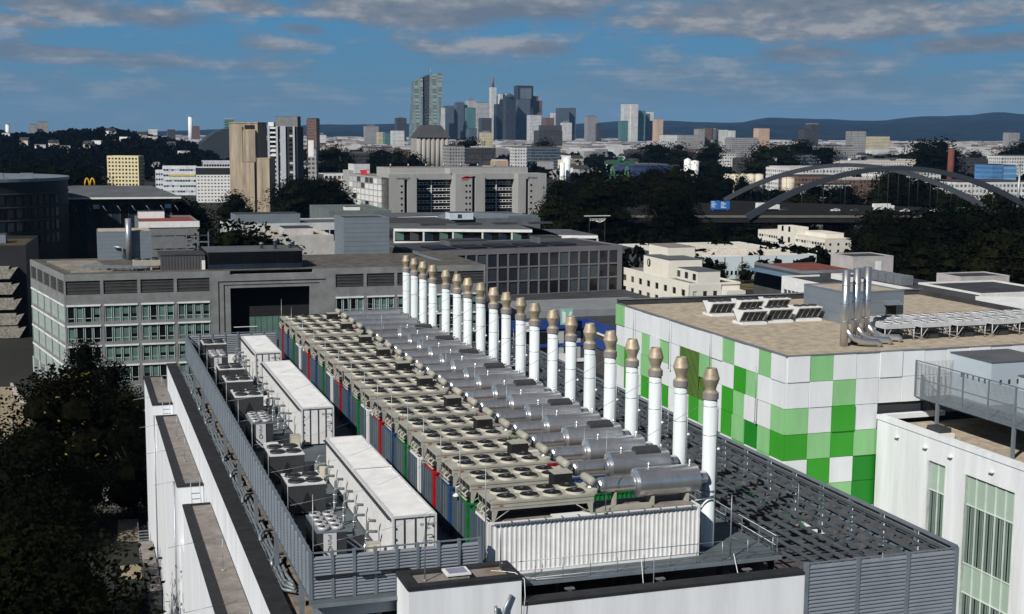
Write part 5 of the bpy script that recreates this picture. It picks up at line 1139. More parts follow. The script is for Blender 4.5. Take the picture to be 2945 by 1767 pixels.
c0 = V(1936, 655, 300); t = thing('red_roof_office', 'office block with dull red flat roof and blue canopy', 'building', (c0.x, c0.y, GZ)); w = span(c0, 0, 2085); H = c0.z-GZ; box('wall', t, stoned, 0, w, 0, 22, 0, H-.6); box('roof', t, mat('red_felt2', (.16, .05, .035), .9, var=.3), .4, w-.4, .4, 21.6, H-.59, H-.4); box('roof_edge', t, galv, 0, w, 0, .39, H-.6, H); box('roof_edge', t, galv, 0, .39, .4, 22, H-.6, H); box('canopy', t, mat('blue_canopy', (.12, .2, .28), .5), -4, -.02, 2, 20, H-1.4, H-1.2)
for k, (qa, qb, qt_, d, dp, lab) in enumerate(((2321, 2438, 668, 268, 8, 'pinkish grey windowless roof house on the long white office'), (2061, 2158, 619, 320, 10, 'pale box with white door behind the red-roofed office'))):
    t, l_, h_ = bld('roof_house', lab, qa, qb, qt_+4, d, dp, 0, mat('pink_grey', (.42, .40, .40), .8), roofd, par=.25)
    if k == 1: box('door', t, whitep, l_*.55, l_*.7, -.06, -.001, h_-4.5, h_-1)
bld('white_window_block', 'white block with large dark windows at the right edge', 2368, 2560, 714, 205, 16, 0, whitep, roofd, (7, 3, .8, .55, .7, .4), None, None, None, .3)
t = thing('white_canopy', 'white fabric canopy with scalloped edge behind the panelled hall', 'canopy', V(2358, 748, 150)); MB().hexa([(0, 0, -.2), (26, -14, -.2), (30, -2, -.2), (6, 8, -.2), (0, 0, 0), (26, -14, 0), (30, -2, .4), (6, 8, .4)]).build('roof', whitep, t); [box('post', t, galv, x, x+.2, y, y+.2, -18, -.2) for x, y in ((1, .5), (25, -13), (28, -2), (7, 7))]
tag(MB().prism([tuple(Pz(a, b, GZ)[:2]) for a, b in ((1700, 700), (1700, 655), (1895, 648), (1895, 700))], GZ+.02, GZ+.04).build('meadow', grass), kind='structure')
tag(MB().prism([tuple(Pz(a, b, GZ)[:2]) for a, b in ((2130, 690), (2150, 640), (2520, 636), (2560, 700))], GZ+.02, GZ+.044).build('meadow', grass), kind='structure')

# ================================================================== skyline
gl1 = F('skin_blue_grey', (.10, .13, .165), (.02, .03, .042), 3.8, 2.4, .6, .8, .2); gl2 = F('skin_dark_glass', (.028, .035, .046), (.008, .011, .016), 3.8, 2.4, .6, .8, .15)
gl3 = F('skin_teal', (.09, .20, .19), (.03, .10, .10), 3.8, 2.4, .6, .8, .2); wh1 = F('skin_white', (.62, .63, .62), (.08, .09, .10), 3.6, 3.2, .5, .55, .3); wh2 = F('skin_white_bands', (.55, .56, .55), (.06, .07, .08), 4.2, 90, .5, .99, .3)
gr1 = F('skin_grey', (.30, .30, .30), (.05, .055, .06), 3.4, 3.0, .5, .6, .3); br1 = F('skin_brown', (.16, .095, .075), (.03, .025, .025), 3.6, 3.0, .5, .6, .3); ye1 = F('skin_yellow', (.55, .50, .34), (.07, .07, .06), 3.4, 3.0, .5, .6, .3)
dk1 = F('skin_dark', (.05, .05, .055), (.015, .016, .02), 3.6, 3.0, .5, .7, .3); or1 = F('skin_orange', (.5, .33, .20), (.30, .32, .33), 3.4, 3.0, .5, .6, .3); pat = F('skin_patchy', (.55, .56, .57), (.10, .11, .12), 5.5, 5.0, .5, .6, .3)
ecb = F('skin_green_glass', (.12, .165, .165), (.055, .085, .09), 4.0, 14.0, .55, .6, .15, 0., .95)
# twin slabs with an atrium between them
def zpt(x, y, d): q = Z2(x, y); return V(q[0], q[1], d)
dE = 3300
eb = thing('twin_glass_tower', 'tallest near skyscraper of two leaning green glass slabs with a slanted top', 'tower', (0, 0, 0), group='skyscrapers of the skyline')
gb = V(1020, 318, dE)
def eslab(nm, pts, dep, m_, off=0):
    P = [zpt(x, y, dE)+Vector((0, off, 0)) for x, y in pts]; o = P[0].copy(); o.z = GZ
    mb = MB().slab([tuple(p-o) for p in P], (0, dep, 0)); mb.build(nm, m_, eb, o)
eslab('west_slab', [(700, 760), (785, 760), (781, 178), (728, 206)], 38, ecb)
eslab('atrium', [(782, 760), (826, 760), (834, 160), (779, 184)], 30, gl2, 6)
eslab('east_slab', [(826, 760), (898, 760), (921, 142), (833, 166)], 38, ecb)
MB().tube([zpt(845, 165, dE)+Vector((0, 10, 0)), zpt(845, 112, dE)+Vector((0, 10, 0))], .8, 5).build('mast', galv, eb)
SK = [  # x0, x1, ytop (zoomed pixels), metres ahead, depth, skin, cap, label
 (905, 940, 396, 5800, 40, wh1, 0, 'slim pale tower just right of the leaning glass slabs'),
 (940, 1003, 383, 5900, 45, gl1, 0, 'blue grey tower with bright left edge right of the pale slim one'),
 (1003, 1030, 400, 5950, 40, gl1, 0, 'narrow blue grey tower squeezed between two taller ones'),
 (1022, 1076, 360, 6050, 45, gl1, 6, 'blue grey tower with dark square top left of the teal tower'),
 (1070, 1100, 376, 6100, 40, gl2, 0, 'dark slim tower beside the dark-topped blue grey tower'),
 (1106, 1162, 345, 6300, 45, wh2, 10, 'pale banded tower with round crown behind the teal tower'),
 (1100, 1164, 397, 6000, 45, gl3, 0, 'teal green glass tower below the pale crown'),
 (1164, 1256, 362, 6000, 50, wh2, 4, 'broad pale banded tower right of the teal tower'),
 (1200, 1271, 470, 5500, 45, dk1, 0, 'dark brown block before the broad banded tower'),
 (1112, 1165, 545, 4600, 40, gl1, 0, 'low blue grey block at the foot of the teal tower'),
 (1307, 1362, 372, 6100, 45, gl2, 0, 'dark banded core right of the spired white tower'),
 (1306, 1345, 315, 6350, 40, gl2, 0, 'dark slab behind the spired white tower'),
 (1332, 1376, 298, 6300, 40, wh1, 0, 'bright slim slab right of the spired white tower'),
 (1373, 1444, 322, 5900, 50, gl2, 0, 'tall black glass tower with pointed top'),
 (1458, 1568, 240, 6200, 60, gl2, 0, 'tallest dark glass tower with pale framed front'),
 (1458, 1546, 338, 6000, 40, gl1, 0, 'lower blue glass slab before the tallest dark tower'),
 (1568, 1604, 316, 6250, 45, br1, 0, 'dark brown slab right of the tallest dark tower'),
 (1602, 1632, 348, 6250, 45, br1, 0, 'lower brown slab at the right end of the tallest group'),
 (1548, 1625, 448, 5200, 45, pat, 0, 'white tower with patchy dark windows before the tallest group'),
 (1625, 1662, 482, 5600, 40, dk1, 0, 'small dark tower right of the patchy white one'),
 (1660, 1716, 470, 4300, 40, br1, 0, 'reddish brown block above the dark crenellated plant'),
 (1706, 1746, 433, 6200, 35, wh1, 0, 'slim white and dark tower left of the blue twin slabs'),
 (1748, 1824, 400, 6100, 40, gl1, 0, 'left dark blue slab of the twin pair'),
 (1826, 1871, 399, 6150, 40, gl1, 0, 'right dark blue slab of the twin pair'),
 (1778, 1842, 503, 5600, 30, wh1, 8, 'white framed office with pointed roof before the twin slabs'),
 (1956, 2022, 458, 5600, 40, gr1, 5, 'grey checkered tower standing alone between the groups'),
 (2021, 2052, 512, 5600, 40, dk1, 0, 'small dark block right of the grey checkered tower'),
 (2216, 2262, 370, 5700, 40, wh1, 0, 'left white tower of the bright pair'),
 (2266, 2314, 370, 5700, 40, wh1, 0, 'right white tower of the bright pair'),
 (2195, 2242, 490, 5500, 35, gl3, 0, 'low teal block at the left foot of the bright pair'),
 (2312, 2366, 418, 5750, 40, gl3, 0, 'teal glass tower right of the bright pair'),
 (2368, 2398, 440, 5800, 40, gl1, 0, 'grey glass tower right of the teal one'),
 (2396, 2424, 425, 5950, 40, wh1, 0, 'pale slim tower behind the grey glass one'),
 (2424, 2442, 490, 5800, 40, dk1, 0, 'dark slim tower left of the orange-sided tower'),
 (2446, 2492, 478, 5500, 40, or1, 0, 'white tower with orange windows at the right of the skyline'),
 (598, 665, 470, 5200, 40, dk1, 6, 'dark tower left of the leaning glass slabs'),
 (374, 467, 527, 4200, 30, gr1, 4, 'grey brown slab block left of the dark tower'),
 (470, 512, 570, 3600, 30, ye1, 0, 'beige slab left of the green block'),
 (514, 568, 575, 3500, 30, gl3, 0, 'dull green block between beige and white blocks'),
 (570, 650, 560, 3400, 30, wh1, 0, 'white gridded block left of the leaning glass slabs'),
 (1206, 1280, 572, 3000, 25, ye1, 4, 'cream stepped block before the spired white tower'),
 (28, 94, 590, 3800, 30, wh1, 6, 'white tower block right of the dark red tower'),
]
def Zq(x): return Z2(x, 0)[0]
for (x0, x1, yt, d, dp, m_, cap, lab) in SK:
    q0 = Z2(x0, yt); tower('skyscraper', lab, q0[0], Zq(x1), q0[1], d, dp, m_, 0, cap, 'skyscrapers of the skyline')
# spired white tower
q0 = Z2(1272, 250); t, l_, h_ = tower('skyscraper', 'slim white tower with a tall reddish antenna', q0[0], Zq(1306), q0[1], 6200, 40, wh1, 0, 0, 'skyscrapers of the skyline')
z_ = zpt(1281, 180, 6200).z; MB().tube([(12, 20, h_), (12, 20, z_-GZ)], [6, 4], 6).build('antenna', mat('antenna_red', (.20, .09, .07), .7), t)
q0 = Z2(1410, 292); P = V(q0[0], q0[1], 5900); t = thing('tower_spire', 'pointed pyramid roof on the black glass tower', 'roof', (P.x, P.y+20, 0)); zt_ = zpt(1410, 322, 5900).z; MB().lathe([(28, zt_+2), (.1, P.z)], n=4, sharp=True).build('pyramid', gl2, t)
fr_ = [zpt(1475, 258, 6190), zpt(1552, 258, 6190), zpt(1552, 335, 6190), zpt(1475, 335, 6190)]
tt = [o for o in bpy.data.objects if o.get('label') == 'tallest dark glass tower with pale framed front'][0]
MB().slab([p-tt.location for p in (fr_[3], fr_[2], fr_[1], fr_[0])], (0, -3, 0)).build('glass_front', gl1, tt)
# dark plant with crenellated roof
q0 = Z2(1608, 560); t, l_, h_ = tower('power_plant', 'wide dark plant block with a row of roof stacks', q0[0], Zq(1775), q0[1], 3300, 40, dk1)
for k in range(9): box('stack', t, stoned, 6+k*l_/9.6, 12+k*l_/9.6, 8, 20, h_, h_+14)
# silo group
sm_ = mat('silo_concrete', (.30, .285, .265), .85, var=.12, scale=.1, streak=.1)
a = V(*Z2(742, 608), 1500); t = thing('grain_silo', 'grey grain silo of joined concrete tubes with dark gabled top', 'silo', (a.x, a.y, GZ)); L_ = span(a, 0, Zq(972)); H = a.z-GZ; r_ = L_/14
for k in range(7): MB().lathe([(r_, 0), (r_, H)], (r_+k*2*r_, r_, 0), 14).build('tube', sm_, t)
box('back', t, sm_, 0, L_, r_, 30, 0, H-.3); MB().hexa([(-1, -1, H), (L_+1, -1, H), (L_+1, 30, H), (-1, 30, H), (8, 8, H+14), (L_-8, 8, H+14), (L_-8, 20, H+14), (8, 20, H+14)]).build('roof', dk1, t)
# other far and middle-distance buildings: (zoom fn, x0, x1, ytop, d, dep, rz, skin, name, label)
MID = [
 (Z2, 396, 575, 682, 1700, 40, 0, gr1, 'warehouse', 'grey beige warehouse left of the grain silo'),
 (Z2, 575, 740, 700, 1750, 40, 0, br1, 'warehouse', 'brown warehouse with dark roof just left of the grain silo'),
 (Z2, 975, 1080, 670, 1400, 30, 0, gr1, 'grey_flats', 'grey gridded flats right of the grain silo'),
 (Z2, 1075, 1200, 690, 1500, 50, 0, dk1, 'dark_market_hall', 'long dark market hall right of the grey flats'),
 (Z2, 1200, 1300, 680, 1500, 50, 0, dk1, 'dark_market_hall', 'dark gabled market hall behind the yellow roof'),
 (Z2, 1440, 1522, 680, 1500, 20, 0, wh1, 'white_sign_block', 'white block with faint lettering in the middle distance'),
 (Z2, 1560, 1760, 680, 1700, 30, 0, gl1, 'glass_office', 'long pale blue glass office below the dark plant'),
 (Z2, 1305, 1390, 775, 1000, 15, 0, or1, 'yellow_plant', 'small orange and yellow plant block behind the stone office'),
 (Z2, 40, 240, 725, 1300, 40, 0, ye1, 'cream_hall', 'cream hall roof right of the apartment tower'),
 (Z2, 75, 200, 755, 1200, 30, 0, gr1, 'grey_hall', 'grey folded-roof hall under the cream hall'),
 (Z2, 240, 400, 720, 1250, 40, 0, dk1, 'dark_hall', 'dark hall between the cream hall and the warehouses'),
 (Z3, 410, 490, 274, 3300, 20, 0, wh1, 'white_flats', 'white flats with yellow side right of the orange-windowed tower'),
 (Z3, 522, 608, 276, 3000, 30, 0, gr1, 'grey_slab', 'grey slab block right of the white flats'),
 (Z3, 612, 648, 240, 3800, 30, 0, gr1, 'grey_towers', 'left of two joined grey tower blocks'),
 (Z3, 648, 686, 234, 3850, 30, 0, br1, 'grey_towers', 'right brownish one of two joined tower blocks'),
 (Z3, 730, 780, 245, 4200, 30, 0, wh1, 'pale_tower', 'pale tower block right of the church spire'),
 (Z3, 796, 822, 250, 4500, 30, 0, wh1, 'slim_tower', 'slim white tower standing on the far plain'),
 (Z3, 806, 954, 292, 2300, 30, 0, gr1, 'long_slab', 'long grey slab block with strip windows'),
 (Z3, 955, 1016, 237, 3600, 30, 0, or1, 'pink_tower', 'pinkish tower block behind the long grey slab'),
 (Z3, 1215, 1250, 242, 3500, 30, 0, dk1, 'dark_tower', 'lower left half of the dark tower under the hills'),
 (Z3, 1250, 1296, 212, 3500, 30, 0, dk1, 'dark_tower', 'taller right half of the dark tower under the hills'),
 (Z3, 1480, 1566, 252, 2600, 25, -8, gr1, 'pale_flats', 'pale grey block of flats below the right hills'),
 (Z3, 1312, 1500, 338, 1900, 25, 0, gr1, 'stepped_flats', 'stepped pale flats left of the pale grey block'),
 (Z3, 1570, 1700, 282, 3200, 30, 0, ye1, 'yellow_slab', 'yellowish slab on the far right plain'),
 (Z3, 300, 455, 362, 1700, 60, 0, dk1, 'dark_depot', 'dark depot with grey roof behind the green crane'),
 (Z3, 455, 610, 375, 1650, 60, 0, dk1, 'dark_depot', 'dark depot right of the first'),
 (Z3, 705, 825, 380, 1500, 20, 0, wh1, 'white_bands_office', 'low dark office with white bands behind the tanks'),
 (Z3, 870, 990, 410, 1350, 25, 0, dk1, 'dark_office', 'dark office between tanks and arches'),
 (Z3, 1008, 1058, 405, 1300, 15, 0, wh1, 'pink_white_block', 'small pale pink block left of the arches'),
 (Z3, 1105, 1128, 335, 1800, 15, 0, br1, 'red_block', 'narrow red block above the arches'),
 (Z3, 1128, 1154, 335, 1800, 15, 0, gl3, 'green_block', 'narrow dark green block beside the red one'),
 (Z3, 1218, 1460, 395, 1500, 30, 0, gl1, 'grey_roof_office', 'grey office roofs above the arches'),
 (Z3, 1450, 1850, 430, 1350, 50, 0, wh1, 'pale_hall', 'long pale hall behind the arch crowns'),
 (Z3, 1632, 1700, 415, 1400, 20, 0, or1, 'peach_block', 'left peach coloured block on the pale hall'),
 (Z3, 1795, 1852, 418, 1400, 20, 0, or1, 'peach_block', 'right peach coloured block on the pale hall'),
 (Z3, 1130, 1460, 462, 1100, 40, 0, wh1, 'white_depot', 'white depot roof behind the left half of the arches'),
 (Z3, 1700, 1990, 490, 1050, 40, 0, wh1, 'white_depot', 'white depot roof under the right half of the arches'),
 (Z3, 1450, 1680, 530, 960, 30, 0, br1, 'brick_hall', 'dark red brick hall under the arches'),
 (Z3, 1180, 1450, 512, 1000, 30, 0, br1, 'brick_hall', 'brown red shed left of the brick hall'),
 (Z3, 1265, 1480, 560, 860, 16, 0, wh1, 'white_old_office', 'white office with rows of windows under the arches'),
 (Z3, 1985, 2115, 405, 1400, 20, 0, wh1, 'white_frame_block', 'white framed block right of the arches'),
 (Z3, 2110, 2260, 412, 1350, 25, 0, dk1, 'dark_red_flats', 'dark reddish flats behind the brick chimney'),
 (Z3, 2340, 2520, 395, 1400, 25, 0, wh1, 'white_long_office', 'bright white office at the right edge'),
 (Z3, 2285, 2345, 445, 1200, 25, 0, F('skin_blue', (.07, .20, .42), (.05, .12, .25), 4, 4, .3, .8, .4), 'blue_block', 'blue block at the right'),
 (Z3, 2345, 2422, 450, 1205, 25, 0, F('skin_blue2', (.08, .23, .46), (.2, .35, .5), 5, 60, .3, .98, .4), 'blue_block', 'lighter blue block with white lines at the right'),
 (Z3, 2080, 2520, 545, 900, 40, 0, wh1, 'grey_shed', 'pale shed roofs at the right below the blue blocks'),
 (Z3, 240, 456, 445, 1350, 50, 0, F('skin_navy', (.03, .05, .12), (.02, .04, .10), 5, 20, .4, .9, .4), 'blue_depot', 'dark blue depot behind the trees'),
 (Z3, 2380, 2440, 262, 4200, 30, 0, gr1, 'far_slab', 'grey slab on the far right plain'),
 (Z1, 205, 262, 392, 3400, 40, 0, gr1, 'hilltop_flats', 'left half of the grey flats on the wooded hill'),
 (Z1, 262, 340, 372, 3450, 40, 0, gr1, 'hilltop_flats', 'taller right half of the grey flats on the wooded hill'),
 (Z1, 1060, 1118, 425, 3600, 30, 0, wh1, 'white_tower', 'white tower block on the far left plain'),
 (Z1, 1193, 1247, 430, 3400, 30, 0, dk1, 'dark_block', 'dark block right of the white far tower'),
 (Z1, 848, 882, 460, 4000, 30, 0, wh1, 'white_cube', 'small white block on the far left plain'),
 (Z1, 1368, 1420, 405, 4600, 40, 0, br1, 'plant_dome_block', 'brown plant block right of the white stack'),
 (Z1, 1602, 1664, 355, 1900, 20, 0, gl3, 'green_round_tower', 'dark green tower left of the concrete tower'),
 (Z1, 2180, 2250, 352, 1700, 25, -20, br1, 'dark_red_tower', 'dark red rounded tower right of the apartment tower'),
 (Z1, 2190, 2250, 568, 1000, 14, -15, gr1, 'grey_sign_tower', 'grey stair tower with a white sign below the dark red tower'),
 (Z1, 2270, 2470, 600, 1350, 40, 0, ye1, 'cream_long_hall', 'long cream hall right of the grey stair tower'),
]
for (zf, x0, x1, yt, d, dp, rz, m_, nm, lab) in MID:
    q0 = zf(x0, yt); q1 = zf(x1, yt)[0]; tower(nm, lab, q0[0], q1, q0[1], d, dp, m_, rz, 0, None, cat='building', roofm=random.choice([roofg, roofd, mat('pale_far_roof', (.42, .41, .39), .8, var=.2, scale=.05)]))
for k, (x0, x1, lab) in enumerate(((2193, 2232, 'white sign board on the grey stair tower'),)):
    p = V(*Z1(x0, 620), 985); w = span(p, R(-15), Z1(x1, 620)[0]); sg = thing('sign', lab, 'sign', p, R(-15)); box('board', sg, whitep, 0, w, -1, 0, 0, 12)
# slim far stacks
def stack(label, zf, x, y0, y1, d, r, m_, nm='chimney_stack'):
    a = V(*zf(x, y0), d); t = thing(nm, label, 'chimney', (a.x, a.y, GZ)); H = a.z-GZ; MB().tube([(0, 0, 0), (0, 0, H)], [r*1.15, r], 10).build('shaft', m_, t); MB().lathe([(r*1.1, H), (r*1.15, H+1), (r*.8, H+1.5)], n=10).build('rim', galv, t)
stack('tall white stack on the far left plain', Z1, 1353, 337, 470, 4600, 7.5, mat('stack_white', (.7, .7, .7), .8)); stack('thin white mast on the wooded hill', Z1, 53, 392, 440, 4000, 6, whitep)
stack('white far stack left of the tall one', Z1, 703, 465, 505, 3000, 6, whitep); stack('dark red brick stack at the right', Z3, 2050, 352, 480, 1100, 2.6, mat('brick_red', (.14, .045, .035), .9)); stack('grey lamp mast at the right edge', Z3, 2440, 450, 540, 700, .6, galv); stack('dark church spire on the far plain', Z3, 706, 240, 300, 4200, 7, stoned)
# tanks and silos
def tank(label, zf, x0, x1, yt, d, m_, cone=.12, yb=None):
    a = V(*zf(x0, yt), d); w = span(a, 0, zf(x1, yt)[0]); r = w/2; H = a.z-GZ; t = thing('storage_tank', label, 'tank', (a.x+r, a.y+r, GZ)); MB().lathe([(r, 0), (r, H)], n=24).build('shell', m_, t); MB().lathe([(r*1.01, H), (r*1.01, H+.3), (.05, H+r*cone+.3)], n=24).build('roof', m_, t)
    for k in range(3): MB().lathe([(r, H*(.3+.25*k)), (r+.12, H*(.3+.25*k)+.1), (r, H*(.3+.25*k)+.2)], n=24).build('ring', m_, t)
crt_ = mat('tank_cream', (.55, .51, .40), .7, var=.06, scale=.1); twt = mat('tank_white', (.72, .73, .72), .6, var=.05, scale=.1)
tank('left white storage tank of two behind the trees', Z3, 540, 578, 418, 1300, twt, .5); tank('right white storage tank of two behind the trees', Z3, 580, 622, 425, 1290, twt, .2)
for k in range(6): tank(('first', 'second', 'third', 'fourth', 'fifth', 'sixth')[k]+' cream tank from the left in the tank row', Z3, 715+k*46, 760+k*46, 500, 1000+k % 2*15, crt_, .1)
tank('large cream tank right of the tank row', Z3, 1108, 1172, 522, 960, crt_, .12)
tank('tall white cement silo with top house', Z2, 1790, 1840, 760, 1100, twt, .3); tank('short white cement silo beside the tall one', Z2, 1764, 1798, 790, 1090, twt, .3)
a = V(*Z2(1800, 735), 1100); t = thing('silo_head', 'small white house on the tall cement silo', 'silo', a); box('house', t, twt, -1, 5, 2, 8, -5, 0); box('roof', t, roofg, -1.2, 5.2, 1.8, 8.2, 0, .4)
# green gantry crane
cg = mat('crane_green', (.035, .11, .06), .6, var=.15); a = V(*Z2(2125, 775), 1200); w = span(a, 0, Zq(2260)); t = thing('gantry_crane', 'green gantry crane over the harbour trees', 'crane', (a.x, a.y, GZ)); H = a.z-GZ
box('bridge', t, cg, -6, w+4, 0, 3, H-3, H); box('cab', t, cg, w*.4, w*.55, -1, 4, H, H+4)
for x in (2, w-3):
    MB().tube([(x-4, 1.5, 0), (x, 1.5, H-3)], .9, 6).build('leg', cg, t); MB().tube([(x+4, 1.5, 0), (x, 1.5, H-3)], .9, 6).build('leg', cg, t)
box('tie', t, cg, -2, w, 1, 2, H*.45, H*.5)
# dark arched hall beside the concrete tower and the far blue arch
hp = V(*Z1(1440, 520), 1800); w = span(hp, 0, Z1(1630, 520)[0]); t = thing('arched_hall', 'dark hall with a curved roof left of the concrete tower', 'building', (hp.x, hp.y, GZ)); zz = [zf for zf in (520, 480, 448, 428, 420)]
pts = [(w*k/4, 0, V(*Z1(1440+47*k, y), 1800).z-GZ) for k, y in enumerate(zz)]; MB().slab([(0, 0, 0), (w, 0, 0)]+pts[::-1], (0, 60, 0)).build('shell', mat('dark_blue_shell', (.035, .045, .055), .5), t)

# ------------------------------------------------------------------ arch bridge and motorway
arc = mat('arch_steel', (.028, .034, .043), .55, .0, var=.1, scale=.05)
DZ = -13.0
def arch(label, qa, qb, top, w):
    a = Pz(*qa, DZ); b = Pz(*qb, DZ); dm = ((a+b)/2-CAM).dot(FW); c = V(*top, dm).z-DZ
    t = thing('bridge_arch', label, 'bridge', (a.x, a.y, DZ)); d = b-a; n = 28; mb = MB(); side = Vector((-d.y, d.x, 0)).normalized()*w
    prof = [(d*(k/n)+Vector((0, 0, 4*c*(k/n)*(1-k/n)))) for k in range(n+1)]
    mb.cs = True
    for k, p in enumerate(prof):
        th = 1.4-.35*math.sin(math.pi*k/n)
        tn = (prof[min(k+1, n)]-prof[max(k-1, 0)]).normalized(); up = side.normalized().cross(tn)*(-1 if side.normalized().cross(tn).z < 0 else 1)
        for (s, h) in ((-1, -1), (1, -1), (1, 1), (-1, 1)): mb.v.append(tuple(p+side*s+up*(h*th)))
    mb.cs = False
    for k in range(n):
        for j in range(4): q = (j+1) % 4; mb.face([4*k+j, 4*k+q, 4*k+4+q, 4*k+4+j])
    mb.face([3, 2, 1, 0]); mb.face([4*n, 4*n+1, 4*n+2, 4*n+3]); mb.build('rib', arc, t)
    for k in range(3, n-2, 2): MB().tube([prof[k], (prof[k].x, prof[k].y, 0)], .12, 4).build('hanger', arc, t)
    return a, b
a1, b1 = arch('back arch rib of the motorway bridge', (1751, 484), (2386, 506), (2066, 399), 1.2)
a2, b2 = arch('front arch rib of the motorway bridge', (1804, 526), (2520, 526), (2155, 406), 1.2)
bd = thing('bridge_deck', 'dark motorway deck between the two bridge arches', 'bridge', (0, 0, 0)); dir_ = (b1-a1).normalized()
mb = MB(); pa = a1-dir_*45; pb = b1+dir_*200; pc = a2-(b2-a2).normalized()*70; pd = b2+(b2-a2).normalized()*120
mb.hexa([(pc.x, pc.y, DZ-2.2), (pd.x, pd.y, DZ-2.2), (pb.x, pb.y, DZ-2.2), (pa.x, pa.y, DZ-2.2), (pc.x, pc.y, DZ), (pd.x, pd.y, DZ), (pb.x, pb.y, DZ), (pa.x, pa.y, DZ)]).build('deck', mat('road_dark', (.022, .022, .024), .95, var=.3, scale=.2, spec=0.), bd)
e1 = pd-pc; nn = Vector((e1.y, -e1.x, 0)).normalized()*.3
mb = MB().hexa([tuple(pc+nn), tuple(pd+nn), tuple(pd-nn), tuple(pc-nn), tuple(pc+nn+Vector((0, 0, 1))), tuple(pd+nn+Vector((0, 0, 1))), tuple(pd-nn+Vector((0, 0, 1))), tuple(pc-nn+Vector((0, 0, 1)))]).build('guard_rail', mat('guard_grey', (.12, .115, .10), .8), bd)
for k in range(7): p = pc.lerp(pd, k/6); box('pier', bd, stone, p.x-1.5, p.x+1.5, p.y+3, p.y+6, GZ, DZ-2.2)
wt = mat('river_water', (.02, .028, .035), .08, var=.2, scale=.05, bump=.15, spec=.5)
tag(MB().prism([tuple(Pz(a, b, GZ)[:2]) for a, b in ((1880, 566), (1860, 534), (2140, 528), (2160, 560))], GZ+.02, GZ+.05).build('river', wt), kind='structure')
# sign gantry
sb = mat('sign_blue', (.02, .13, .42), .5); p = V(1716, 506, 640); w = span(p, R(-8), 1762); sg = thing('motorway_sign', 'blue motorway direction sign with white lines', 'sign', p, R(-8)); box('board', sg, sb, 0, w*.47, 0, .3, 0, 4.2); box('board', sg, sb, w*.49, w, 0, .3, 0, 3.9); [box('post', sg, galv, x, x+.3, .3, .6, -9, 4) for x in (w*.1, w*.9)]
for k in range(5):
    box('line', sg, whitep, w*.04, w*(.2+.05*((k*7) % 3)), -.05, -.001, 3.5-k*.62, 3.75-k*.62); box('line', sg, whitep, w*.54, w*(.7+.06*((k*5) % 3)), -.05, -.001, 3.2-k*.62, 3.45-k*.62)
# vehicles
def truck(label, q, d, colm, L_=10, rz=0., grp='vehicles on the motorway'):
    p = V(*q, d); p.z = DZ; t = thing('truck', label, 'truck', p, rz, grp); box('body', t, colm, 0, L_-2.2, 0, 2.5, .9, 3.9); box('cab', t, whitep, L_-2.0, L_, .1, 2.4, .7, 3.0); box('windscreen', t, glass, L_-.02, L_+.03, .3, 2.2, 1.8, 2.8); box('chassis', t, charc, 0, L_-.2, .3, 2.2, .5, .9)
    for x in (1.2, 2.4, L_-1.2):
        for y in (.1, 2.15): MB().lathe([(.5, 0), (.5, .3)], (x, y, .5), 12, 'y').build('wheel', fanblk, t)
truck('green and white truck on the right half of the bridge', (2316, 508), 610, mat('truck_green', (.05, .35, .25), .5), 9); truck('white truck below the middle of the arches', (2113, 509), 640, whitep, 11); truck('white truck near the left foot of the arches', (1830, 516), 640, whitep, 12)
def car(label, P, rz, m_, grp):
    t = thing('car', label, 'car', P, rz, grp); b = MB()
    pr = [(0, .3), (0, .75), (.25, .9), (1.1, .98), (1.75, 1.42), (3.2, 1.45), (4.1, 1.0), (4.35, .9), (4.4, .35), (4.2, .28), (.2, .28)]
    b.slab([(x, 0, z) for x, z in pr], (0, 1.75, 0)); b.build('body', m_, t); MB().slab([(1.25, .0, 1.0), (1.85, 0, 1.36), (3.15, 0, 1.38), (3.85, 0, 1.0)], (0, 1.79, 0)).build('side_window', glass, t, (0, -.02, 0))
    MB().hexa([(1.12, .15, 1.0), (1.12, 1.6, 1.0), (1.70, 1.5, 1.40), (1.70, .25, 1.40), (1.08, .15, 1.02), (1.08, 1.6, 1.02), (1.66, 1.5, 1.42), (1.66, .25, 1.42)]).build('windscreen', glass, t)
    for x in (.85, 3.5):
        for y in (-.02, 1.57): w = MB().lathe([(.31, 0), (.33, .05), (.33, .18), (.31, .2)], (x, y, .32), 14, 'y').build('wheel', fanblk, t)
    for y in (.15, 1.35): box('headlight', t, whitep, -.03, .0, y, y+.28, .62, .78)
wcar = mat('car_white', (.65, .66, .68), .3, var=.03); gcar = mat('car_grey', (.10, .105, .115), .3, .4); 
for k, (qx_, qy_, m_, lab) in enumerate(((2178, 512, wcar, 'white car right of the middle truck on the bridge'), (2010, 513, wcar, 'white car left of the middle truck on the bridge'), (2058, 511, gcar, 'grey car on the bridge before the trees'), (2250, 508, wcar, 'white car between the trucks on the bridge'), (1885, 517, gcar, 'grey car near the left arch foot'))):
    p = V(qx_, qy_, 640); p.z = DZ; car(lab, p, 0, m_, 'cars on the motorway')
# lettered banner among the dark trees
p = V(1411, 523, 520); w = span(p, 0, 1474); sg = thing('banner_sign', 'white lettered sign with a swoosh against dark trees', 'sign', p); box('bar', sg, whitep, 0, w, 0, .15, 0, .28); text('letters', sg, 'concept', whitep, 2.0, face_front(w*.5, -.05, -1.2)); MB().tube([(w*.44, 0, -1.9), (w*.6, 0, -2.4), (w*.72, 0, -2.0), (w*.84, 0, -.9)], [.12, .2, .16, .06], 5).build('swoosh', whitep, sg); [box('post', sg, charc, x, x+.2, .2, .4, -20, .2) for x in (w*.2, w*.8)]

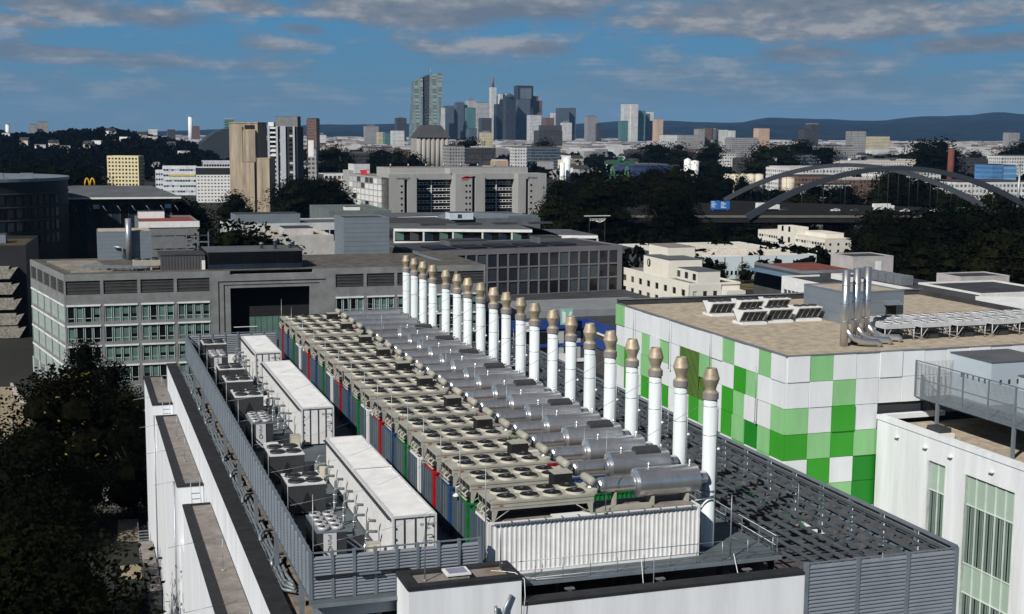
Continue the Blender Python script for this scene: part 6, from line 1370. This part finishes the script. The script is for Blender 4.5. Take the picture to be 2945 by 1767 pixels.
# ================================================================== trees
LEAF = {}
def leafmat(nm, c):
    if nm in LEAF: return LEAF[nm]
    m = mat(nm, c, .9, var=.6, scale=.6, spec=.0, rnd=.5); LEAF[nm] = m; return m
lf = [leafmat('foliage_dark', (.0035, .0048, .0025)), leafmat('foliage_mid', (.006, .008, .0035)), leafmat('foliage_olive', (.008, .009, .0035))]
bark = mat('bark', (.05, .04, .03), .95, var=.3, scale=2)
def crown_mesh(nm, h, rx, n, leaf, m_, seed, shape='round', z0=.25):
    rnd = random.Random(seed); v = []; f = []
    nb = 26 if shape == 'round' else 20
    blobs = []
    for i in range(nb):
        t_ = rnd.random(); z = h*(z0+(1-z0)*t_)
        if shape == 'round': env = rx*math.sqrt(max(.02, 1-((t_-.42)/.60)**2))
        elif shape == 'column': env = rx*min(1, 1.5*(1-t_)+.15)*min(1, .45+t_*3)
        else: env = rx*(1.05-t_)
        a = rnd.random()*6.283; r = env*math.sqrt(rnd.random())*.78
        blobs.append((r*math.cos(a), r*math.sin(a), z, env*rnd.uniform(.28, .5)+.25))
    for (bx, by, bz, br) in (blobs if n > 1000 else ()):           # the dense inner foliage of each limb
        q = br*.40; b = len(v)
        ring = [(0, 0, q*.8)]+[(q*math.cos(k*1.0472)*(1 if j else .8), q*math.sin(k*1.0472)*(1 if j else .8), (.4, -.15)[j]*q) for j in range(2) for k in range(6)]+[(0, 0, -q*.7)]
        v += [(bx+x*rnd.uniform(.8, 1.2), by+y*rnd.uniform(.8, 1.2), bz+z) for x, y, z in ring]
        for k in range(6):
            k2 = (k+1) % 6; f += [(b, b+1+k, b+1+k2), (b+1+k, b+7+k, b+7+k2, b+1+k2), (b+13, b+7+k2, b+7+k)]
    for i in range(n):
        bx, by, bz, br = blobs[rnd.randrange(nb)]
        a = rnd.random()*6.283; u = rnd.uniform(-1, 1); q = math.sqrt(1-u*u); r = br*(rnd.random()**.35)
        c = Vector((bx+r*q*math.cos(a), by+r*q*math.sin(a), bz+r*u*.8))
        d1 = Vector((rnd.gauss(0, 1), rnd.gauss(0, 1), rnd.gauss(0, .7))).normalized(); d2 = d1.cross(Vector((rnd.gauss(0, 1), rnd.gauss(0, 1), rnd.gauss(0, 1)))).normalized()
        s = leaf*rnd.uniform(.6, 1.3); b = len(v)
        v += [tuple(c-d1*s), tuple(c+d2*s*.6), tuple(c+d1*s), tuple(c-d2*s*.6)]; f.append((b, b+1, b+2, b+3))
    me = bpy.data.meshes.new(nm); me.from_pydata(v, [], f); me.materials.append(m_); return me
def trunk_mesh(h, r, seed):
    rnd = random.Random(seed); mb = MB(); mb.tube([(0, 0, 0), (.02*h, 0, h*.3), (0, .02*h, h*.7)], [r, r*.75, r*.35], 7)
    for k in range(5): a = k*1.3+rnd.random(); z = h*(.3+.08*k); mb.tube([(0, 0, z), (math.cos(a)*h*.12, math.sin(a)*h*.12, z+h*.10), (math.cos(a)*h*.2, math.sin(a)*h*.2, z+h*.24)], [r*.4, r*.25, r*.1], 5)
    return mb.mesh('trunk', bark)
TV = []
for s in range(4): TV.append((crown_mesh('crown', 1., .40, 2600, .027, lf[s % 3], 10+s, 'round'), trunk_mesh(1., .03, s)))
TP = [(crown_mesh('crown', 1., .19, 2000, .023, lf[s], 20+s, 'column', .10), trunk_mesh(1., .022, s)) for s in range(2)]
def tree(label, q, d, var, group, wf=1., base=GZ, kind='tree', nm='tree'):
    p = V(*q, d); H = p.z-base
    if H < 2: return
    t = thing(nm, label, kind, (p.x, p.y, base), random.random()*6, group); cm, tm = var
    inst('trunk', tm, t, scale=(H, H, H)); inst('crown', cm, t, scale=(H*wf, H*wf, H))
rt = random.Random(3)
def grove(n, qx0, qx1, qy0, qy1, d0, d1, label, group, col=.3, wf=(1, 1.4)):
    xs = sorted(rt.uniform(qx0, qx1) for i in range(n))
    for i, x in enumerate(xs):
        d = rt.uniform(d0, d1); y = rt.uniform(qy0, qy1)
        tree(ordinal(i)+' from the left, '+label, (x, y), d, rt.choice(TP) if rt.random() < col else rt.choice(TV), group, rt.uniform(*wf))
grove(30, 1335, 1690, 420, 470, 660, 800, 'dark tall tree in the belt right of the stone office', 'trees right of the stone office', .5)
grove(12, 1330, 1640, 465, 505, 540, 620, 'dark tree before the motorway left of the arches', 'trees before the motorway', .2)
grove(10, 1560, 1800, 395, 440, 850, 1000, 'tall dark tree among the white tanks', 'trees among the tanks', .3, (.9, 1.2))
grove(34, 2080, 2500, 515, 565, 400, 540, 'large black-green tree in the wood behind the right offices', 'trees of the right wood', .1, (1.1, 1.5))
grove(16, 2110, 2490, 575, 625, 360, 420, 'dark tree at the near edge of the right wood', 'trees at the wood edge', .1, (1.1, 1.5))
grove(10, 2140, 2250, 425, 455, 730, 800, 'dark tree beside the right end of the arches', 'trees beside the arches', .2)
grove(10, 1860, 2090, 455, 478, 720, 850, 'dark tree under the arches', 'trees under the arches', .1)
grove(7, 2270, 2440, 466, 480, 730, 800, 'dark tree at the right foot of the arches', 'trees at the right arch foot', .1)
grove(8, 1500, 1900, 545, 562, 520, 570, 'dark low tree on the river bank', 'trees on the river bank', .0, (1.3, 1.8))
grove(14, 760, 1010, 366, 385, 1150, 1350, 'dark poplar before the grain silo', 'poplars before the grain silo', .85)
grove(10, 700, 826, 440, 470, 700, 820, 'dark tree between the apartment tower and the stone office', 'trees behind the low roofs', .0, (1.2, 1.6))
grove(2, 560, 592, 474, 485, 650, 700, 'round dark tree at the foot of the concrete tower', 'trees at the concrete tower', .0, (1.2, 1.5))
grove(16, 0, 245, 400, 440, 750, 1100, 'dark tree below the wooded hill', 'trees below the wooded hill', .1, (1.2, 1.7))
grove(6, 400, 500, 496, 506, 480, 640, 'dark tree among the left offices', 'trees among the left offices', .0, (1.1, 1.5))
grove(16, 560, 1320, 340, 372, 1500, 2200, 'dark far tree before the skyline', 'far trees before the skyline', .2, (1.3, 1.9))
grove(30, 1330, 2470, 345, 398, 1250, 2200, 'dark far tree on the right plain', 'far trees on the right plain', .15, (1.3, 1.9))
grove(2, 565, 600, 580, 588, 300, 340, 'dark tree between the office roofs', 'trees between the office roofs', 0, (1.1, 1.4))
for k, x in enumerate((1693, 1742, 1800, 1850)): tree(ordinal(k)+' small dark shrub from the left before the white warehouse', (x, 641), 433, TV[k % 4], 'shrubs before the white warehouse', 1.1, kind='shrub', nm='shrub')
# near trees in the left yard
NV = [(crown_mesh('crown', 1., .42, 9000, .016, lf[k], 40+k, 'round', .12), trunk_mesh(1., .03, 9)) for k in (0, 1)]
NM = (crown_mesh('crown', 1., .62, 9000, .020, leafmat('foliage_shade', (.006, .0065, .003)), 51, 'round', .10), trunk_mesh(1., .035, 9))
NC = (crown_mesh('crown', 1., .20, 6000, .016, lf[0], 61, 'column', .05), trunk_mesh(1., .025, 9)); NC2 = (crown_mesh('crown', 1., .42, 8000, .018, lf[0], 62, 'cone', .03), trunk_mesh(1., .025, 9))
tree('slim dark cypress before the grey office', (203, 838), 222, NC, None, .9); tree('broad dark conifer right of the cypress', (272, 893), 214, NC2, None, 1.15)
tree('spreading tree with scattered yellowing leaves in the left yard', (165, 940), 178, NM, None, 1.0)
yt_ = [o for o in bpy.data.objects if str(o.get('label', '')).startswith('spreading tree with')][0]
inst('sunlit_yellow_leaves', crown_mesh('sunlit_yellow_leaves', 1., .64, 700, .016, mat('leaf_sunlit_yellow', (.17, .14, .035), .9, var=.4, spec=0.), 51, 'round', .10), yt_, scale=tuple(yt_.children[1].scale))  # sparse brighter leaf copies paint sunlit spots on the darkened crown
for k, (x, y, d, w, lab) in enumerate(((60, 1085, 150, 1.3, 'dark broad tree at the left edge of the yard'), (190, 1125, 158, .9, 'dark tree behind the parked car'), (70, 1225, 122, 1.0, 'dark tree at the left before the sandy strip'), (30, 1330, 102, 1.2, 'dark tree in the bottom left corner'), (130, 1385, 100, .9, 'dark tree beside the shaded path at the bottom left'), (295, 960, 190, 1.0, 'dark bush behind the farthest annex'), (320, 1040, 165, .8, 'dark bush beside the lamp post'))):
    tree(lab, (x, y), d, NV[k % 2], 'dark trees in the left yard', w)
# ------------------------------------------------------------------ left yard
def sheet(nm, pts, m_, dz_=.03):
    tag(MB().prism([tuple(Pz(a, b, GZ)[:2]) for a, b in pts], GZ+.004, GZ+dz_).build(nm, m_), kind='structure')
sheet('path', ((0, 935), (30, 935), (78, 1010), (60, 1060), (0, 1062)), sand); sheet('path', ((0, 1070), (55, 1078), (40, 1096), (0, 1098)), sand, .034); sheet('path', ((155, 1238), (238, 1238), (238, 1262), (150, 1262)), sand); sheet('path', ((285, 1256), (335, 1253), (335, 1308), (283, 1308)), sand); sheet('path', ((290, 1368), (350, 1362), (352, 1398), (292, 1400)), sand, .036); sheet('yard', ((235, 1195), (352, 1190), (356, 1240), (236, 1240)), mat('grey_paving', (.12, .115, .11), .9, var=.3, scale=.5))
a = Pz(28, 940, GZ); b = Pz(76, 1006, GZ); t = thing('garden_wall', 'low pale concrete wall along the sandy path at the left', 'wall', a); d = b-a; nn = Vector((-d.y, d.x, 0)).normalized()*.2
MB().hexa([tuple(-nn), tuple(d-nn), tuple(d+nn), tuple(nn), tuple(-nn+Vector((0, 0, 1.2))), tuple(d-nn+Vector((0, 0, 1.2))), tuple(d+nn+Vector((0, 0, 1.2))), tuple(nn+Vector((0, 0, 1.2)))]).build('wall', mat('pale_concrete', (.36, .34, .31), .9, var=.15), t)
p = Pz(293, 1018, GZ); t = thing('lamp_post', 'slim grey lamp post in the dark yard', 'street lamp', p); MB().tube([(0, 0, 0), (0, 0, 4.2)], [.08, .05], 8).build('pole', galv, t); MB().lathe([(.05, 4.2), (.28, 4.25), (.3, 4.4), (.05, 4.55)], n=12).build('lantern', galv, t)
car('silver parked car beside the annex wall', Pz(290, 1216, GZ), R(100), mat('car_silver', (.45, .46, .48), .28, .5), None)
p = Pz(336, 1214, GZ); t = thing('yellow_container', 'yellow-green refuse container beside the annex wall', 'container', p); yg = mat('yellow_green', (.45, .50, .04), .5); box('body', t, yg, 0, 1.6, 0, 1.0, .2, 1.15); box('lid', t, yg, -.05, 1.65, -.05, 1.05, 1.2, 1.3); [box('wheel', t, fanblk, x, x+.15, y, y+.15, 0, .2) for x in (.1, 1.3) for y in (.1, .75)]
p = Pz(330, 1293, GZ); t = thing('bicycle', 'dark bicycle leaning near the annex wall', 'bicycle', p, R(10))
for x in (0, 1.05): MB().tube([(x+.34*math.cos(a*.524), 0, .35+.34*math.sin(a*.524)) for a in range(13)], .025, 5, False).build('wheel', fanblk, t)
MB().tube([(0, 0, .35), (.35, 0, .85), (.95, 0, .85), (.5, 0, .35), (.35, 0, .85)], .02, 5).build('frame', charc, t); MB().tube([(1.05, 0, .35), (.93, 0, .95)], .02, 5).build('fork', charc, t); box('saddle', t, fanblk, .2, .45, -.06, .06, .9, .95); MB().tube([(.93, -.25, 1.0), (.93, .25, 1.0)], .018, 5).build('handlebar', charc, t)
p = Pz(196, 1252, GZ); t = thing('garden_table', 'wooden table on the sandy patch in the yard', 'table', p); wd = mat('weathered_wood', (.28, .2, .13), .9, var=.2); box('top', t, wd, 0, 2.4, 0, .8, .7, .76); [box('leg', t, wd, x, x+.1, y, y+.1, 0, .7) for x in (.05, 2.25) for y in (.05, .65)]
for (x0, x1, y0, y1, z, lab) in ((-14.2, -12.95, 66, 82, -21.5, 'flat grey-roofed shed against the annex wall'), (-14.0, -12.95, 46, 58, -21.8, 'smaller cluttered shed against the annex wall')):
    t = thing('shed', lab, 'shed', (x0, y0, GZ)); box('wall', t, charc, 0, x1-x0, 0, y1-y0, 0, z-GZ-.2); box('roof', t, gravelg, -.1, x1-x0, -.1, y1-y0, z-GZ-.2, z-GZ); box('door', t, galv, -.03, 0, 2, 3, 0, 2.1)
t = thing('outdoor_stair', 'grey steel stair against the annex wall', 'stair', (-14.2, 84, GZ))
for k in range(12): box('step', t, galv, 0, 1.1, k*.32, k*.32+.28, .2+k*.25, .24+k*.25)
for x in (0, 1.1): MB().tube([(x, 0, 1.1), (x, 3.8, 4.0)], .03, 5).build('rail', galv, t)

# ================================================================== wooded hill, far city, hills, haze
def hz(qx_, qy_, d): return V(qx_, qy_, d).z
# wooded hill at the left: a mound and its mass of tree crowns
mb = MB(); cols = 28; rows_ = 8; prof = {}
def hill_top(q): return 318+max(0, (q-330))*.16+6*math.sin(q*.02)
for j in range(rows_+1):
    d = 1250+j*170
    for i in range(cols+1):
        q = -160+i*(760/cols); z = GZ+max(0, (V(q, hill_top(q), 2300).z-12-GZ))*math.sin(min(1, j/6)*math.pi/2)*(1 if q < 420 else max(0, 1-(q-420)/200))
        p = V(q, 330, d); mb.v.append((p.x, p.y, z))
for j in range(rows_):
    for i in range(cols): a = j*(cols+1)+i; mb.face([a, a+1, a+cols+2, a+cols+1])
tag(mb.build('hillside', groundm), kind='structure')
def blobforest(nm, label, pts, m_, seed):
    rnd = random.Random(seed); v = []; f = []
    for (x, y, z, r, h) in pts:
        for k in range(34):
            a = rnd.random()*6.28; u = rnd.uniform(-.5, 1); q = math.sqrt(max(0, 1-u*u)); rr = r*rnd.uniform(.7, 1.1)
            c = Vector((x+rr*q*math.cos(a), y+rr*q*math.sin(a), z+h*.6+u*h*.45)); s = r*.30*rnd.uniform(.6, 1.3)
            d1 = Vector((rnd.gauss(0, 1), rnd.gauss(0, 1), rnd.gauss(0, .6))).normalized(); d2 = d1.cross(Vector((rnd.gauss(0, 1), rnd.gauss(0, 1), 1))).normalized(); b = len(v)
            v += [tuple(c-d1*s), tuple(c+d2*s), tuple(c+d1*s), tuple(c-d2*s)]; f.append((b, b+1, b+2, b+3))
    me = bpy.data.meshes.new(nm); me.from_pydata(v, [], f); me.materials.append(m_); o = bpy.data.objects.new(nm, me); link(o); tag(o, label, 'wood', None, 'stuff')
rf = random.Random(5); pts = []
for i in range(1100):
    q = rf.uniform(-160, 520); j = rf.uniform(0, 6.2); d = 1250+j*170
    z = GZ+max(0, (V(q, hill_top(q), 2300).z-12-GZ))*math.sin(min(1, j/6)*math.pi/2)*(1 if q < 420 else max(0, 1-(q-420)/200)); p = V(q, 330, d); pts.append((p.x, p.y, z, rf.uniform(5, 9), rf.uniform(9, 15)))
blobforest('hill_wood', 'dark wood covering the hill at the left', pts, lf[0], 6)
pts = []
for i in range(2000):
    q = rf.uniform(250, 2600); d = 1250*math.exp(rf.uniform(0, 1.75)); p = V(q, 330, d); pts.append((p.x, p.y, GZ, rf.uniform(5, 10)*(1+d/6000), rf.uniform(8, 14)))
blobforest('plain_wood', 'dark mass of trees between the far houses', pts, lf[0], 8)
pts = []
for i in range(900):
    q = rf.uniform(1320, 2560); d = rf.uniform(430, 1000); p = V(q, 330, d)
    # keep clear of the river and of the motorway deck
    if 540 < d < 790 and q > 1640: continue
    pts.append((p.x, p.y, GZ, rf.uniform(3, 6), rf.uniform(5, 9)))
blobforest('undergrowth', 'dark undergrowth and bushes between the trees at the right', pts, lf[0], 9)
# houses one can tell apart in the middle distance
hm = [(whitep, 'white'), (mat('house_cream', (.55, .5, .4), .8), 'cream'), (mat('house_grey', (.3, .3, .31), .8), 'grey')]; rfm = [mat('roof_red', (.13, .05, .035), .9), roofd, mat('roof_pale', (.4, .39, .37), .8)]
def house(q, d, k, label, group, w=None, h=None, base=GZ):
    p = V(q, 340, d); m_, cn = hm[k % 3]; t = thing('house', label, 'house', (p.x, p.y, base), rf.uniform(-.4, .4), group); w = w or rf.uniform(9, 22); l = rf.uniform(9, 16); h = h or rf.uniform(6, 12)
    box('wall', t, m_, 0, w, 0, l, 0, h)
    if k % 2: MB().hexa([(-.4, -.4, h), (w+.4, -.4, h), (w+.4, l+.4, h), (-.4, l+.4, h), (-.4, l*.48, h+4), (w+.4, l*.48, h+4), (w+.4, l*.52, h+4), (-.4, l*.52, h+4)]).build('roof', rfm[k % 2], t)
    else: box('roof', t, rfm[2], -.2, w+.2, -.2, l+.2, h, h+.4)
for i in range(14):
    q = 10+i*36+rf.uniform(-10, 10); j = rf.uniform(1.5, 5.5); d = 1250+j*170; base = GZ+max(0, (V(q, hill_top(q), 2300).z-12-GZ))*math.sin(min(1, j/6)*math.pi/2)*(1 if q < 420 else max(0, 1-(q-420)/200))
    house(q, d, [0, 1, 0, 3][i % 4], ordinal(i)+' small house from the left among trees of the left hill', 'houses on the wooded hill', 11, 14, base)
for i in range(230):
    q = rf.uniform(300, 2480); d = 1350*math.exp(rf.uniform(0, .95)); k = rf.randrange(6); house(q, d, k, 'small '+hm[k % 3][1]+(' gabled' if k % 2 else ' flat-roofed')+' house among the far trees', 'far houses on the plain', None, rf.uniform(7, 17))
v = MB()
for i in range(5200):
    q = rf.uniform(200, 2560); d = 2700*math.exp(rf.uniform(0, 1.2)); p = V(q, 330, d); s = 1+d/6000; w = rf.uniform(12, 40)*s; l = rf.uniform(12, 30)*s; h = rf.uniform(6, 17)*(1+d/14000); v.cm = rf.choice((0, 0, 0, 1, 2, 3, 3)); v.box(p.x-w/2, p.x+w/2, p.y, p.y+l, GZ, GZ+h)
o = v.build('far_city', [mat('city_white', (.46, .46, .46), .8, var=.3, scale=.02), mat('city_cream', (.30, .27, .23), .8, var=.3, scale=.02), mat('city_red', (.10, .062, .05), .85, var=.2, scale=.02), mat('city_grey', (.20, .20, .21), .8, var=.2, scale=.02)]); tag(o, 'low roofs of the far city between trees', 'city', None, 'stuff')
# far hills
def ridge(nm, prof_, d, foot, m_, amp):
    mb = MB(); n = 150; qs_ = [-900+i*4300/n for i in range(n+1)]; rnd = random.Random(2); R_ = 6
    def H_(q):
        for (a, ya), (b, yb) in zip(prof_, prof_[1:]):
            if a <= q <= b: s = (q-a)/(b-a); s = s*s*(3-2*s); return ya+(yb-ya)*s
        return prof_[-1][1]
    for i, q in enumerate(qs_):
        pz = V(q, H_(q)+amp*(math.sin(q*.031)+.6*math.sin(q*.083+1)+.5*math.sin(q*.19)), d).z
        for j in range(R_+1):
            t_ = j/R_; pp = V(q, 330, d-foot*(1-t_)); nz = math.sin(t_*math.pi/2)**1.2*(1+.10*math.sin(q*.05+j*1.7)*(1-t_)); mb.v.append((pp.x, pp.y, GZ-1+(pz-GZ)*nz))
        pp = V(q, 330, d+1500); mb.v.append((pp.x, pp.y, GZ-1))
    mb.cs = True; W_ = R_+2
    for i in range(n):
        for j in range(W_-1): a = i*W_+j; mb.face([a, a+W_, a+W_+1, a+1])
    tag(mb.build(nm, m_), kind='structure')
hm_ = mat('hill_forest', (.012, .02, .024), .95, var=.8, scale=.006, spec=0.)
ridge('hills', [(-900, 326), (250, 321), (560, 312), (800, 301), (1000, 299), (1300, 303), (1560, 291), (1780, 297), (1850, 284), (1980, 288), (2120, 292), (2230, 281), (2330, 279), (2420, 271), (2473, 276), (2700, 272), (3400, 300)], 15500, 3800, hm_, .6)
ridge('hills', [(-900, 330), (900, 318), (1300, 316), (1700, 305), (1850, 300), (2060, 303), (2200, 298), (2473, 292), (3400, 310)], 12500, 2800, hm_, .8)
# the air
hv = bpy.data.materials.new('haze_air'); hv.use_nodes = True; N, L = nodes(hv.node_tree); o_ = N('ShaderNodeOutputMaterial'); pv = N('ShaderNodeVolumePrincipled'); L(pv.outputs[0], o_.inputs['Volume'])
pv.inputs['Color'].default_value = (.26, .53, 1, 1); pv.inputs['Density'].default_value = HAZE; pv.inputs['Anisotropy'].default_value = 0.
ho = MB().box(-19000, 19000, -19000, 19000, GZ-1, 420).build('haze', hv); tag(ho, 'thin blue haze over the whole city', 'haze', None, 'stuff')
